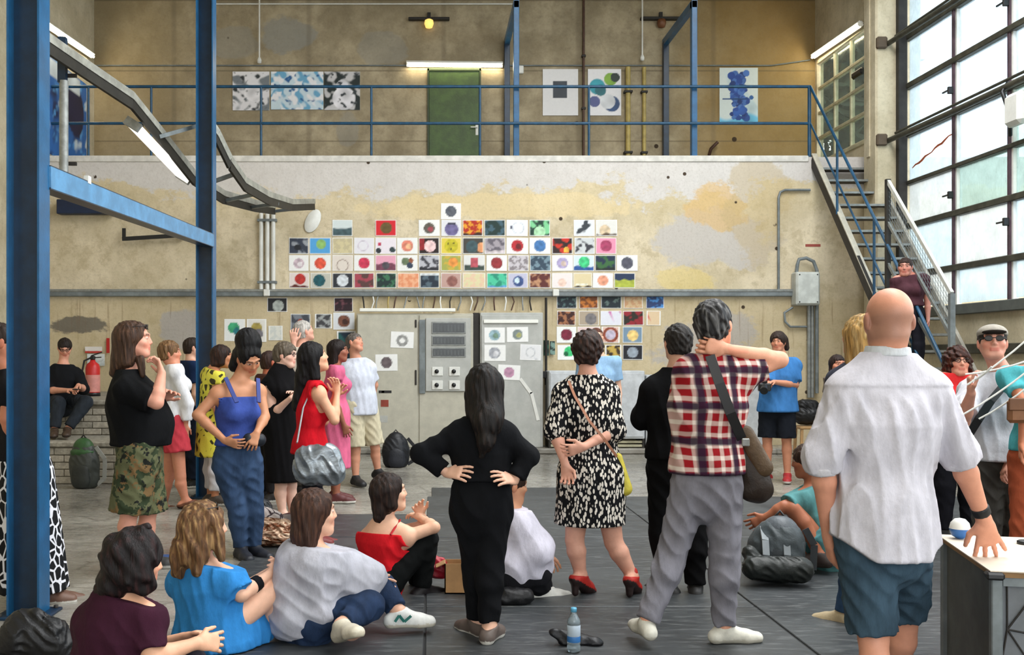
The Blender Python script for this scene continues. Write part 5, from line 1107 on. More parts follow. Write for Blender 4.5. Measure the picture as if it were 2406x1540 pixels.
    # --- clothes
    def top(o, col, m=None, sl=0.5, sr=None, g=0.018, hem=None, flare=0.0, fold=0.005, ff=(7, 7, 1.6), name='shirt', neck=0.0, ga=None, extra=(), low=None, label=None, seed=0, cutpl=None, yoke=None):
        sd = SDF(); sr = sl if sr is None else sr; ga = g if ga is None else ga; N, Pv = o.N, o.P
        o.torso(sd, g, sh=True)
        if hem is not None:
            hz = EYE+(VY-hem)/o.s if hem > 20 else hem
            c0 = Pv+(N-Pv)*0.15; c1 = c0.copy(); c1[2] = min(c1[2]-0.02, hz-0.03); sd.cone(c0, c1, 0.152*o.b+g, 0.152*o.b+g+flare, 0.05, (o.F, 0.86)); sd.cut((0, 0, hz), (0, 0, -1))
        for q, t in (('l', sl), ('r', sr)):
            if t > 0: o.arm(sd, q, ga, t, 0.035, 0.004)
        for e in extra: sd.cone(*e)
        if sl <= 0 or sr <= 0 or neck > 0:       # open neckline / armholes
            nz = N+unit(o.J['hd']-N)*0.0; sd.sub(nz+o.F*0.06-unit(N-Pv)*neck*0.3, np.array([o.lat, o.F, np.cross(o.lat, o.F)]), (0.075+neck*0.5, 0.09+neck*0.3, 0.05+neck))
        for q, t in (('l', sl), ('r', sr)):
            if t <= 0:
                for w in (0.0, 0.25, 0.5): sd.sub(o.J['s'+q]+(o.J['e'+q]-o.J['s'+q])*w+unit(o.J['s'+q]-N)*0.012, np.eye(3), (0.074, 0.074, 0.082))
        up = unit(unit(o.J['hd']-N)+unit(N-Pv)*2.0); sd.cuts.append((N+up*0.012, up)) if neck >= 0 else None
        for cp in (cutpl or ()): sd.cut(*cp)
        if fold: sd.disp = lambda p: fold*(np.abs(wob(p-o.O, ff, seed+o.s*0.01))*1.8-0.7)
        if yoke:
            zy = EYE+(VY-yoke)/o.s
            def dsp(p):
                w = np.clip((zy-p[:, 2])*14, 0, 1); side = p @ o.lat-o.P @ o.lat; pl = np.abs(np.sin(side*52+1.2*np.sin(p[:, 2]*5)))
                return fold*(np.abs(wob(p-o.O, ff, seed+o.s*0.01))*1.8-0.7)*w+np.where(p[:, 2] > zy, -0.006, 0.0)-0.008*(1-pl)*w*np.clip(1-(zy-p[:, 2])/0.35, 0, 1)
            sd.disp = dsp
        return o.mk(name, sd, m or M_cloth, col, label)
    def bottom(o, col, m=None, to=1.95, g=0.016, g2=None, fold=0.005, ff=(7, 7, 5), name='trousers', waist=0.22, tl=None, label=None):
        sd = SDF(); top = o.P+(o.N-o.P)*waist; o.torso(sd, g*0.8, sh=False, cuts=((top, unit(o.N-o.P)),))
        for q in 'lr': o.leg(sd, q, g, to if tl is None or q == 'r' else tl, 0.04, g2)
        if fold: sd.disp = lambda p: fold*(np.abs(wob(p-o.O, ff, 2))*1.8-0.7)
        return o.mk(name, sd, m or M_cloth, col, label)
    def skirt(o, col, hem, m=None, r1=0.24, name='skirt', g=0.02, waist=0.3, fold=0.008, sq=0.78, cxs=None, label=None):
        sd = SDF(); o.torso(sd, g, sh=False); hz = EYE+(VY-hem)/o.s if hem > 20 else hem
        c = o.P*0.7+(o.J['kl']+o.J['kr'])*0.15; a = (o.J['al']+o.J['ar'])/2 if cxs is None else o.px(cxs, 0)
        c1 = np.array([a[0]*0.6+c[0]*0.4 if cxs is None else a[0], a[1]*0.6+c[1]*0.4, hz-0.04])
        sd.cone(o.P, c1, 0.165*o.b+g, r1, 0.04, (o.F, sq)); sd.cut((0, 0, hz), (0, 0, -1)); sd.cut(o.P+(o.N-o.P)*waist, unit(o.N-o.P))
        sd.disp = lambda p: fold*(np.abs(wob(p-o.O, (8, 8, 0.8), 4))*1.8-0.7)*np.clip((o.P[2]+0.1-p[:, 2])*3, 0.2, 1)
        return o.mk(name, sd, m or M_cloth, col, label)
    def dress(o, col, hem, m=None, sl=0.9, g=0.02, r1=0.25, fold=0.006, ga=None, sq=0.8, label=None, cxs=None, neck=0.0):
        sd = SDF(); o.torso(sd, g); hz = EYE+(VY-hem)/o.s if hem > 20 else hem; ga = g if ga is None else ga
        for q in 'lr':
            if sl > 0: o.arm(sd, q, ga, sl, 0.035, 0.006)
        a = (o.J['al']+o.J['ar'])/2; c1 = np.array([a[0]*0.5+o.P[0]*0.5 if cxs is None else o.px(cxs, 0)[0], a[1]*0.5+o.P[1]*0.5, hz-0.04])
        sd.cone(o.P+(o.N-o.P)*0.05, c1, 0.17*o.b+g, r1, 0.05, (o.F, sq)); sd.cut((0, 0, hz), (0, 0, -1)); up = unit(unit(o.J['hd']-o.N)+unit(o.N-o.P)*1.2); sd.cuts.append((o.N+up*0.01, up))
        if sl <= 0:
            for q in 'lr':
                for w in (0.0, 0.25, 0.5): sd.sub(o.J['s'+q]+(o.J['e'+q]-o.J['s'+q])*w+unit(o.J['s'+q]-o.N)*0.012, np.eye(3), (0.074, 0.074, 0.082))
        if neck: sd.sub(o.N+o.F*0.08, np.array([o.lat, o.F, np.cross(o.lat, o.F)]), (0.08+neck*0.5, 0.1, 0.05+neck))
        sd.disp = lambda p: fold*(np.abs(wob(p-o.O, (7, 7, 1.0), 3))*1.8-0.7)
        return o.mk('dress', sd, m or M_cloth, col, label)
    def shoes(o, up_col, sole=(226, 224, 216), g=0.009, heel=0.0, name='shoe', only='lr', high=0.05):
        for q in only:
            sd = SDF(); A, d, up = o.foot(sd, q, g); zf = A-up*0.082; sd.cuts = [(zf, -up), (A+up*high*0.6+d*0.0, unit(up*0.95-d*0.3))]
            if heel:
                h0 = A-d*0.04-up*0.07; sd.cone(h0, h0-np.array((0, 0, heel)), 0.028, 0.022, 0.01); sd.cuts[0] = ((0, 0, o.z0+0.002), np.array((0, 0, -1.0)))
            uc, sc = np.array(lin(up_col)), np.array(lin(sole))
            def col(V, A=A, up=up):
                hgt = (V-zf) @ up; return np.where((hgt < 0.026)[:, None], sc[None], uc[None])
            o.mk(name, sd, M_shoe, col, None, min(o.cellB, 0.009))
    def hair(o, col, style='short', extra=(), vol=0.0, name='hair', face=True, disp=0.004, ff=(30, 30, 6), hl=None, hl_w=0.5, nape=-0.07, label=None, facec=(0, 0.125, -0.035), facer=(0.070, 0.085, 0.098)):
        c, R, h = o.J['hd'], o.hf, o.hs; q = lambda r, f, u: c+(R[0]*r+R[1]*f+R[2]*u)*h; sd = SDF()
        cu = ((q(0, 0, nape), -R[2]),) if style == 'short' else ()
        sd.ell(q(0, -0.016, 0.030), R, np.array((0.084+vol, 0.105+vol, 0.093+vol))*h, 0.02, cu)
        if style == 'short': sd.ell(q(0, -0.040, -0.02), R, np.array((0.074+vol*0.6, 0.074+vol, 0.085))*h, 0.02, cu)
        if style == 'long':
            for sg in (-1, 1): sd.cone(q(sg*0.055, -0.02, 0.02), q(sg*0.06, -0.045, -0.14), 0.04*h+vol, 0.035*h+vol, 0.03)
            sd.cone(q(0, -0.05, 0.0), q(0, -0.065, -0.15), 0.065*h+vol, 0.055*h+vol, 0.03)
        if style == 'bob':
            for sg in (-1, 1): sd.cone(q(sg*0.058, -0.01, 0.02), q(sg*0.066, -0.01, -0.07), 0.036*h+vol, 0.032*h+vol, 0.03)
            sd.cone(q(0, -0.05, 0.0), q(0, -0.055, -0.075), 0.07*h+vol, 0.06*h+vol, 0.03)
        for e in extra: sd.cone(*e)
        if face: sd.sub(q(*facec), R, np.array(facer)*h, 0.02)
        if disp: sd.disp = lambda p: disp*wob(p-o.O, ff, 7)+disp*0.6*wob(p-o.O, tuple(v*0.4 for v in ff), 3)
        e = 0.14*h; hh = max(o.cellF, 0.0058)
        cc = np.array(lin(col)); h2 = np.array(lin(hl)) if hl is not None else cc*1.7
        def cf(V): w = np.clip(wob(V-o.O, (34, 34, 4), 11)*1.1, 0, 1)[:, None]*hl_w; return cc*(1-w)+h2*w
        return o.mk(name, sd, M_hair, cf, label, hh)
    def glasses(o, col=(20, 18, 18), lens=False, up=0.012, f=0.092, name='glasses'):
        c, R, h = o.J['hd'], o.hf, o.hs; q = lambda r, ff, u: Vector(c+(R[0]*r+R[1]*ff+R[2]*u)*h); m = MB()
        for sg in (-1, 1):
            ring = [q(sg*0.031+0.022*math.cos(a*math.pi/5), f+0.004-0.006*abs(math.cos(a*math.pi/5)), up+0.016*math.sin(a*math.pi/5)) for a in range(11)]; m.tube(ring, 0.0028*h, 6, False); m.tube([q(sg*0.053, f-0.002, up+0.004), q(sg*0.074, f-0.04, up+0.004), q(sg*0.078, 0.0, up+0.002)], 0.0025*h, 5)
            if lens: m.add([q(sg*0.031+0.021*math.cos(a*math.pi/5), f+0.002, up+0.015*math.sin(a*math.pi/5)) for a in range(10)], [tuple(range(10))])
        m.tube([q(-0.01, f+0.004, up+0.003), q(0.01, f+0.004, up+0.003)], 0.0028*h, 5)
        return m.build(name, mat('glasses_%d_%d' % (col[0], col[2]), col, 0.3), o.root)
def strap(o, pts, w, th, m, name='strap', parent=None):
    """flat belt through points (photo pixels at the person's depth)"""
    pp = [Vector(o.px(*p)) for p in pts]; mb = MB()
    for a, b in zip(pp[:-1], pp[1:]): mb.bar(a, b+(b-a).normalized()*0.004, w, th, tuple(o.F))
    return mb.build(name, m, parent)
def blob(name, label, cat, m, col, prims, origin, h=0.01, cuts=(), disp=0.0, ff=(9, 9, 9), subs=(), group=None):
    """soft thing (bag, bundle) as one rounded mesh"""
    root = empty(name, Vector(origin), label=label, cat=cat, group=group); sd = SDF()
    for p in prims: sd.cone(*p)
    for c in cuts: sd.cut(*c)
    if disp: sd.disp = lambda p: disp*(np.abs(wob(p-V3(origin), ff, 5))*1.8-0.7)
    sdf_obj('pouch' if 'bag' in name or 'pack' in name else 'cloth', sd, h, m, col, root, V3(origin)); return root
exec_people = True
def lz(v): return np.array(lin(v))
LIGHT, PALE, TAN, BROWN, RED_ = (222, 174, 148), (232, 188, 160), (206, 150, 116), (150, 100, 72), (208, 140, 112)
# ---- bald man in the foreground
p = Person('bald man in white shirt and denim shorts, foreground right, hand on a table', 600, 4, dict(
    hd=(2088, 752), nk=(2085, 836), sl=(1985, 900), sr=(2190, 900), el=(1932, 1075, -0.02), wl=(1948, 1262, 0.08), er=(2252, 1065, -0.02), wr=(2312, 1222, 0.06),
    hl=(2030, 1262), hr=(2118, 1262), kl=(2052, 1500, -0.02), kr=(2128, 1440, 0.22), al=(2056, 1715, -0.10), ar=(2090, 1640, 0.42)), head=(4, -6, 0), skin=(214, 150, 122), hs=1.10, build=1.04, stub=(96, 84, 76), tl=0, tr=5,
    hands={'r': dict(tip=(2332, 1322, 0.10), thumb=(-1, 0.2, 0.0), palm=(0, 0.3, -1), curl=0.15, spread=0.2), 'l': dict(tip=(1962, 1380, 0.14), curl=0.5)})
sd_h = p.cellB
p.top((204, 201, 209), sl=1.12, sr=1.10, g=0.026, ga=0.022, hem=1306, flare=0.034, fold=0.012, ff=(8, 8, 1.1), name='shirt', seed=3, yoke=908, cutpl=((p.px(1985, 1280), (-0.75, 0, -1)), (p.px(2178, 1280), (0.75, 0, -1))))
sd = SDF(); N = p.N; up = unit(p.J['hd']-N)
sd.cone(N-up*0.012, N+up*0.036, 0.092, 0.082, 0.01, None, ((N+up*0.036, up), (N-up*0.004, -up))); sd.sub(N+up*0.07, p.hf, (0.075, 0.078, 0.065)); p.mk('collar', sd, M_cloth, (206, 210, 214), None, 0.007)
for q, t0, t1 in (('l', 1.06, 1.16), ('r', 1.04, 1.14)):
    E, W = p.J['e'+q], p.J['w'+q]; a, b = E+(W-E)*(t0-1), E+(W-E)*(t1-1); sd = SDF(); sd.cone(a, b, 0.071, 0.070, 0.01, None, ((a, unit(a-b)), (b, unit(b-a)))); p.mk('cuff', sd, M_cloth, (210, 208, 214), None, 0.008)
p.bottom((62, 84, 100), M_denim, to=0.94, g=0.020, g2=0.034, fold=0.008, ff=(7, 7, 6), name='shorts', waist=0.15)
a, b = p.J['wr'], p.J['er']; e = unit(b-a); sd = SDF(); sd.cone(a+e*0.025, a+e*0.062, 0.035, 0.036, 0.004, None, ((a+e*0.025, -e), (a+e*0.062, e))); p.mk('wristwatch', sd, M_shoe, (26, 26, 28), None, 0.006)
sd = SDF(); c = p.J['hd']; R = p.hf                 # the close-cropped fringe round the back of the head
p.shoes((90, 80, 66))
# ---- man in the plaid shirt
p = Person('man in red plaid shirt and grey trousers, hand behind his neck', 447, 8, dict(
    hd=(1678, 764), nk=(1664, 838), sl=(1618, 858), sr=(1752, 858), el=(1598, 965, 0.10), wl=(1625, 1045, 0.26), er=(1832, 846, 0.02), wr=(1705, 820, -0.07),
    hl=(1622, 1140), hr=(1700, 1140), kl=(1580, 1300, 0.02), kr=(1702, 1310), al=(1520, 1463, -0.05), ar=(1700, 1476, 0.02)), head=(35, 4, 4), skin=(226, 162, 132), hs=1.08, build=1.02, tl=-8, tr=82,
    hands={'r': dict(tip=(1660, 812, -0.10), thumb=(0, 0.2, -1), palm=(0, 1, 0.2), curl=0.9, spread=0.06)})
p.top((200, 60, 60), M_plaid, sl=0.55, g=0.026, ga=0.026, hem=1112, flare=0.010, fold=0.008, ff=(6, 6, 2.2), seed=1)
p.bottom((134, 132, 140), M_cloth, to=1.96, g=0.016, g2=0.022, fold=0.009, ff=(6, 6, 4.5), waist=0.2)
p.shoes((226, 222, 208), (206, 200, 184), g=0.004)
p.hair((34, 32, 33), 'short', vol=0.004, hl=(176, 174, 172), hl_w=0.6, disp=0.006, ff=(26, 26, 16))
pb = p
bag = empty('shoulder_bag', Vector(pb.px(1770, 1170, -0.1)), label='dark brown shoulder bag hanging at the right side of the plaid-shirt man', cat='bag')
sd = SDF(); sd.cone(pb.px(1750, 1040, -0.02), pb.px(1772, 1145, -0.02), 0.055, 0.085, 0.03, (pb.F, 0.7)); sd.cone(pb.px(1765, 1080, -0.02), pb.px(1790, 1150, -0.02), 0.05, 0.06, 0.03, (pb.F, 0.7)); sd.disp = lambda q: 0.004*wob(q, (9, 9, 6), 2)
sdf_obj('pouch', sd, 0.009, M_leather, (46, 34, 26), bag, V3(bag.location))
sd = SDF(); sd.cone(pb.px(1752, 1020, -0.06), pb.px(1795, 1100, -0.06), 0.045, 0.05, 0.03, (pb.F, 0.45)); sdf_obj('flap', sd, 0.009, M_leather, (92, 72, 50), bag, V3(bag.location))
strap(pb, ((1668, 836, -0.13), (1690, 900, -0.165), (1716, 970, -0.165), (1742, 1030, -0.11)), 0.05, 0.008, M_black, parent=bag); MB().box(Vector(pb.px(1752, 1040, -0.14))-Vector((.02, .005, .02)), Vector(pb.px(1752, 1040, -0.14))+Vector((.02, .005, .02)), bev=0.004).build('buckle', M_galv, bag)
# ---- woman in black with long hair
p = Person('woman all in black with long dark hair, hands on her hips, seen from behind', 435, 2, dict(
    hd=(1138, 910), nk=(1132, 985), sl=(1066, 1008), sr=(1192, 1008), el=(990, 1066, -0.02), wl=(1050, 1112, -0.05), er=(1242, 1072, -0.02), wr=(1208, 1130, -0.07),
    hl=(1106, 1195), hr=(1156, 1195), kl=(1120, 1335, 0.04), kr=(1150, 1335, -0.04), al=(1122, 1462, 0.05), ar=(1150, 1474, -0.10)), head=(2, 2, 2), skin=LIGHT, sex='f', hs=1.02, build=0.98, tl=-30, tr=20,
    hands={'l': dict(tip=(1086, 1110, -0.12), thumb=(0, 0.7, 0.7), palm=(1, 0.6, 0), curl=0.35), 'r': dict(tip=(1176, 1120, -0.15), thumb=(0, 1, 0.6), palm=(-1, 0.5, 0), curl=0.35)})
p.top((16, 17, 20), sl=1.86, g=0.014, ga=0.016, hem=1128, flare=0.0, fold=0.006, ff=(7, 7, 3), name='jacket')
p.bottom((15, 16, 19), to=1.93, g=0.020, g2=0.018, fold=0.008, ff=(6, 6, 3), waist=0.34)
p.shoes((96, 84, 78), (222, 218, 208), g=0.008, high=0.02)
p.hair((20, 16, 15), 'long', hl=(62, 48, 40), hl_w=0.5, extra=((p.px(1136, 930, -0.03), p.px(1145, 990, -0.11), 0.095, 0.082, 0.03), (p.px(1145, 985, -0.11), p.px(1142, 1040, -0.145), 0.075, 0.045, 0.03), (p.px(1142, 1035, -0.145), p.px(1130, 1075, -0.145), 0.04, 0.012, 0.03)), vol=0.006, disp=0.005)
# ---- woman in the printed dress
p = Person('woman in a black-and-white printed dress and red heels, arms held behind her back', 372, 6, dict(
    hd=(1380, 824), nk=(1382, 884), sl=(1322, 912), sr=(1428, 910), el=(1304, 1012, -0.05), wl=(1328, 1092, -0.12), er=(1442, 1012, -0.04), wr=(1372, 1050, -0.17),
    hl=(1362, 1135), hr=(1418, 1135), kl=(1350, 1270), kr=(1442, 1275), al=(1364, 1350, 0.02), ar=(1484, 1352, 0.0)), head=(12, 8, -4), skin=(222, 164, 140), sex='f', build=1.1, tl=(38, -26), tr=(22, -26),
    hands={'l': dict(tip=(1336, 1140, -0.13), thumb=(1, -0.4, 0), palm=(0, -1, 0), curl=0.8), 'r': dict(tip=(1330, 1062, -0.19), thumb=(0, -0.3, 1), palm=(0, 1, 0), curl=0.6)})
p.dress((230, 230, 230), 1232, M_leaf, sl=1.05, g=0.022, ga=0.030, r1=0.225, cxs=1386)
p.shoes((186, 44, 36), (40, 26, 24), g=0.008, heel=0.06, high=-0.01)
for q in 'lr':
    A = p.J['a'+q]; sd = SDF(); sd.cone(A+np.array((0, 0, 0.0)), A+np.array((0, 0, 0.016)), 0.040, 0.040, 0.004); p.mk('ankle_strap', sd, M_shoe, (186, 44, 36), None, 0.009)
p.hair((46, 32, 28), 'short', vol=0.014, hl=(112, 74, 58), hl_w=0.5, disp=0.008, ff=(22, 22, 18), nape=-0.075)
bag = empty('handbag', Vector(p.px(1460, 1165, -0.05)), label='small yellow handbag hanging at the right hip of the printed-dress woman', cat='bag')
sd = SDF(); sd.cone(p.px(1448, 1090, -0.05), p.px(1466, 1148, -0.05), 0.035, 0.05, 0.02, (p.F, 0.7)); sd.cone(p.px(1452, 1075, -0.05), p.px(1472, 1150, -0.05), 0.028, 0.03, 0.02); sdf_obj('pouch', sd, 0.009, M_leather, (212, 196, 74), bag, V3(bag.location))
strap(p, ((1336, 896, -0.085), (1350, 930, -0.135), (1385, 990, -0.165), (1418, 1030, -0.165), (1448, 1072, -0.10)), 0.016, 0.008, mat('tan_strap', (190, 130, 100), 0.5), parent=bag)
# ---- man in black between dress and plaid
p = Person('dark-haired man all in black with folded arms, partly hidden by the plaid-shirt man', 366, -4, dict(
    hd=(1592, 806), nk=(1592, 868), sl=(1530, 902), sr=(1650, 902), el=(1506, 985, 0.06), wl=(1560, 965, 0.26), er=(1662, 990, 0.06), wr=(1610, 968, 0.27),
    hl=(1560, 1105), hr=(1616, 1105), kl=(1556, 1255), kr=(1630, 1255), al=(1572, 1376, 0.02), ar=(1634, 1378)), head=(-6, 4, 0), skin=LIGHT, build=1.05, tl=-30, tr=12)
p.top((13, 13, 15), sl=1.95, g=0.022, hem=1078, fold=0.006); p.bottom((14, 14, 16), to=1.95, g=0.022, g2=0.026, fold=0.006); p.shoes((40, 40, 40), (200, 190, 170))
p.hair((38, 34, 32), 'short', vol=0.004, hl=(96, 92, 88), hl_w=0.35, disp=0.005, ff=(26, 26, 20))
# ---- long-haired man, left
p = Person('heavy long-haired man in a black T-shirt and camouflage shorts, holding something to his mouth', 333, 88, dict(
    hd=(318, 800), nk=(300, 872), sr=(298, 902, -0.20), sl=(306, 896, 0.20), er=(368, 946, -0.24), wr=(380, 878, -0.16), el=(336, 985, 0.22), wl=(384, 938, 0.05),
    hr=(326, 1060, -0.10), hl=(330, 1060, 0.10), kr=(304, 1205, -0.10), kl=(348, 1205, 0.12), ar=(298, 1316, -0.10), al=(350, 1310, 0.12)), head=(84, 2, 0), skin=(222, 158, 134), hs=1.08, build=1.18, tl=84, tr=84,
    hands={'r': dict(tip=(366, 832, -0.10), thumb=(-0.5, 1, 0), palm=(-1, 0.2, 0), curl=0.9)})
p.top((15, 16, 18), sl=0.82, g=0.028, ga=0.036, hem=1046, flare=0.02, fold=0.006, ff=(5, 5, 2), extra=((p.px(322, 960), p.px(346, 1000), 0.20, 0.175, 0.08, (p.lat, 0.95)), (p.px(336, 1000), p.px(334, 1050), 0.20, 0.19, 0.06)), name='t_shirt')
p.bottom((80, 80, 60), M_camo, to=0.99, g=0.045, g2=0.075, fold=0.008, name='shorts')
p.shoes((60, 60, 60), (200, 200, 196))
p.hair((74, 52, 40), 'long', hl=(128, 92, 68), hl_w=0.5, vol=0.006, extra=((p.px(296, 790), p.px(284, 860), 0.095, 0.07, 0.04), (p.px(286, 850, -0.02), p.px(268, 878, -0.02), 0.06, 0.03, 0.04), (p.px(330, 845, -0.06), p.px(336, 882, -0.08), 0.03, 0.02, 0.03)), facec=(0, 0.13, -0.02), facer=(0.095, 0.10, 0.125))
p.glasses((30, 24, 22), up=0.085, f=0.075, name='sunglasses')
# ---- woman with the bun
p = Person('woman with high black bun, blue tank top and jeans, looking down', 310, 152, dict(
    hd=(584, 842), nk=(562, 895), sl=(506, 912, -0.10), sr=(612, 906, 0.08), el=(464, 976, -0.14), wl=(528, 1036, -0.20), er=(622, 980, 0.0), wr=(603, 1018, -0.16),
    hl=(528, 1092, -0.04), hr=(588, 1090, 0.04), kl=(560, 1205, -0.03), kr=(597, 1205, 0.04), al=(566, 1290, -0.02), ar=(597, 1286, 0.05)), head=(140, -38, -10), skin=(196, 136, 100), sex='f', build=1.08, hs=1.02, tl=150, tr=130,
    hands={'l': dict(tip=(562, 1046, -0.22), thumb=(0.2, -0.5, 1), palm=(0.3, 1, -0.4), curl=0.4), 'r': dict(tip=(592, 1045, -0.20), thumb=(-1, -0.2, 0.3), palm=(-0.4, 1, 0), curl=0.6)})
p.brow = (30, 24, 20)
p.top((62, 82, 156), sl=0, g=0.014, hem=1046, fold=0.004, name='tank_top', cutpl=((p.px(0, 932), (0, 0, 1)),))
for a, b in (((530, 888, -0.10), (556, 945, -0.20)), ((606, 890, 0.0), (608, 945, -0.12))): strap(p, (a, b), 0.03, 0.012, mat('tank_blue', (58, 72, 140), 0.8), 'shoulder_strap', p.root)
p.bottom((56, 78, 110), M_denim, to=1.95, g=0.012, g2=0.016, fold=0.007, ff=(6, 6, 6), name='jeans', waist=0.24); p.shoes((34, 36, 44), (60, 60, 60))
p.hair((14, 13, 15), 'short', vol=0.006, extra=((p.px(584, 806), p.px(582, 800), 0.100, 0.098, 0.012), (p.px(566, 835, 0.04), p.px(552, 860, 0.05), 0.07, 0.05, 0.03)), hl=(36, 34, 38), nape=-0.09, facec=(0, 0.13, -0.005), facer=(0.074, 0.085, 0.108))
sd = SDF(); sd.cone(p.px(585, 1032, -0.16), p.px(610, 1034, -0.08), 0.045, 0.05, 0.03); sd.cone(p.px(560, 1044, -0.17), p.px(590, 1040, -0.15), 0.02, 0.02, 0.03)
w = tag(sdf_obj('belt_bag', sd, 0.01, M_leather, (34, 38, 46), None, p.px(600, 1036, -0.12)), 'dark belt bag being fastened by the bun woman', 'bag')
# ---- woman in the red sleeveless top
p = Person('woman with long black hair in a red sleeveless top, gazing up to the right', 290, 78, dict(
    hd=(738, 842), nk=(734, 896), sr=(752, 912, -0.15), sl=(726, 908, 0.15), er=(786, 988, -0.14), wr=(792, 925, -0.04), el=(762, 990, 0.18), wl=(788, 930, 0.08),
    hr=(728, 1078, -0.09), hl=(726, 1078, 0.09), kr=(738, 1186, -0.09), kl=(740, 1186, 0.09), ar=(726, 1262, -0.09), al=(740, 1262, 0.1)), head=(72, 16, 0), skin=(226, 170, 136), sex='f', build=1.02, hs=1.05, tl=78, tr=78,
    hands={'r': dict(tip=(786, 880, 0.0), thumb=(-0.6, 0.4, 0.4), palm=(-1, 0, 0), curl=0.7)})
p.top((214, 26, 40), sl=0, g=0.016, hem=1066, flare=0.02, fold=0.006, name='top', ff=(6, 6, 2)); p.bottom((30, 30, 36), to=1.9, g=0.014, fold=0.004); p.shoes((120, 40, 40))
p.hair((15, 12, 14), 'long', vol=0.006, hl=(40, 34, 36), extra=((p.px(728, 830), p.px(716, 890, 0.0), 0.09, 0.075, 0.03), (p.px(716, 885), p.px(700, 955), 0.075, 0.05, 0.03)), facec=(0, 0.125, -0.04), facer=(0.09, 0.09, 0.11))
bag = empty('shoulder_bag', Vector(p.px(745, 1140, -0.2)), label='big shiny silver-grey shoulder bag of the red-top woman', cat='bag')
sd = SDF(); sd.cone(p.px(718, 1072, -0.26), p.px(778, 1062, -0.26), 0.075, 0.065, 0.05, (np.array((0, 1.0, 0)), 0.7)); sd.cone(p.px(722, 1106, -0.26), p.px(780, 1108, -0.26), 0.112, 0.105, 0.06, (np.array((0, 1.0, 0)), 0.7)); sd.disp = lambda q: 0.014*(np.abs(wob(q, (7, 7, 4), 9))*1.8-0.8)
sdf_obj('pouch', sd, 0.009, vmat('silver_leather', 0.3, 0.5, 26, 0.25, 0, (1, 1, 2), 9, 0.7, 0.55), (150, 158, 164), bag, V3(bag.location))
strap(p, ((738, 900, -0.06), (712, 960, -0.16), (698, 1040, -0.26)), 0.035, 0.01, mat('silver_strap', (176, 178, 184), 0.4), parent=bag)
# ---- woman in white blouse and red shorts
p = Person('woman in a white blouse and coral-red shorts standing behind the long-haired man', 235, 70, cx=408, H=1.69, J=dict(hd=(400, 830), wr=(436, 1000, -0.12), er=(440, 950, -0.14), ar=(436, 1176, -0.05), al=(384, 1190, 0.1), kr=(424, 1120, -0.08), kl=(398, 1120, 0.1)), head=(80, 2, 0), skin=RED_, sex='f', tl=75, tr=75)
p.top((232, 232, 236), sl=1.75, g=0.024, hem=1010, flare=0.02, fold=0.006, name='blouse'); p.bottom((198, 66, 78), to=0.55, g=0.026, g2=0.06, name='shorts', fold=0.006); p.shoes((110, 66, 44), (60, 40, 30), high=-0.03)
p.hair((126, 92, 60), 'short', vol=0.008, hl=(186, 150, 106), disp=0.006)
# ---- man in navy behind the rear column
p = Person('man in a navy shirt mostly hidden behind the rear blue column', 203, 60, cx=448, H=1.72, skin=LIGHT, head=(70, 0, 0))
p.top((30, 48, 84), sl=0.6, g=0.03, hem=985, flare=0.02); p.bottom((26, 32, 46), g=0.02, g2=0.03); p.shoes((30, 30, 30)); p.hair((50, 38, 30), 'short')
# ---- yellow top
p = Person('woman in a yellow patterned top and white trousers, half hidden by the bun woman', 230, 66, cx=500, H=1.63, J=dict(hd=(522, 838)), head=(70, -4, 0), skin=(190, 128, 92), sex='f')
p.top((214, 204, 72), m_leafprint('yellow_spotted_cotton', 14, lin((60, 56, 30)), lin((216, 206, 74)), 0.19), sl=0.3, g=0.03, hem=1072, flare=0.03, name='tunic'); p.bottom((222, 222, 228), to=1.8, g=0.018, g2=0.026); p.shoes((70, 60, 50)); p.hair((46, 30, 24), 'bob', hl=(90, 56, 40))
# ---- woman in black dress with glasses
p = Person('grey-haired woman with glasses in a sleeveless black dress', 243, 112, cx=662, H=1.70, J=dict(hd=(672, 835), el=(640, 975, -0.12), wl=(684, 935, -0.24), er=(700, 960, 0.1), wr=(690, 932, -0.1), sl=(628, 898, -0.07), sr=(690, 895, 0.07), al=(664, 1206, -0.05), ar=(688, 1204, 0.06), kl=(660, 1140, -0.04), kr=(684, 1140, 0.05)), head=(106, -4, 0), skin=(232, 186, 166), sex='f', build=1.08, hs=1.05,
    hands={'l': dict(tip=(704, 922, -0.2), palm=(0, 1, 0.4), curl=0.5)})
p.dress((17, 16, 18), 1132, sl=0, g=0.02, r1=0.19); p.hair((104, 92, 78), 'short', vol=0.006, hl=(150, 140, 126)); p.glasses((30, 22, 22)); p.shoes((60, 30, 28), high=-0.02)
# ---- others in the rear left group
p = Person('tall white-haired man whose head shows above the glasses woman', 214, 96, cx=708, H=1.90, J=dict(er=(690, 880, -0.2), wr=(690, 805, -0.2)), head=(60, 14, 0), skin=(224, 168, 146)); p.top((196, 186, 170), sl=0.6, g=0.03, hem=960); p.bottom((90, 86, 80), g=0.02, g2=0.03); p.shoes((50, 44, 40)); p.hair((196, 190, 182), 'short', hl=(226, 222, 216))
p = Person('dark-red-faced person in a brown top between bun woman and glasses woman', 224, 60, cx=630, H=1.56, skin=(184, 104, 78), sex='f', head=(60, 0, 0)); p.top((92, 60, 54), sl=0.6, g=0.024, hem=960); p.bottom((40, 38, 40)); p.shoes((40, 36, 34)); p.hair((60, 40, 34), 'short')
p = Person('dark-haired woman in a pink dress standing just behind the red-top woman', 226, 80, cx=788, H=1.68, skin=(150, 92, 70), sex='f', head=(85, 0, 0)); p.dress((226, 110, 146), 1100, sl=0.3, r1=0.2); p.shoes((90, 40, 40)); p.hair((34, 24, 22), 'long')
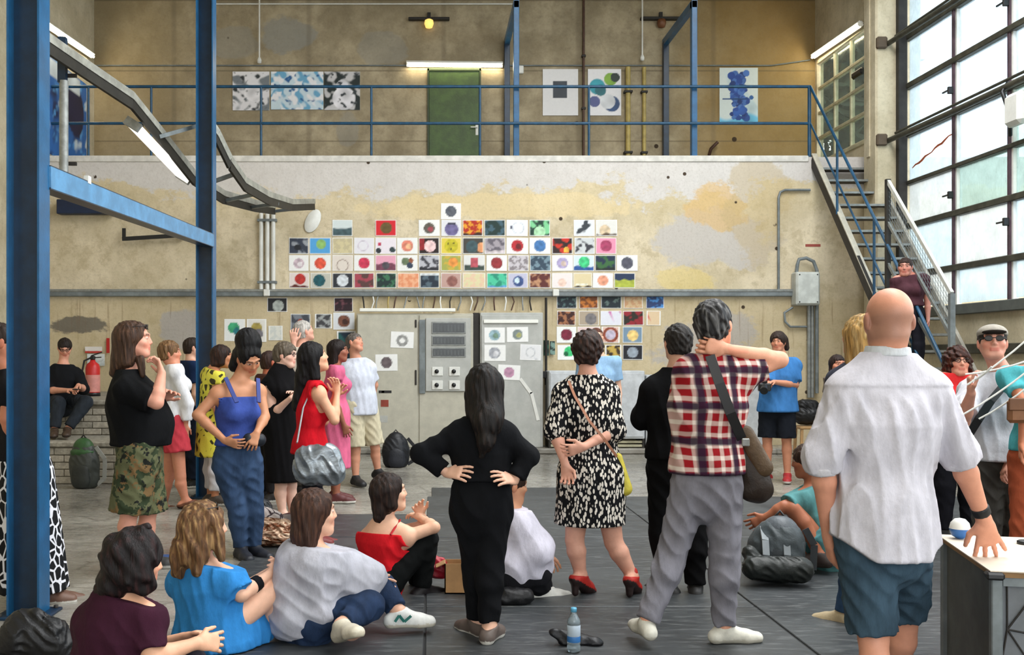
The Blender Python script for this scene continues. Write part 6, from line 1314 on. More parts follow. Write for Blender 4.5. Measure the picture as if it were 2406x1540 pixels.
# ---- man in the pale T-shirt
p = Person('man in a pale grey T-shirt and beige shorts, looking up with arms behind him', 200, 140, cx=846, H=1.80, J=dict(hd=(834, 806), nk=(836, 844), sl=(812, 862, -0.03), sr=(868, 858, 0.06), el=(798, 905, 0.08), wl=(818, 955, 0.22), er=(880, 905, 0.14), wr=(866, 955, 0.26), al=(836, 1124, -0.08), ar=(888, 1108, 0.12), kl=(836, 1060, -0.07), kr=(882, 1055, 0.08)), head=(120, 14, 12), skin=(206, 146, 118), build=1.04, tl=150, tr=130)
p.top((206, 210, 222), sl=0.75, g=0.034, ga=0.03, hem=975, flare=0.02, fold=0.008, name='t_shirt'); p.bottom((206, 196, 168), to=0.90, g=0.035, g2=0.05, name='shorts', fold=0.008); p.shoes((34, 34, 36), (40, 40, 40), g=0.012, high=0.2); p.hair((108, 100, 94), 'short', vol=0.0)
# ================================================================ seated people in the foreground
def seat_grp(): return 'visitors sitting on the floor'
G2 = 'visitors sitting on the floor'
p = Person('dark-haired woman in a maroon T-shirt sitting on the floor at the lower left', 560, 62, dict(
    hd=(318, 1318), nk=(286, 1402), sl=(212, 1440, 0.10), sr=(352, 1432, -0.06), er=(356, 1548, -0.12), wr=(462, 1512, -0.02), el=(300, 1540, 0.25), wl=(430, 1500, 0.18),
    hl=(205, 1615, 0.08), hr=(285, 1625, -0.08), kl=(440, 1560, 0.22), kr=(480, 1600, 0.0), al=(500, 1680, 0.25), ar=(560, 1690, 0.02)), head=(66, -8, 0), skin=(226, 172, 140), sex='f', build=1.14, hs=1.05, grp=G2,
    hands={'r': dict(tip=(520, 1508, 0.04), thumb=(0, 0.4, 1), palm=(0, 0.3, -1), curl=0.6)})
p.top((58, 26, 42), sl=0.80, g=0.022, ga=0.026, fold=0.006, ff=(6, 6, 4), name='t_shirt'); p.bottom((44, 40, 48), to=1.9, g=0.02); p.shoes((40, 36, 36))
p.hair((22, 14, 15), 'bob', vol=0.010, hl=(74, 42, 42), hl_w=0.5, extra=((p.px(306, 1310), p.px(276, 1375), 0.10, 0.085, 0.04), (p.px(335, 1330, -0.05), p.px(345, 1375, -0.06), 0.055, 0.04, 0.03)), disp=0.012, ff=(13, 13, 9))
sd = SDF(); sd.cone(p.px(322, 1252, 0.0), p.px(345, 1240, 0.0), 0.03, 0.02, 0.02); sd.disp = lambda q: 0.004*wob(q, (30, 30, 20)); p.mk('hair_tie', sd, M_hair, (40, 26, 26), None, 0.007)
p = Person('woman with long wavy blonde hair in a bright blue dress, sitting on the floor', 450, 58, dict(
    hd=(482, 1240), nk=(470, 1322), sl=(428, 1352, 0.14), sr=(545, 1345, -0.08), er=(566, 1398, -0.10), wr=(636, 1348, 0.10), el=(560, 1395, 0.30), wl=(640, 1340, 0.24),
    hl=(470, 1468, 0.10), hr=(530, 1470, -0.06), kl=(640, 1372, 0.26), kr=(648, 1388, 0.08), al=(640, 1488, 0.34), ar=(640, 1492, 0.12)), head=(70, 2, 0), skin=(230, 180, 152), sex='f', build=1.06, hs=1.05, grp=G2, tl=60, tr=60,
    hands={'r': dict(tip=(662, 1335, 0.2), thumb=(0, 0.3, 1), palm=(0.3, 1, 0), curl=0.9), 'l': dict(tip=(660, 1330, 0.12), thumb=(0, 0, 1), palm=(0, -1, 0), curl=0.9)})
sd = SDF(); p.torso(sd, 0.030); [p.arm(sd, q, 0.034, 0.85, 0.02, 0.01) for q in 'lr']
sd.cone(p.P+(p.N-p.P)*0.25, p.px(500, 1500, 0.02), 0.17, 0.25, 0.05, (p.F, 0.8)); sd.cone(p.px(520, 1440, 0.02), p.px(578, 1490, 0.1), 0.16, 0.15, 0.05); sd.cut((0, 0, 0.016), (0, 0, -1)); u_ = unit(p.J['hd']-p.N); sd.cuts.append((p.N+u_*0.01, u_))
sd.disp = lambda q: 0.011*(np.abs(wob(q-p.O, (7, 7, 2.6), 5))*1.8-0.7)
p.mk('dress', sd, M_cloth, (54, 136, 206)); p.shoes((50, 44, 40))
p.hair((116, 82, 54), 'long', vol=0.008, hl=(206, 166, 112), hl_w=0.75, extra=((p.px(474, 1230, 0.0), p.px(440, 1300, -0.04), 0.10, 0.085, 0.04), (p.px(442, 1290, -0.05), p.px(418, 1345, -0.08), 0.075, 0.035, 0.03), (p.px(470, 1290, -0.09), p.px(462, 1345, -0.13), 0.05, 0.025, 0.03), (p.px(510, 1260, -0.06), p.px(520, 1315, -0.08), 0.035, 0.02, 0.03)), disp=0.010, ff=(15, 15, 7), facec=(0, 0.13, -0.02), facer=(0.085, 0.09, 0.11))
p.glasses((24, 22, 22), True, up=0.10, f=0.06, name='sunglasses')
a, b = p.J['wr'], p.J['er']; e = unit(b-a); sd = SDF(); sd.cone(a+e*0.10, a+e*0.15, 0.040, 0.042, 0.004, None, ((a+e*0.10, -e), (a+e*0.15, e))); p.mk('black_wristband', sd, M_cloth, (20, 20, 24), None, 0.007)
p = Person('brown-haired woman in a pale grey poncho and jeans, sitting on the floor', 440, 74, dict(
    hd=(742, 1206), nk=(732, 1284), sl=(680, 1306, 0.14), sr=(782, 1302, -0.08), er=(846, 1362, -0.06), wr=(862, 1366, 0.12), el=(840, 1360, 0.16), wl=(866, 1366, 0.18),
    hl=(700, 1455, 0.10), hr=(740, 1462, -0.08), kl=(895, 1380, 0.24), kr=(868, 1424, -0.10), al=(938, 1440, 0.12), ar=(802, 1470, -0.26)), head=(72, 0, 0), skin=(230, 178, 150), sex='f', build=1.04, hs=1.05, grp=G2, tl=80, tr=(150, 20))
sd = SDF(); p.torso(sd, 0.024)
for a, b, ra, rb in (((690, 1312, 0.1), (780, 1302, -0.06), 0.085, 0.085), ((700, 1320, 0.0), (690, 1450, 0.0), 0.125, 0.145), ((775, 1312, -0.06), (884, 1352, 0.0), 0.105, 0.065), ((840, 1350, 0.08), (872, 1362, 0.14), 0.085, 0.075), ((760, 1340, -0.06), (856, 1378, -0.02), 0.12, 0.085), ((740, 1340, -0.08), (760, 1420, -0.08), 0.13, 0.10), ((700, 1400, -0.05), (690, 1455, -0.10), 0.12, 0.085), ((690, 1440, -0.1), (770, 1445, -0.14), 0.07, 0.05)): sd.cone(p.px(*a), p.px(*b), ra, rb, 0.05, (p.lat, 0.9))
u_ = unit(p.J['hd']-p.N); sd.cuts.append((p.N+u_*0.015, u_)); sd.cut(p.px(700, 1490), (0.36, 0, -1)); sd.cut(p.px(0, 1496), (0, 0, -1)); sd.disp = lambda q: 0.007*(np.abs(wob(q-p.O, (5, 5, 6), 5))*1.8-0.7)
p.mk('poncho', sd, M_cloth, (186, 186, 196))
p.bottom((38, 56, 86), M_denim, to=1.86, g=0.02, g2=0.018, fold=0.006, name='jeans'); p.shoes((232, 232, 228), (206, 200, 184), g=0.008, name='sneaker', only='l', high=0.03); p.shoes((214, 206, 186), (196, 186, 164), g=0.008, name='sneaker', only='r', high=0.03)
A = p.px(948, 1462, 0.0); m = MB(); nx = Vector((A[0], A[1], A[2])); c_ = [p.px(928, 1462, 0.045), p.px(938, 1447, 0.045), p.px(950, 1462, 0.04), p.px(966, 1448, 0.04)]
for a, b in zip(c_[:-1], c_[1:]): m.bar(Vector(a), Vector(b), 0.006, 0.014, (0, 0, 1))
m.build('green_mark', mat('sneaker_green', (20, 110, 100), 0.5), p.root)
p.hair((72, 48, 38), 'long', vol=0.006, hl=(124, 84, 62), hl_w=0.5, extra=((p.px(735, 1200), p.px(716, 1255, -0.03), 0.10, 0.07, 0.03),), facec=(0, 0.13, -0.02), facer=(0.09, 0.09, 0.11))
p = Person('woman in a red camisole and black trousers hugging her knees on the floor', 372, 60, dict(
    hd=(916, 1158), nk=(903, 1222), sl=(862, 1252, 0.08), sr=(960, 1245, -0.06), er=(1020, 1240, -0.02), wr=(988, 1218, 0.14), el=(1000, 1235, 0.26), wl=(990, 1210, 0.2),
    hl=(872, 1358, 0.08), hr=(915, 1362, -0.06), kl=(985, 1262, 0.24), kr=(1002, 1268, 0.04), al=(980, 1376, 0.30), ar=(992, 1382, 0.08)), head=(72, 4, 0), skin=(232, 182, 152), sex='f', build=1.0, hs=1.03, grp=G2, tl=60, tr=60)
p.top((214, 30, 40), sl=0, g=0.014, fold=0.006, ff=(6, 6, 4), name='camisole', cutpl=((p.px(900, 1254), (0.05, 0.12, 1)),))
for a, b in (((940, 1222, -0.03), (918, 1256, -0.135)), ((876, 1226, 0.07), (872, 1256, -0.02))): strap(p, (a, b), 0.012, 0.008, mat('camisole_red', (190, 30, 40), 0.8), 'shoulder_strap', p.root)
p.bottom((18, 20, 20), to=1.95, g=0.012, g2=0.02, fold=0.006, waist=0.0); p.shoes((34, 30, 32))
p.hair((44, 32, 28), 'bob', vol=0.004, hl=(92, 66, 54), hl_w=0.5, extra=((p.px(908, 1165), p.px(892, 1215, -0.03), 0.075, 0.045, 0.03),), facec=(0, 0.13, -0.02), facer=(0.085, 0.09, 0.11))
p = Person('person in a long white shirt sitting behind the woman in black, mostly hidden', 372, 70, dict(
    hd=(1202, 1140), nk=(1200, 1196), sl=(1176, 1222, 0.14), sr=(1222, 1222, -0.12), er=(1254, 1280, -0.12), wr=(1268, 1310, 0.02), el=(1240, 1280, 0.2), wl=(1268, 1300, 0.14),
    hl=(1180, 1350, 0.09), hr=(1194, 1355, -0.09), kl=(1262, 1330, 0.14), kr=(1262, 1350, -0.08), al=(1276, 1386, 0.2), ar=(1270, 1386, 0.0)), head=(74, -10, 0), skin=(206, 150, 116), grp=G2, tl=70, tr=70)
sd = SDF(); p.torso(sd, 0.03)
for a, b, ra, rb in (((1198, 1215), (1214, 1320), 0.10, 0.17), ((1222, 1226, -0.12), (1256, 1290, -0.12), 0.085, 0.115), ((1254, 1290, -0.10), (1264, 1330, -0.04), 0.115, 0.09), ((1222, 1226, 0.1), (1250, 1300, 0.14), 0.08, 0.10), ((1206, 1320, -0.06), (1244, 1330, -0.06), 0.16, 0.13)): sd.cone(p.px(*a), p.px(*b), ra, rb, 0.05)
sd.cut((0, 0, EYE+(VY-1360)/372), (0, 0, -1)); u_ = unit(p.J['hd']-p.N); sd.cuts.append((p.N+u_*0.012, u_)); sd.disp = lambda q: 0.010*(np.abs(wob(q-p.O, (5, 5, 2.5), 5))*1.8-0.7)
p.mk('shirt', sd, M_cloth, (222, 218, 232)); p.bottom((28, 28, 32), to=1.9, g=0.03, g2=0.03); p.shoes((224, 222, 214)); p.hair((60, 42, 34), 'short', vol=0.004)
p = Person('person in a teal T-shirt sitting on the floor behind the bald man, arm reaching left', 330, -70, dict(
    hd=(1896, 1084), nk=(1912, 1140), sl=(1880, 1158, -0.10), sr=(1945, 1160, 0.12), el=(1842, 1192, -0.14), wl=(1800, 1216, -0.10), er=(1935, 1225, 0.1), wr=(1890, 1250, 0.0),
    hl=(1945, 1296, -0.08), hr=(1960, 1296, 0.09), kl=(1862, 1196, -0.16), kr=(1880, 1200, 0.10), al=(1926, 1306, -0.20), ar=(1900, 1312, 0.1)), head=(-60, -8, 0), skin=(176, 108, 78), grp=G2, tl=-70, tr=-70, build=0.96)
p.top((96, 150, 152), sl=0.75, g=0.024, ga=0.03, fold=0.006, name='t_shirt'); p.bottom((92, 146, 150), to=0.5, g=0.03, g2=0.05, name='shorts'); p.shoes((52, 40, 36), (60, 50, 44)); p.hair((66, 46, 36), 'short', vol=0.006)
# ================================================================ people right and rear
p = Person('man in a blue T-shirt and black shorts holding a camera, facing the hall', 195, -150, cx=1826, H=1.82, J=dict(hd=(1828, 804), nk=(1838, 842), sl=(1812, 858, -0.05), sr=(1866, 852, 0.06), el=(1806, 905, -0.16), wl=(1802, 903, -0.30), er=(1868, 905, -0.06), wr=(1818, 898, -0.26)), head=(-148, -4, 0), skin=(206, 142, 112), build=1.06, tl=-130, tr=-160,
    hands={'l': dict(tip=(1792, 908, -0.36), curl=0.8), 'r': dict(tip=(1796, 902, -0.34), curl=0.8)})
p.top((66, 124, 186), sl=0.85, g=0.044, ga=0.032, hem=968, flare=0.05, fold=0.008, name='t_shirt'); p.bottom((30, 34, 42), to=0.96, g=0.022, g2=0.05, name='shorts', waist=0.02); p.shoes((170, 40, 46), (220, 214, 210)); p.hair((58, 44, 38), 'short', vol=0.012, extra=((p.px(1840, 800, 0.03), p.px(1848, 818, 0.03), 0.06, 0.035, 0.02),))
c = p.px(1796, 910, -0.40); cam_o = empty('camera', Vector(c), label='black camera held at the waist by the man in blue', cat='camera')
MB().box(Vector(c)-Vector((.07, .035, .05)), Vector(c)+Vector((.07, .035, .045)), bev=0.012).build('camera_body', M_black, cam_o); MB().tube([Vector(c)+Vector((-.01, -.03, 0)), Vector(c)+Vector((-.05, -.14, -.04))], [0.04, 0.045], 14).build('lens', M_black, cam_o); MB().box(Vector(c)+Vector((-.03, -.03, .045)), Vector(c)+Vector((.03, .03, .08)), bev=0.01).build('viewfinder', M_black, cam_o)
p = Person('small figure in light-blue shirt by the back wall behind the printed-dress woman', 186, 175, cx=1408, H=1.78, J=dict(hd=(1402, 793)), head=(165, 8, 0), skin=LIGHT); p.top((150, 186, 220), sl=0.7, g=0.03, hem=960); p.bottom((60, 70, 90), g=0.02); p.shoes((50, 46, 44)); p.hair((104, 60, 46), 'short')
p = Person('blonde woman in jeans standing just beyond the bald man, hidden by him', 412, 8, cx=2050, H=1.70, J=dict(hd=(2022, 788), nk=(2040, 850), al=(1985, 1445, 0.0), ar=(2122, 1446, 0.02), kl=(2010, 1330), kr=(2105, 1330)), head=(-40, 0, 0), skin=LIGHT, sex='f', tl=-40, tr=20)
p.top((60, 62, 74), sl=0.8, g=0.02, hem=1060); p.bottom((56, 84, 118), M_denim, g=0.016, g2=0.018, name='jeans'); p.shoes((206, 186, 150), (190, 170, 130), high=0.03)
p.hair((186, 146, 84), 'long', hl=(226, 196, 140), hl_w=0.8, extra=((p.px(2018, 790), p.px(2008, 880), 0.085, 0.05, 0.03),))
p = Person('dark-haired person far back, head showing left of the bald man', 205, 178, cx=1985, H=1.56, J=dict(hd=(1968, 858)), head=(176, 0, 0), skin=RED_, sex='f'); p.top((120, 110, 100), sl=0.6, g=0.02, hem=1000); p.bottom((50, 50, 56)); p.shoes((50, 46, 44)); p.hair((48, 32, 28), 'bob')
p = Person('curly-haired woman with glasses and a red top behind the bald man\'s shoulder', 285, -172, cx=2246, H=1.62, J=dict(hd=(2250, 852)), head=(-174, 4, 0), skin=(214, 150, 126), sex='f'); p.top((206, 44, 46), sl=0.6, g=0.02, hem=1020); p.bottom((24, 24, 30), g=0.03, g2=0.03); p.shoes((30, 30, 30))
p.hair((62, 34, 26), 'bob', vol=0.016, hl=(120, 66, 48), disp=0.012, ff=(16, 16, 16), facec=(0, 0.14, -0.03), facer=(0.062, 0.095, 0.088)); p.glasses((20, 16, 16))
p = Person('man in a grey flat cap and white T-shirt with a black strap across his chest', 352, -165, dict(
    hd=(2332, 806), nk=(2352, 876), sl=(2278, 905, 0.04), sr=(2408, 900, -0.06), el=(2262, 990, -0.16), wl=(2282, 925, -0.30), er=(2412, 1000, -0.02), wr=(2372, 1082, -0.12),
    hl=(2322, 1092), hr=(2382, 1092), kl=(2318, 1230), kr=(2384, 1230), al=(2318, 1340), ar=(2390, 1340)), head=(-158, 10, 0), skin=(222, 158, 136), build=1.08, hs=1.05,
    hands={'l': dict(tip=(2276, 872, -0.3), curl=0.8)})
p.top((214, 214, 222), sl=0.75, g=0.026, ga=0.03, hem=1082, flare=0.02, fold=0.008, name='t_shirt'); p.bottom((70, 68, 64), g=0.022, g2=0.03, fold=0.01); p.shoes((60, 56, 50)); p.hair((40, 34, 30), 'short', nape=-0.05)
c, R = p.J['hd'], p.hf; q = lambda r, f, u: c+R[0]*r+R[1]*f+R[2]*u; sd = SDF()
sd.ell(q(0, -0.005, 0.062), R, (0.094, 0.112, 0.062), 0.02, ((q(0, 0, 0.045), -R[2]),)); p.mk('flat_cap', sd, M_cloth, (166, 160, 150), None, 0.007)
sd = SDF(); sd.ell(q(0, 0.105, 0.052), R, (0.075, 0.062, 0.012), 0.02); p.mk('cap_peak', sd, M_cloth, (52, 46, 42), None, 0.007); p.glasses((26, 20, 20), True, name='sunglasses')
strap(p, ((2384, 872, -0.10), (2360, 905, -0.155), (2330, 940, -0.17), (2300, 985, -0.16), (2278, 1020, -0.12)), 0.05, 0.01, M_black, 'shoulder_strap', p.root)
a, b = p.J['wr'], p.J['er']; e = unit(b-a); sd = SDF(); sd.cone(a+e*0.02, a+e*0.05, 0.036, 0.037, 0.004, None, ((a+e*0.02, -e), (a+e*0.05, e))); p.mk('wristwatch', sd, M_shoe, (206, 206, 206), None, 0.007)
p = Person('person in a turquoise top at the right edge of the picture, mostly out of frame', 385, -150, cx=2452, H=1.72, head=(-150, 0, 0), skin=(206, 130, 96), sex='f', J=dict(wl=(2402, 1040, -0.1), el=(2412, 960, -0.1))); p.top((90, 186, 196), sl=0.5, g=0.02, hem=1060); p.bottom((180, 90, 60)); p.shoes((50, 46, 44)); p.hair((60, 42, 34), 'short')
c = p.px(2388, 965, -0.16); o = empty('leather_pouch', Vector(c), label='brown leather pouch held at the right edge of the picture', cat='pouch')
MB().box(Vector(c)-Vector((.055, .025, .075)), Vector(c)+Vector((.075, .025, .07)), bev=0.02).build('pouch', mat('brown_leather', (128, 84, 52), 0.5), o); MB().box(Vector(c)+Vector((-.06, -.032, .0)), Vector(c)+Vector((.08, -.02, .075)), bev=0.01).build('flap', mat('brown_leather_flap', (112, 72, 44), 0.5), o)
p = Person('woman in a dark patterned blouse coming down the stairs behind the rails', 186, -165, cx=2138, H=1.55, z0=1.22, J=dict(hd=(2127, 628)), head=(-150, -4, 0), skin=(206, 140, 122), sex='f', build=0.95); p.top((84, 52, 60), sl=0.6, g=0.02, hem=720); p.bottom((36, 36, 44)); p.shoes((60, 50, 46)); p.hair((60, 40, 34), 'short')
# seated man on the brick steps
p = Person('man in black with glasses sitting on the brick steps, looking at his phone', 184, 152, dict(
    hd=(152, 818), nk=(148, 858), sl=(118, 876, -0.02), sr=(184, 874, 0.06), el=(112, 918, -0.12), wl=(160, 918, -0.34), er=(196, 915, -0.06), wr=(184, 906, -0.34), hl=(128, 944, 0), hr=(162, 944, 0.04), kl=(138, 948, -0.42), kr=(202, 946, -0.34), al=(128, 1012, -0.50), ar=(158, 1010, -0.5)), z0=0.0, head=(160, -30, 0), skin=(222, 158, 132), build=1.08, tl=165, tr=165,
    hands={'l': dict(tip=(178, 914, -0.42), curl=0.5), 'r': dict(tip=(176, 914, -0.42), curl=0.6)})
p.top((24, 25, 28), sl=1.2, g=0.026, fold=0.006, hem=950, name='shirt'); p.bottom((44, 50, 58), M_denim, g=0.022, g2=0.026, name='jeans', to=1.9); p.shoes((74, 58, 46), (50, 40, 34)); p.hair((44, 34, 30), 'short', vol=0.004); p.glasses((40, 16, 16))
c = Vector(p.px(180, 915, -0.46)); tag(MB().box(c-Vector((.035, .06, .006)), c+Vector((.035, .06, .006)), bev=0.004).build('mobile_phone', M_black, origin=c), 'dark mobile phone in the hands of the man on the steps', 'phone')
# woman behind the near column
p = Person('person in a long black-and-white flowered skirt hidden behind the near blue column', 378, 80, dict(hd=(2, 805), nk=(18, 872), sr=(22, 905, -0.14), sl=(40, 900, 0.18), er=(14, 985, -0.16), wr=(40, 1050, -0.1), el=(60, 985, 0.2), wl=(70, 1050, 0.15), hr=(58, 1110, -0.08), hl=(62, 1110, 0.09), kr=(66, 1270, -0.08), kl=(70, 1270, 0.09), ar=(100, 1392, -0.06), al=(124, 1392, 0.1)), head=(60, -10, 0), skin=(196, 126, 96), sex='f', tl=70, tr=70)
p.top((26, 26, 30), sl=0.5, g=0.02, hem=1080); p.skirt((200, 200, 200), 1385, M_flow, r1=0.24, cxs=78, sq=0.9); p.shoes((110, 80, 66), high=-0.02); p.hair((50, 36, 30), 'short')
# ================================================================ bags and things on the floor
def backpack(label, px, py, s, w, h, dep, cols, yaw=0, lean=0.0, pocket=True, z0=0.0):
    c = P(px, py, s); c.z = z0; o = empty('backpack', c, label=label, cat='backpack', group='backpacks on the floor'); f = yawv(yaw); sd_ = np.array([f[1], -f[0], 0.0]); C = V3(c); up = np.array((0, 0, 1.0)); tp = C+up*h+sd_*lean
    sd = SDF(); sd.cone(C+up*(dep*0.5+0.0), C+up*(h*0.55)+sd_*lean*0.5, w*0.5, w*0.5, 0.04, (f, dep/w)); sd.cone(C+up*(h*0.5)+sd_*lean*0.5, tp-up*w*0.42, w*0.5, w*0.40, 0.04, (f, dep/w)); sd.cut((0, 0, z0+0.004), (0, 0, -1)); sd.disp = lambda q: 0.006*(np.abs(wob(q-C, (8, 8, 6), 5))*1.8-0.7)
    sdf_obj('main_compartment', sd, 0.011, M_leather, cols[0], o, C)
    if pocket:
        sd = SDF(); b0 = C-f*dep*0.42; sd.cone(b0+up*(0.10), b0+up*h*0.36+sd_*lean*0.3, w*0.34, w*0.32, 0.03, (f, 0.35)); sd.cut((0, 0, z0+0.006), (0, 0, -1)); sdf_obj('front_pocket', sd, 0.011, M_leather, cols[1], o, C)
    sd = SDF(); sd.cone(tp-up*w*0.40, tp-up*w*0.30, w*0.45, w*0.36, 0.04, (f, dep/w*1.05)); sdf_obj('lid', sd, 0.011, M_leather, cols[2], o, C)
    MB().tube([Vector(tp+up*0.00-sd_*0.04), Vector(tp+up*0.05), Vector(tp+up*0.00+sd_*0.04)], 0.010, 8).build('grab_handle', M_black, o)
    m = MB(); q0 = [C+sd_*w*0.45+up*h*0.85+sd_*lean, C+sd_*w*0.72+up*h*0.6, C+sd_*w*0.7+up*h*0.2, C+sd_*w*0.45+up*h*0.08]
    for a, b in zip(q0[:-1], q0[1:]): m.bar(Vector(a), Vector(b), 0.045, 0.012, tuple(f))
    m.build('shoulder_strap', mat('strap_%d' % int(px), cols[3], 0.7), o); return o
backpack('green-topped grey backpack leaning against the brick steps', 200, 1150, 204, 0.34, 0.56, 0.24, ((62, 66, 62), (50, 54, 52), (54, 92, 52), (160, 162, 158)), yaw=10, lean=-0.02)
backpack('black backpack standing on the floor in front of the left cabinet', 930, 1104, 172, 0.36, 0.46, 0.24, ((26, 28, 34), (34, 36, 44), (24, 26, 30), (24, 24, 28)), yaw=-8)
o = backpack('slumped grey backpack on the floor left of the bald man', 1818, 1352, 345, 0.36, 0.42, 0.30, ((74, 82, 86), (52, 58, 62), (92, 98, 104), (60, 64, 68)), yaw=20, lean=0.04)
c = Vector(o.location)
for dx, h0 in ((-0.08, 0.36), (0.06, 0.38)):
    m = MB(); pts = [c+Vector((dx, -0.02, h0)), c+Vector((dx-0.02, -0.13, h0-0.07)), c+Vector((dx-0.03, -0.18, 0.2)), c+Vector((dx-0.02, -0.17, 0.10))]
    for a, b in zip(pts[:-1], pts[1:]): m.bar(a, b, 0.045, 0.014, (0, -1, 0.3))
    m.build('shoulder_strap', mat('pale_strap', (132, 138, 142), 0.7), o)
MB().box(c+Vector((0.02, -0.18, 0.13)), c+Vector((0.07, -0.165, 0.16)), bev=0.004).build('red_tab', mat('red_tab', (190, 40, 50), 0.6), o)
def pile(name, label, cat, s, m, col, segs, h=0.009, disp=0.008, ff=(9, 9, 9), grp=None, floor=True):
    pr = [(V3(P(*a, s) if len(a) == 2 else P(a[0], a[1], s, a[2])), V3(P(*b, s) if len(b) == 2 else P(b[0], b[1], s, b[2])), ra, rb, 0.03) for a, b, ra, rb in segs]
    g = np.mean([q[0] for q in pr], 0); g[2] = 0.013; return blob(name, label, cat, m, col, pr, g, h, ((np.array((0, 0, 0.014)), (0, 0, -1)),) if floor else (), disp, ff, group=grp)
pile('backpack', 'dark crumpled rucksack bottom lying under the slumped grey backpack', 'backpack', 352, M_leather, (34, 38, 36), (((1770, 1335, -0.1), (1880, 1340, -0.12), 0.075, 0.085), ((1762, 1300, -0.02), (1780, 1330, -0.05), 0.05, 0.05)), grp='backpacks on the floor')
pile('black_bag', 'black bag lying on the floor at the lower left in front of the blue column', 'bag', 470, M_leather, (24, 24, 26), (((50, 1490), (120, 1492), 0.10, 0.085), ((60, 1465), (85, 1455), 0.07, 0.05), ((20, 1515), (140, 1520), 0.07, 0.07)), disp=0.012)
bt = pile('tote_bag', 'shiny bronze and white tote bag on the floor beside the jeans', 'bag', 296, M_bronze, (200, 150, 110), (((622, 1258), (664, 1258), 0.085, 0.085), ((616, 1235), (668, 1238), 0.06, 0.06)), disp=0.012)
pile('tote_bag', 'white floral cloth bag behind the bronze tote', 'bag', 290, M_floral, (220, 210, 206), (((616, 1215, 0.12), (645, 1222, 0.12), 0.085, 0.075), ((608, 1240, 0.12), (650, 1250, 0.12), 0.08, 0.08)), disp=0.01)
pile('black_bag', 'small black bag on the floor between the jeans and the black dress', 'bag', 262, M_leather, (28, 30, 34), (((618, 1205, 0.1), (630, 1215, 0.1), 0.09, 0.08), ((606, 1180, 0.1), (622, 1190, 0.1), 0.05, 0.06)), disp=0.01)
pile('red_bag', 'small red bag on the floor beside the cardboard box', 'bag', 362, M_leather, (176, 34, 50), (((1018, 1338), (1040, 1342), 0.055, 0.05), ((1022, 1318), (1034, 1325), 0.03, 0.04)), disp=0.01)
pile('black_bag', 'flat black bag on the floor behind the woman in black', 'bag', 385, M_leather, (24, 24, 26), (((1190, 1402), (1235, 1402), 0.055, 0.05), ((1170, 1405), (1215, 1408), 0.05, 0.05)), disp=0.008)
b_ = P(1072, 1388, 368, 0.04); b_.z = 0.014; cb = empty('cardboard_box', b_, label='small open brown cardboard box on the floor left of the woman in black', cat='box'); M_card = mat('cardboard', (186, 142, 94), 0.8)
m = MB(); w = 0.075
for lo, hi in (((-w, -w, 0), (w, -w+0.006, 0.19)), ((-w, w-0.006, 0), (w, w, 0.19)), ((-w, -w, 0), (-w+0.006, w, 0.19)), ((w-0.006, -w, 0), (w, w, 0.19)), ((-w, -w, 0), (w, w, 0.006))): m.box(b_+Vector(lo), b_+Vector(hi))
m.build('box_body', M_card, cb)
for sx in (-1, 1): MB().bar(b_+Vector((sx*w, -0, 0.19)), b_+Vector((sx*(w+0.055), 0, 0.165)), 0.14, 0.005).build('flap', M_card, cb)
# bottle and the black umbrella beside it
bp = P(1348, 1533, 459); bp.z = 0.014; bo = empty('water_bottle', bp, label='clear plastic water bottle with a blue cap and label on the floor in front', cat='bottle')
pet = NT('bottle_plastic', 0.08); pet.b.inputs['Transmission Weight'].default_value = 0.75; pet.base(lin((206, 226, 236)))
MB().lathe([(0, 0.002), (0.030, 0.0), (0.034, 0.008), (0.034, 0.03), (0.032, 0.036), (0.034, 0.042), (0.034, 0.052)], bp, 24).build('base', pet.m, bo); MB().lathe([(0.034, 0.135), (0.032, 0.142), (0.034, 0.148), (0.030, 0.165), (0.016, 0.19), (0.0135, 0.197), (0.0135, 0.205)], bp, 24).build('shoulder', pet.m, bo)
MB().lathe([(0.034, 0.05), (0.0346, 0.052), (0.0346, 0.078), (0.034, 0.08)], bp, 24).build('label_blue', mat('label_blue', (56, 120, 186), 0.5), bo); MB().lathe([(0.034, 0.08), (0.0346, 0.081), (0.0346, 0.135), (0.034, 0.136)], bp, 24).build('label_white', mat('label_white', (196, 212, 226), 0.5), bo)
MB().lathe([(0.0, 0.224), (0.014, 0.223), (0.0158, 0.219), (0.0158, 0.202), (0.0, 0.202)], bp, 20).build('cap', mat('cap_blue', (104, 184, 222), 0.4), bo)
pile('umbrella', 'black folded umbrella lying on the mat behind the water bottle', 'umbrella', 448, M_leather, (22, 22, 26), (((1302, 1486), (1345, 1508), 0.026, 0.045), ((1345, 1506, 0.05), (1402, 1518), 0.05, 0.036), ((1395, 1516), (1432, 1534), 0.03, 0.020), ((1330, 1516), (1390, 1532), 0.035, 0.03)), disp=0.006, h=0.007)
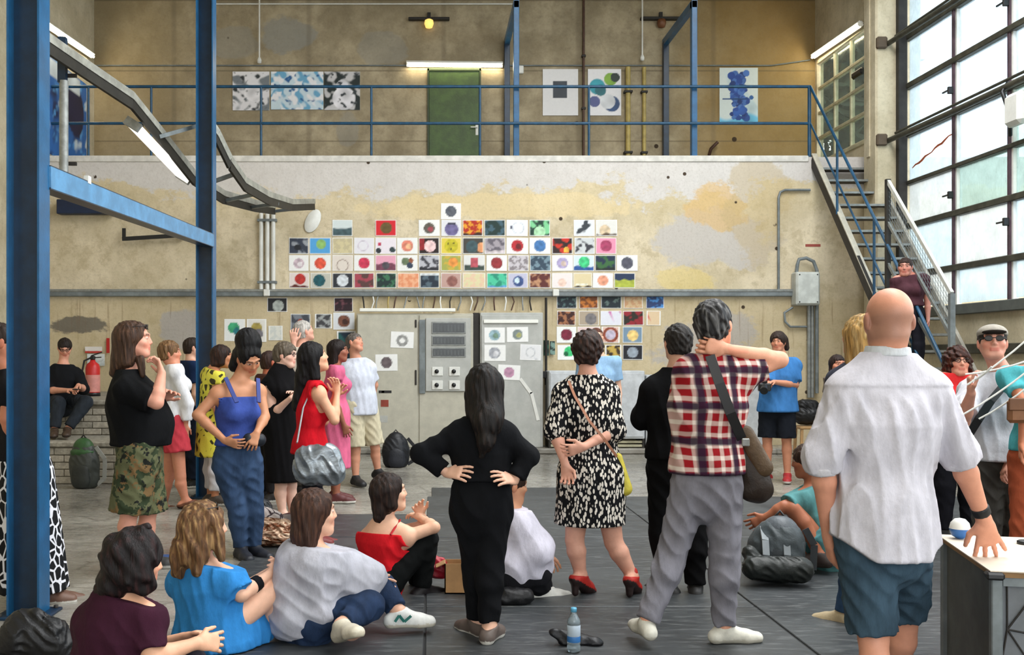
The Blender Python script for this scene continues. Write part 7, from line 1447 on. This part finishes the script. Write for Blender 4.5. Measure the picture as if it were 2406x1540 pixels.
# stool with a black bag by the conduits
sp = P(1897, 1075, 168); sp.z = 0; so = empty('stool', sp, label='plain wooden stool by the conduits under the electrical box', cat='stool')
MB().box(sp+Vector((-.15, -.15, .50)), sp+Vector((.15, .15, .54)), bev=0.01).build('seat', M_wood, so)
for sx in (-1, 1):
    for sy in (-1, 1): MB().bar(sp+Vector((sx*.12, sy*.12, .5)), sp+Vector((sx*.14, sy*.14, 0)), 0.035, 0.035, (0, 1, 0)).build('leg', M_wood, so)
g = sp+Vector((0, 0, 0.545)); blob('black_bag', 'black bag sitting on the wooden stool', 'bag', M_leather, (24, 24, 26), [(V3(g+Vector((-.06, 0, .14))), V3(g+Vector((.07, 0, .14))), 0.13, 0.13, 0.03), (V3(g+Vector((-.06, 0, .28))), V3(g+Vector((.07, 0, .27))), 0.09, 0.09, 0.03)], g, 0.012, ((V3(g), (0, 0, -1)),), 0.01)
# table with wire lattice at the lower right
tz = 0.72; C1 = Vector(P(2330, 1340, 623)); C1.z = 0; e1, e2 = Vector((0.973, -0.23, 0)), Vector((0.23, 0.973, 0))
M4 = Matrix.Translation(C1) @ Matrix(((e1.x, e2.x, 0, 0), (e1.y, e2.y, 0, 0), (0, 0, 1, 0), (0, 0, 0, 1)))
tb = empty('plywood_table', C1, label='box table with a pale plywood top and wire lattice front, lower right', cat='table')
M_ply = mat('pale_plywood', (216, 202, 184), 0.5, 0, 0.06, 5); M_plye = mat('plywood_edge', (150, 112, 66), 0.6); M_bx = mat('table_side_grey', (86, 90, 88), 0.7, 0, 0.15, 6); M_bxf = mat('table_front_grey', (116, 120, 124), 0.7, 0, 0.12, 6)
MB().box((-0.01, -0.02, tz-0.004), (1.1, 0.80, tz), M4).build('tabletop', M_ply, tb); MB().box((0.0, -0.01, tz-0.026), (1.09, 0.79, tz-0.0045), M4).build('tabletop_edge', M_plye, tb)
MB().box((0.02, 0.02, 0.02), (1.06, 0.045, tz-0.03), M4).build('front_panel', M_bxf, tb); MB().box((0.02, 0.05, 0.02), (0.045, 0.76, tz-0.03), M4).build('side_panel', M_bx, tb)
for (x, y) in ((0.0, 0.0), (0.0, 0.75), (1.05, 0.0)): MB().box((x, y, 0.0), (x+0.04, y+0.04, tz-0.027), M4, bev=0.004).build('leg', M_duct, tb)
MB().box((0.04, 0.0, tz-0.06), (1.06, 0.018, tz-0.028), M4).build('frame_rail', M_duct, tb)
MB().box((-0.025, -0.03, tz-0.035), (0.04, 0.02, tz-0.006), M4, bev=0.008).build('corner_cap', M_black, tb)
rw = random.Random(11); nodes = {}
for i in range(7):
    for j in range(5): nodes[i, j] = Vector((0.06+0.15*i+rw.uniform(-.04, .04), 0.010+0.004*rw.random(), tz-0.08-0.15*j+rw.uniform(-.03, .03)))
for i in range(7):
    for j in range(5):
        for di, dj in ((1, 0), (0, 1), (1, 1), (1, -1)):
            if (i+di, j+dj) in nodes and (di*dj == 0 or rw.random() < 0.55):
                a, b = M4 @ nodes[i, j], M4 @ nodes[i+di, j+dj]; MB().tube([a, b], 0.0035, 5).build('lattice_wire', M_dark, tb)
c = M4 @ Vector((0.06, 0.70, tz)); go = empty('toy_ball', c, label='small blue and white ball on the far corner of the table', cat='ball')
MB().lathe([(0.012, 0), (0.034, 0.014), (0.044, 0.045)], c, 18).build('blue_half', mat('ball_blue', (56, 116, 190), 0.4), go); MB().lathe([(0.044, 0.045), (0.038, 0.07), (0.022, 0.087), (0, 0.092)], c, 18).build('white_half', M_white, go)
c = M4 @ Vector((0.30, 0.62, tz)); tag(MB().lathe([(0, 0), (0.035, 0), (0.035, 0.012), (0.028, 0.016), (0, 0.016)], c, 18).build('lens_cap', M_black, origin=c), 'small round black cap lying on the plywood table', 'cap')
# white cords pulled past the capped man
for k2, (a, b) in enumerate((((2272, 905), (2420, 792)), ((2268, 880), (2420, 846)), ((2262, 975), (2420, 868)), ((2300, 985), (2420, 905)), ((2285, 895), (2330, 862)))):
    A, B = P(*a, 385), P(*b, 392); mid = (A+B)/2+Vector((0, 0, -0.012))
    o = MB().tube([A, A.lerp(mid, 0.5)+Vector((0, 0, -.004)), mid, mid.lerp(B, 0.5)+Vector((0, 0, -.004)), B], 0.006, 6).build('white_cord', M_white, origin=mid)
    tag(o, 'thin white cord stretched in front of the capped man, '+('topmost of five', 'second from the top of five', 'middle one of five', 'lowest of five', 'shortest, at his chin')[k2], 'cord', 'white cords by the capped man')
c = P(384, 1312, 312); c.z = 0.0; bk = empty('booklet', c, label='small blue and white booklet lying on the concrete beside the maroon woman', cat='booklet')
MB().box(c+Vector((-.07, -.09, 0.001)), c+Vector((.07, .09, .008)), bev=0.002).build('pages', M_white, bk); MB().box(c+Vector((-.072, -.03, .008)), c+Vector((.072, .092, .011))).build('cover_band', mat('booklet_blue', (46, 92, 160), 0.5), bk)
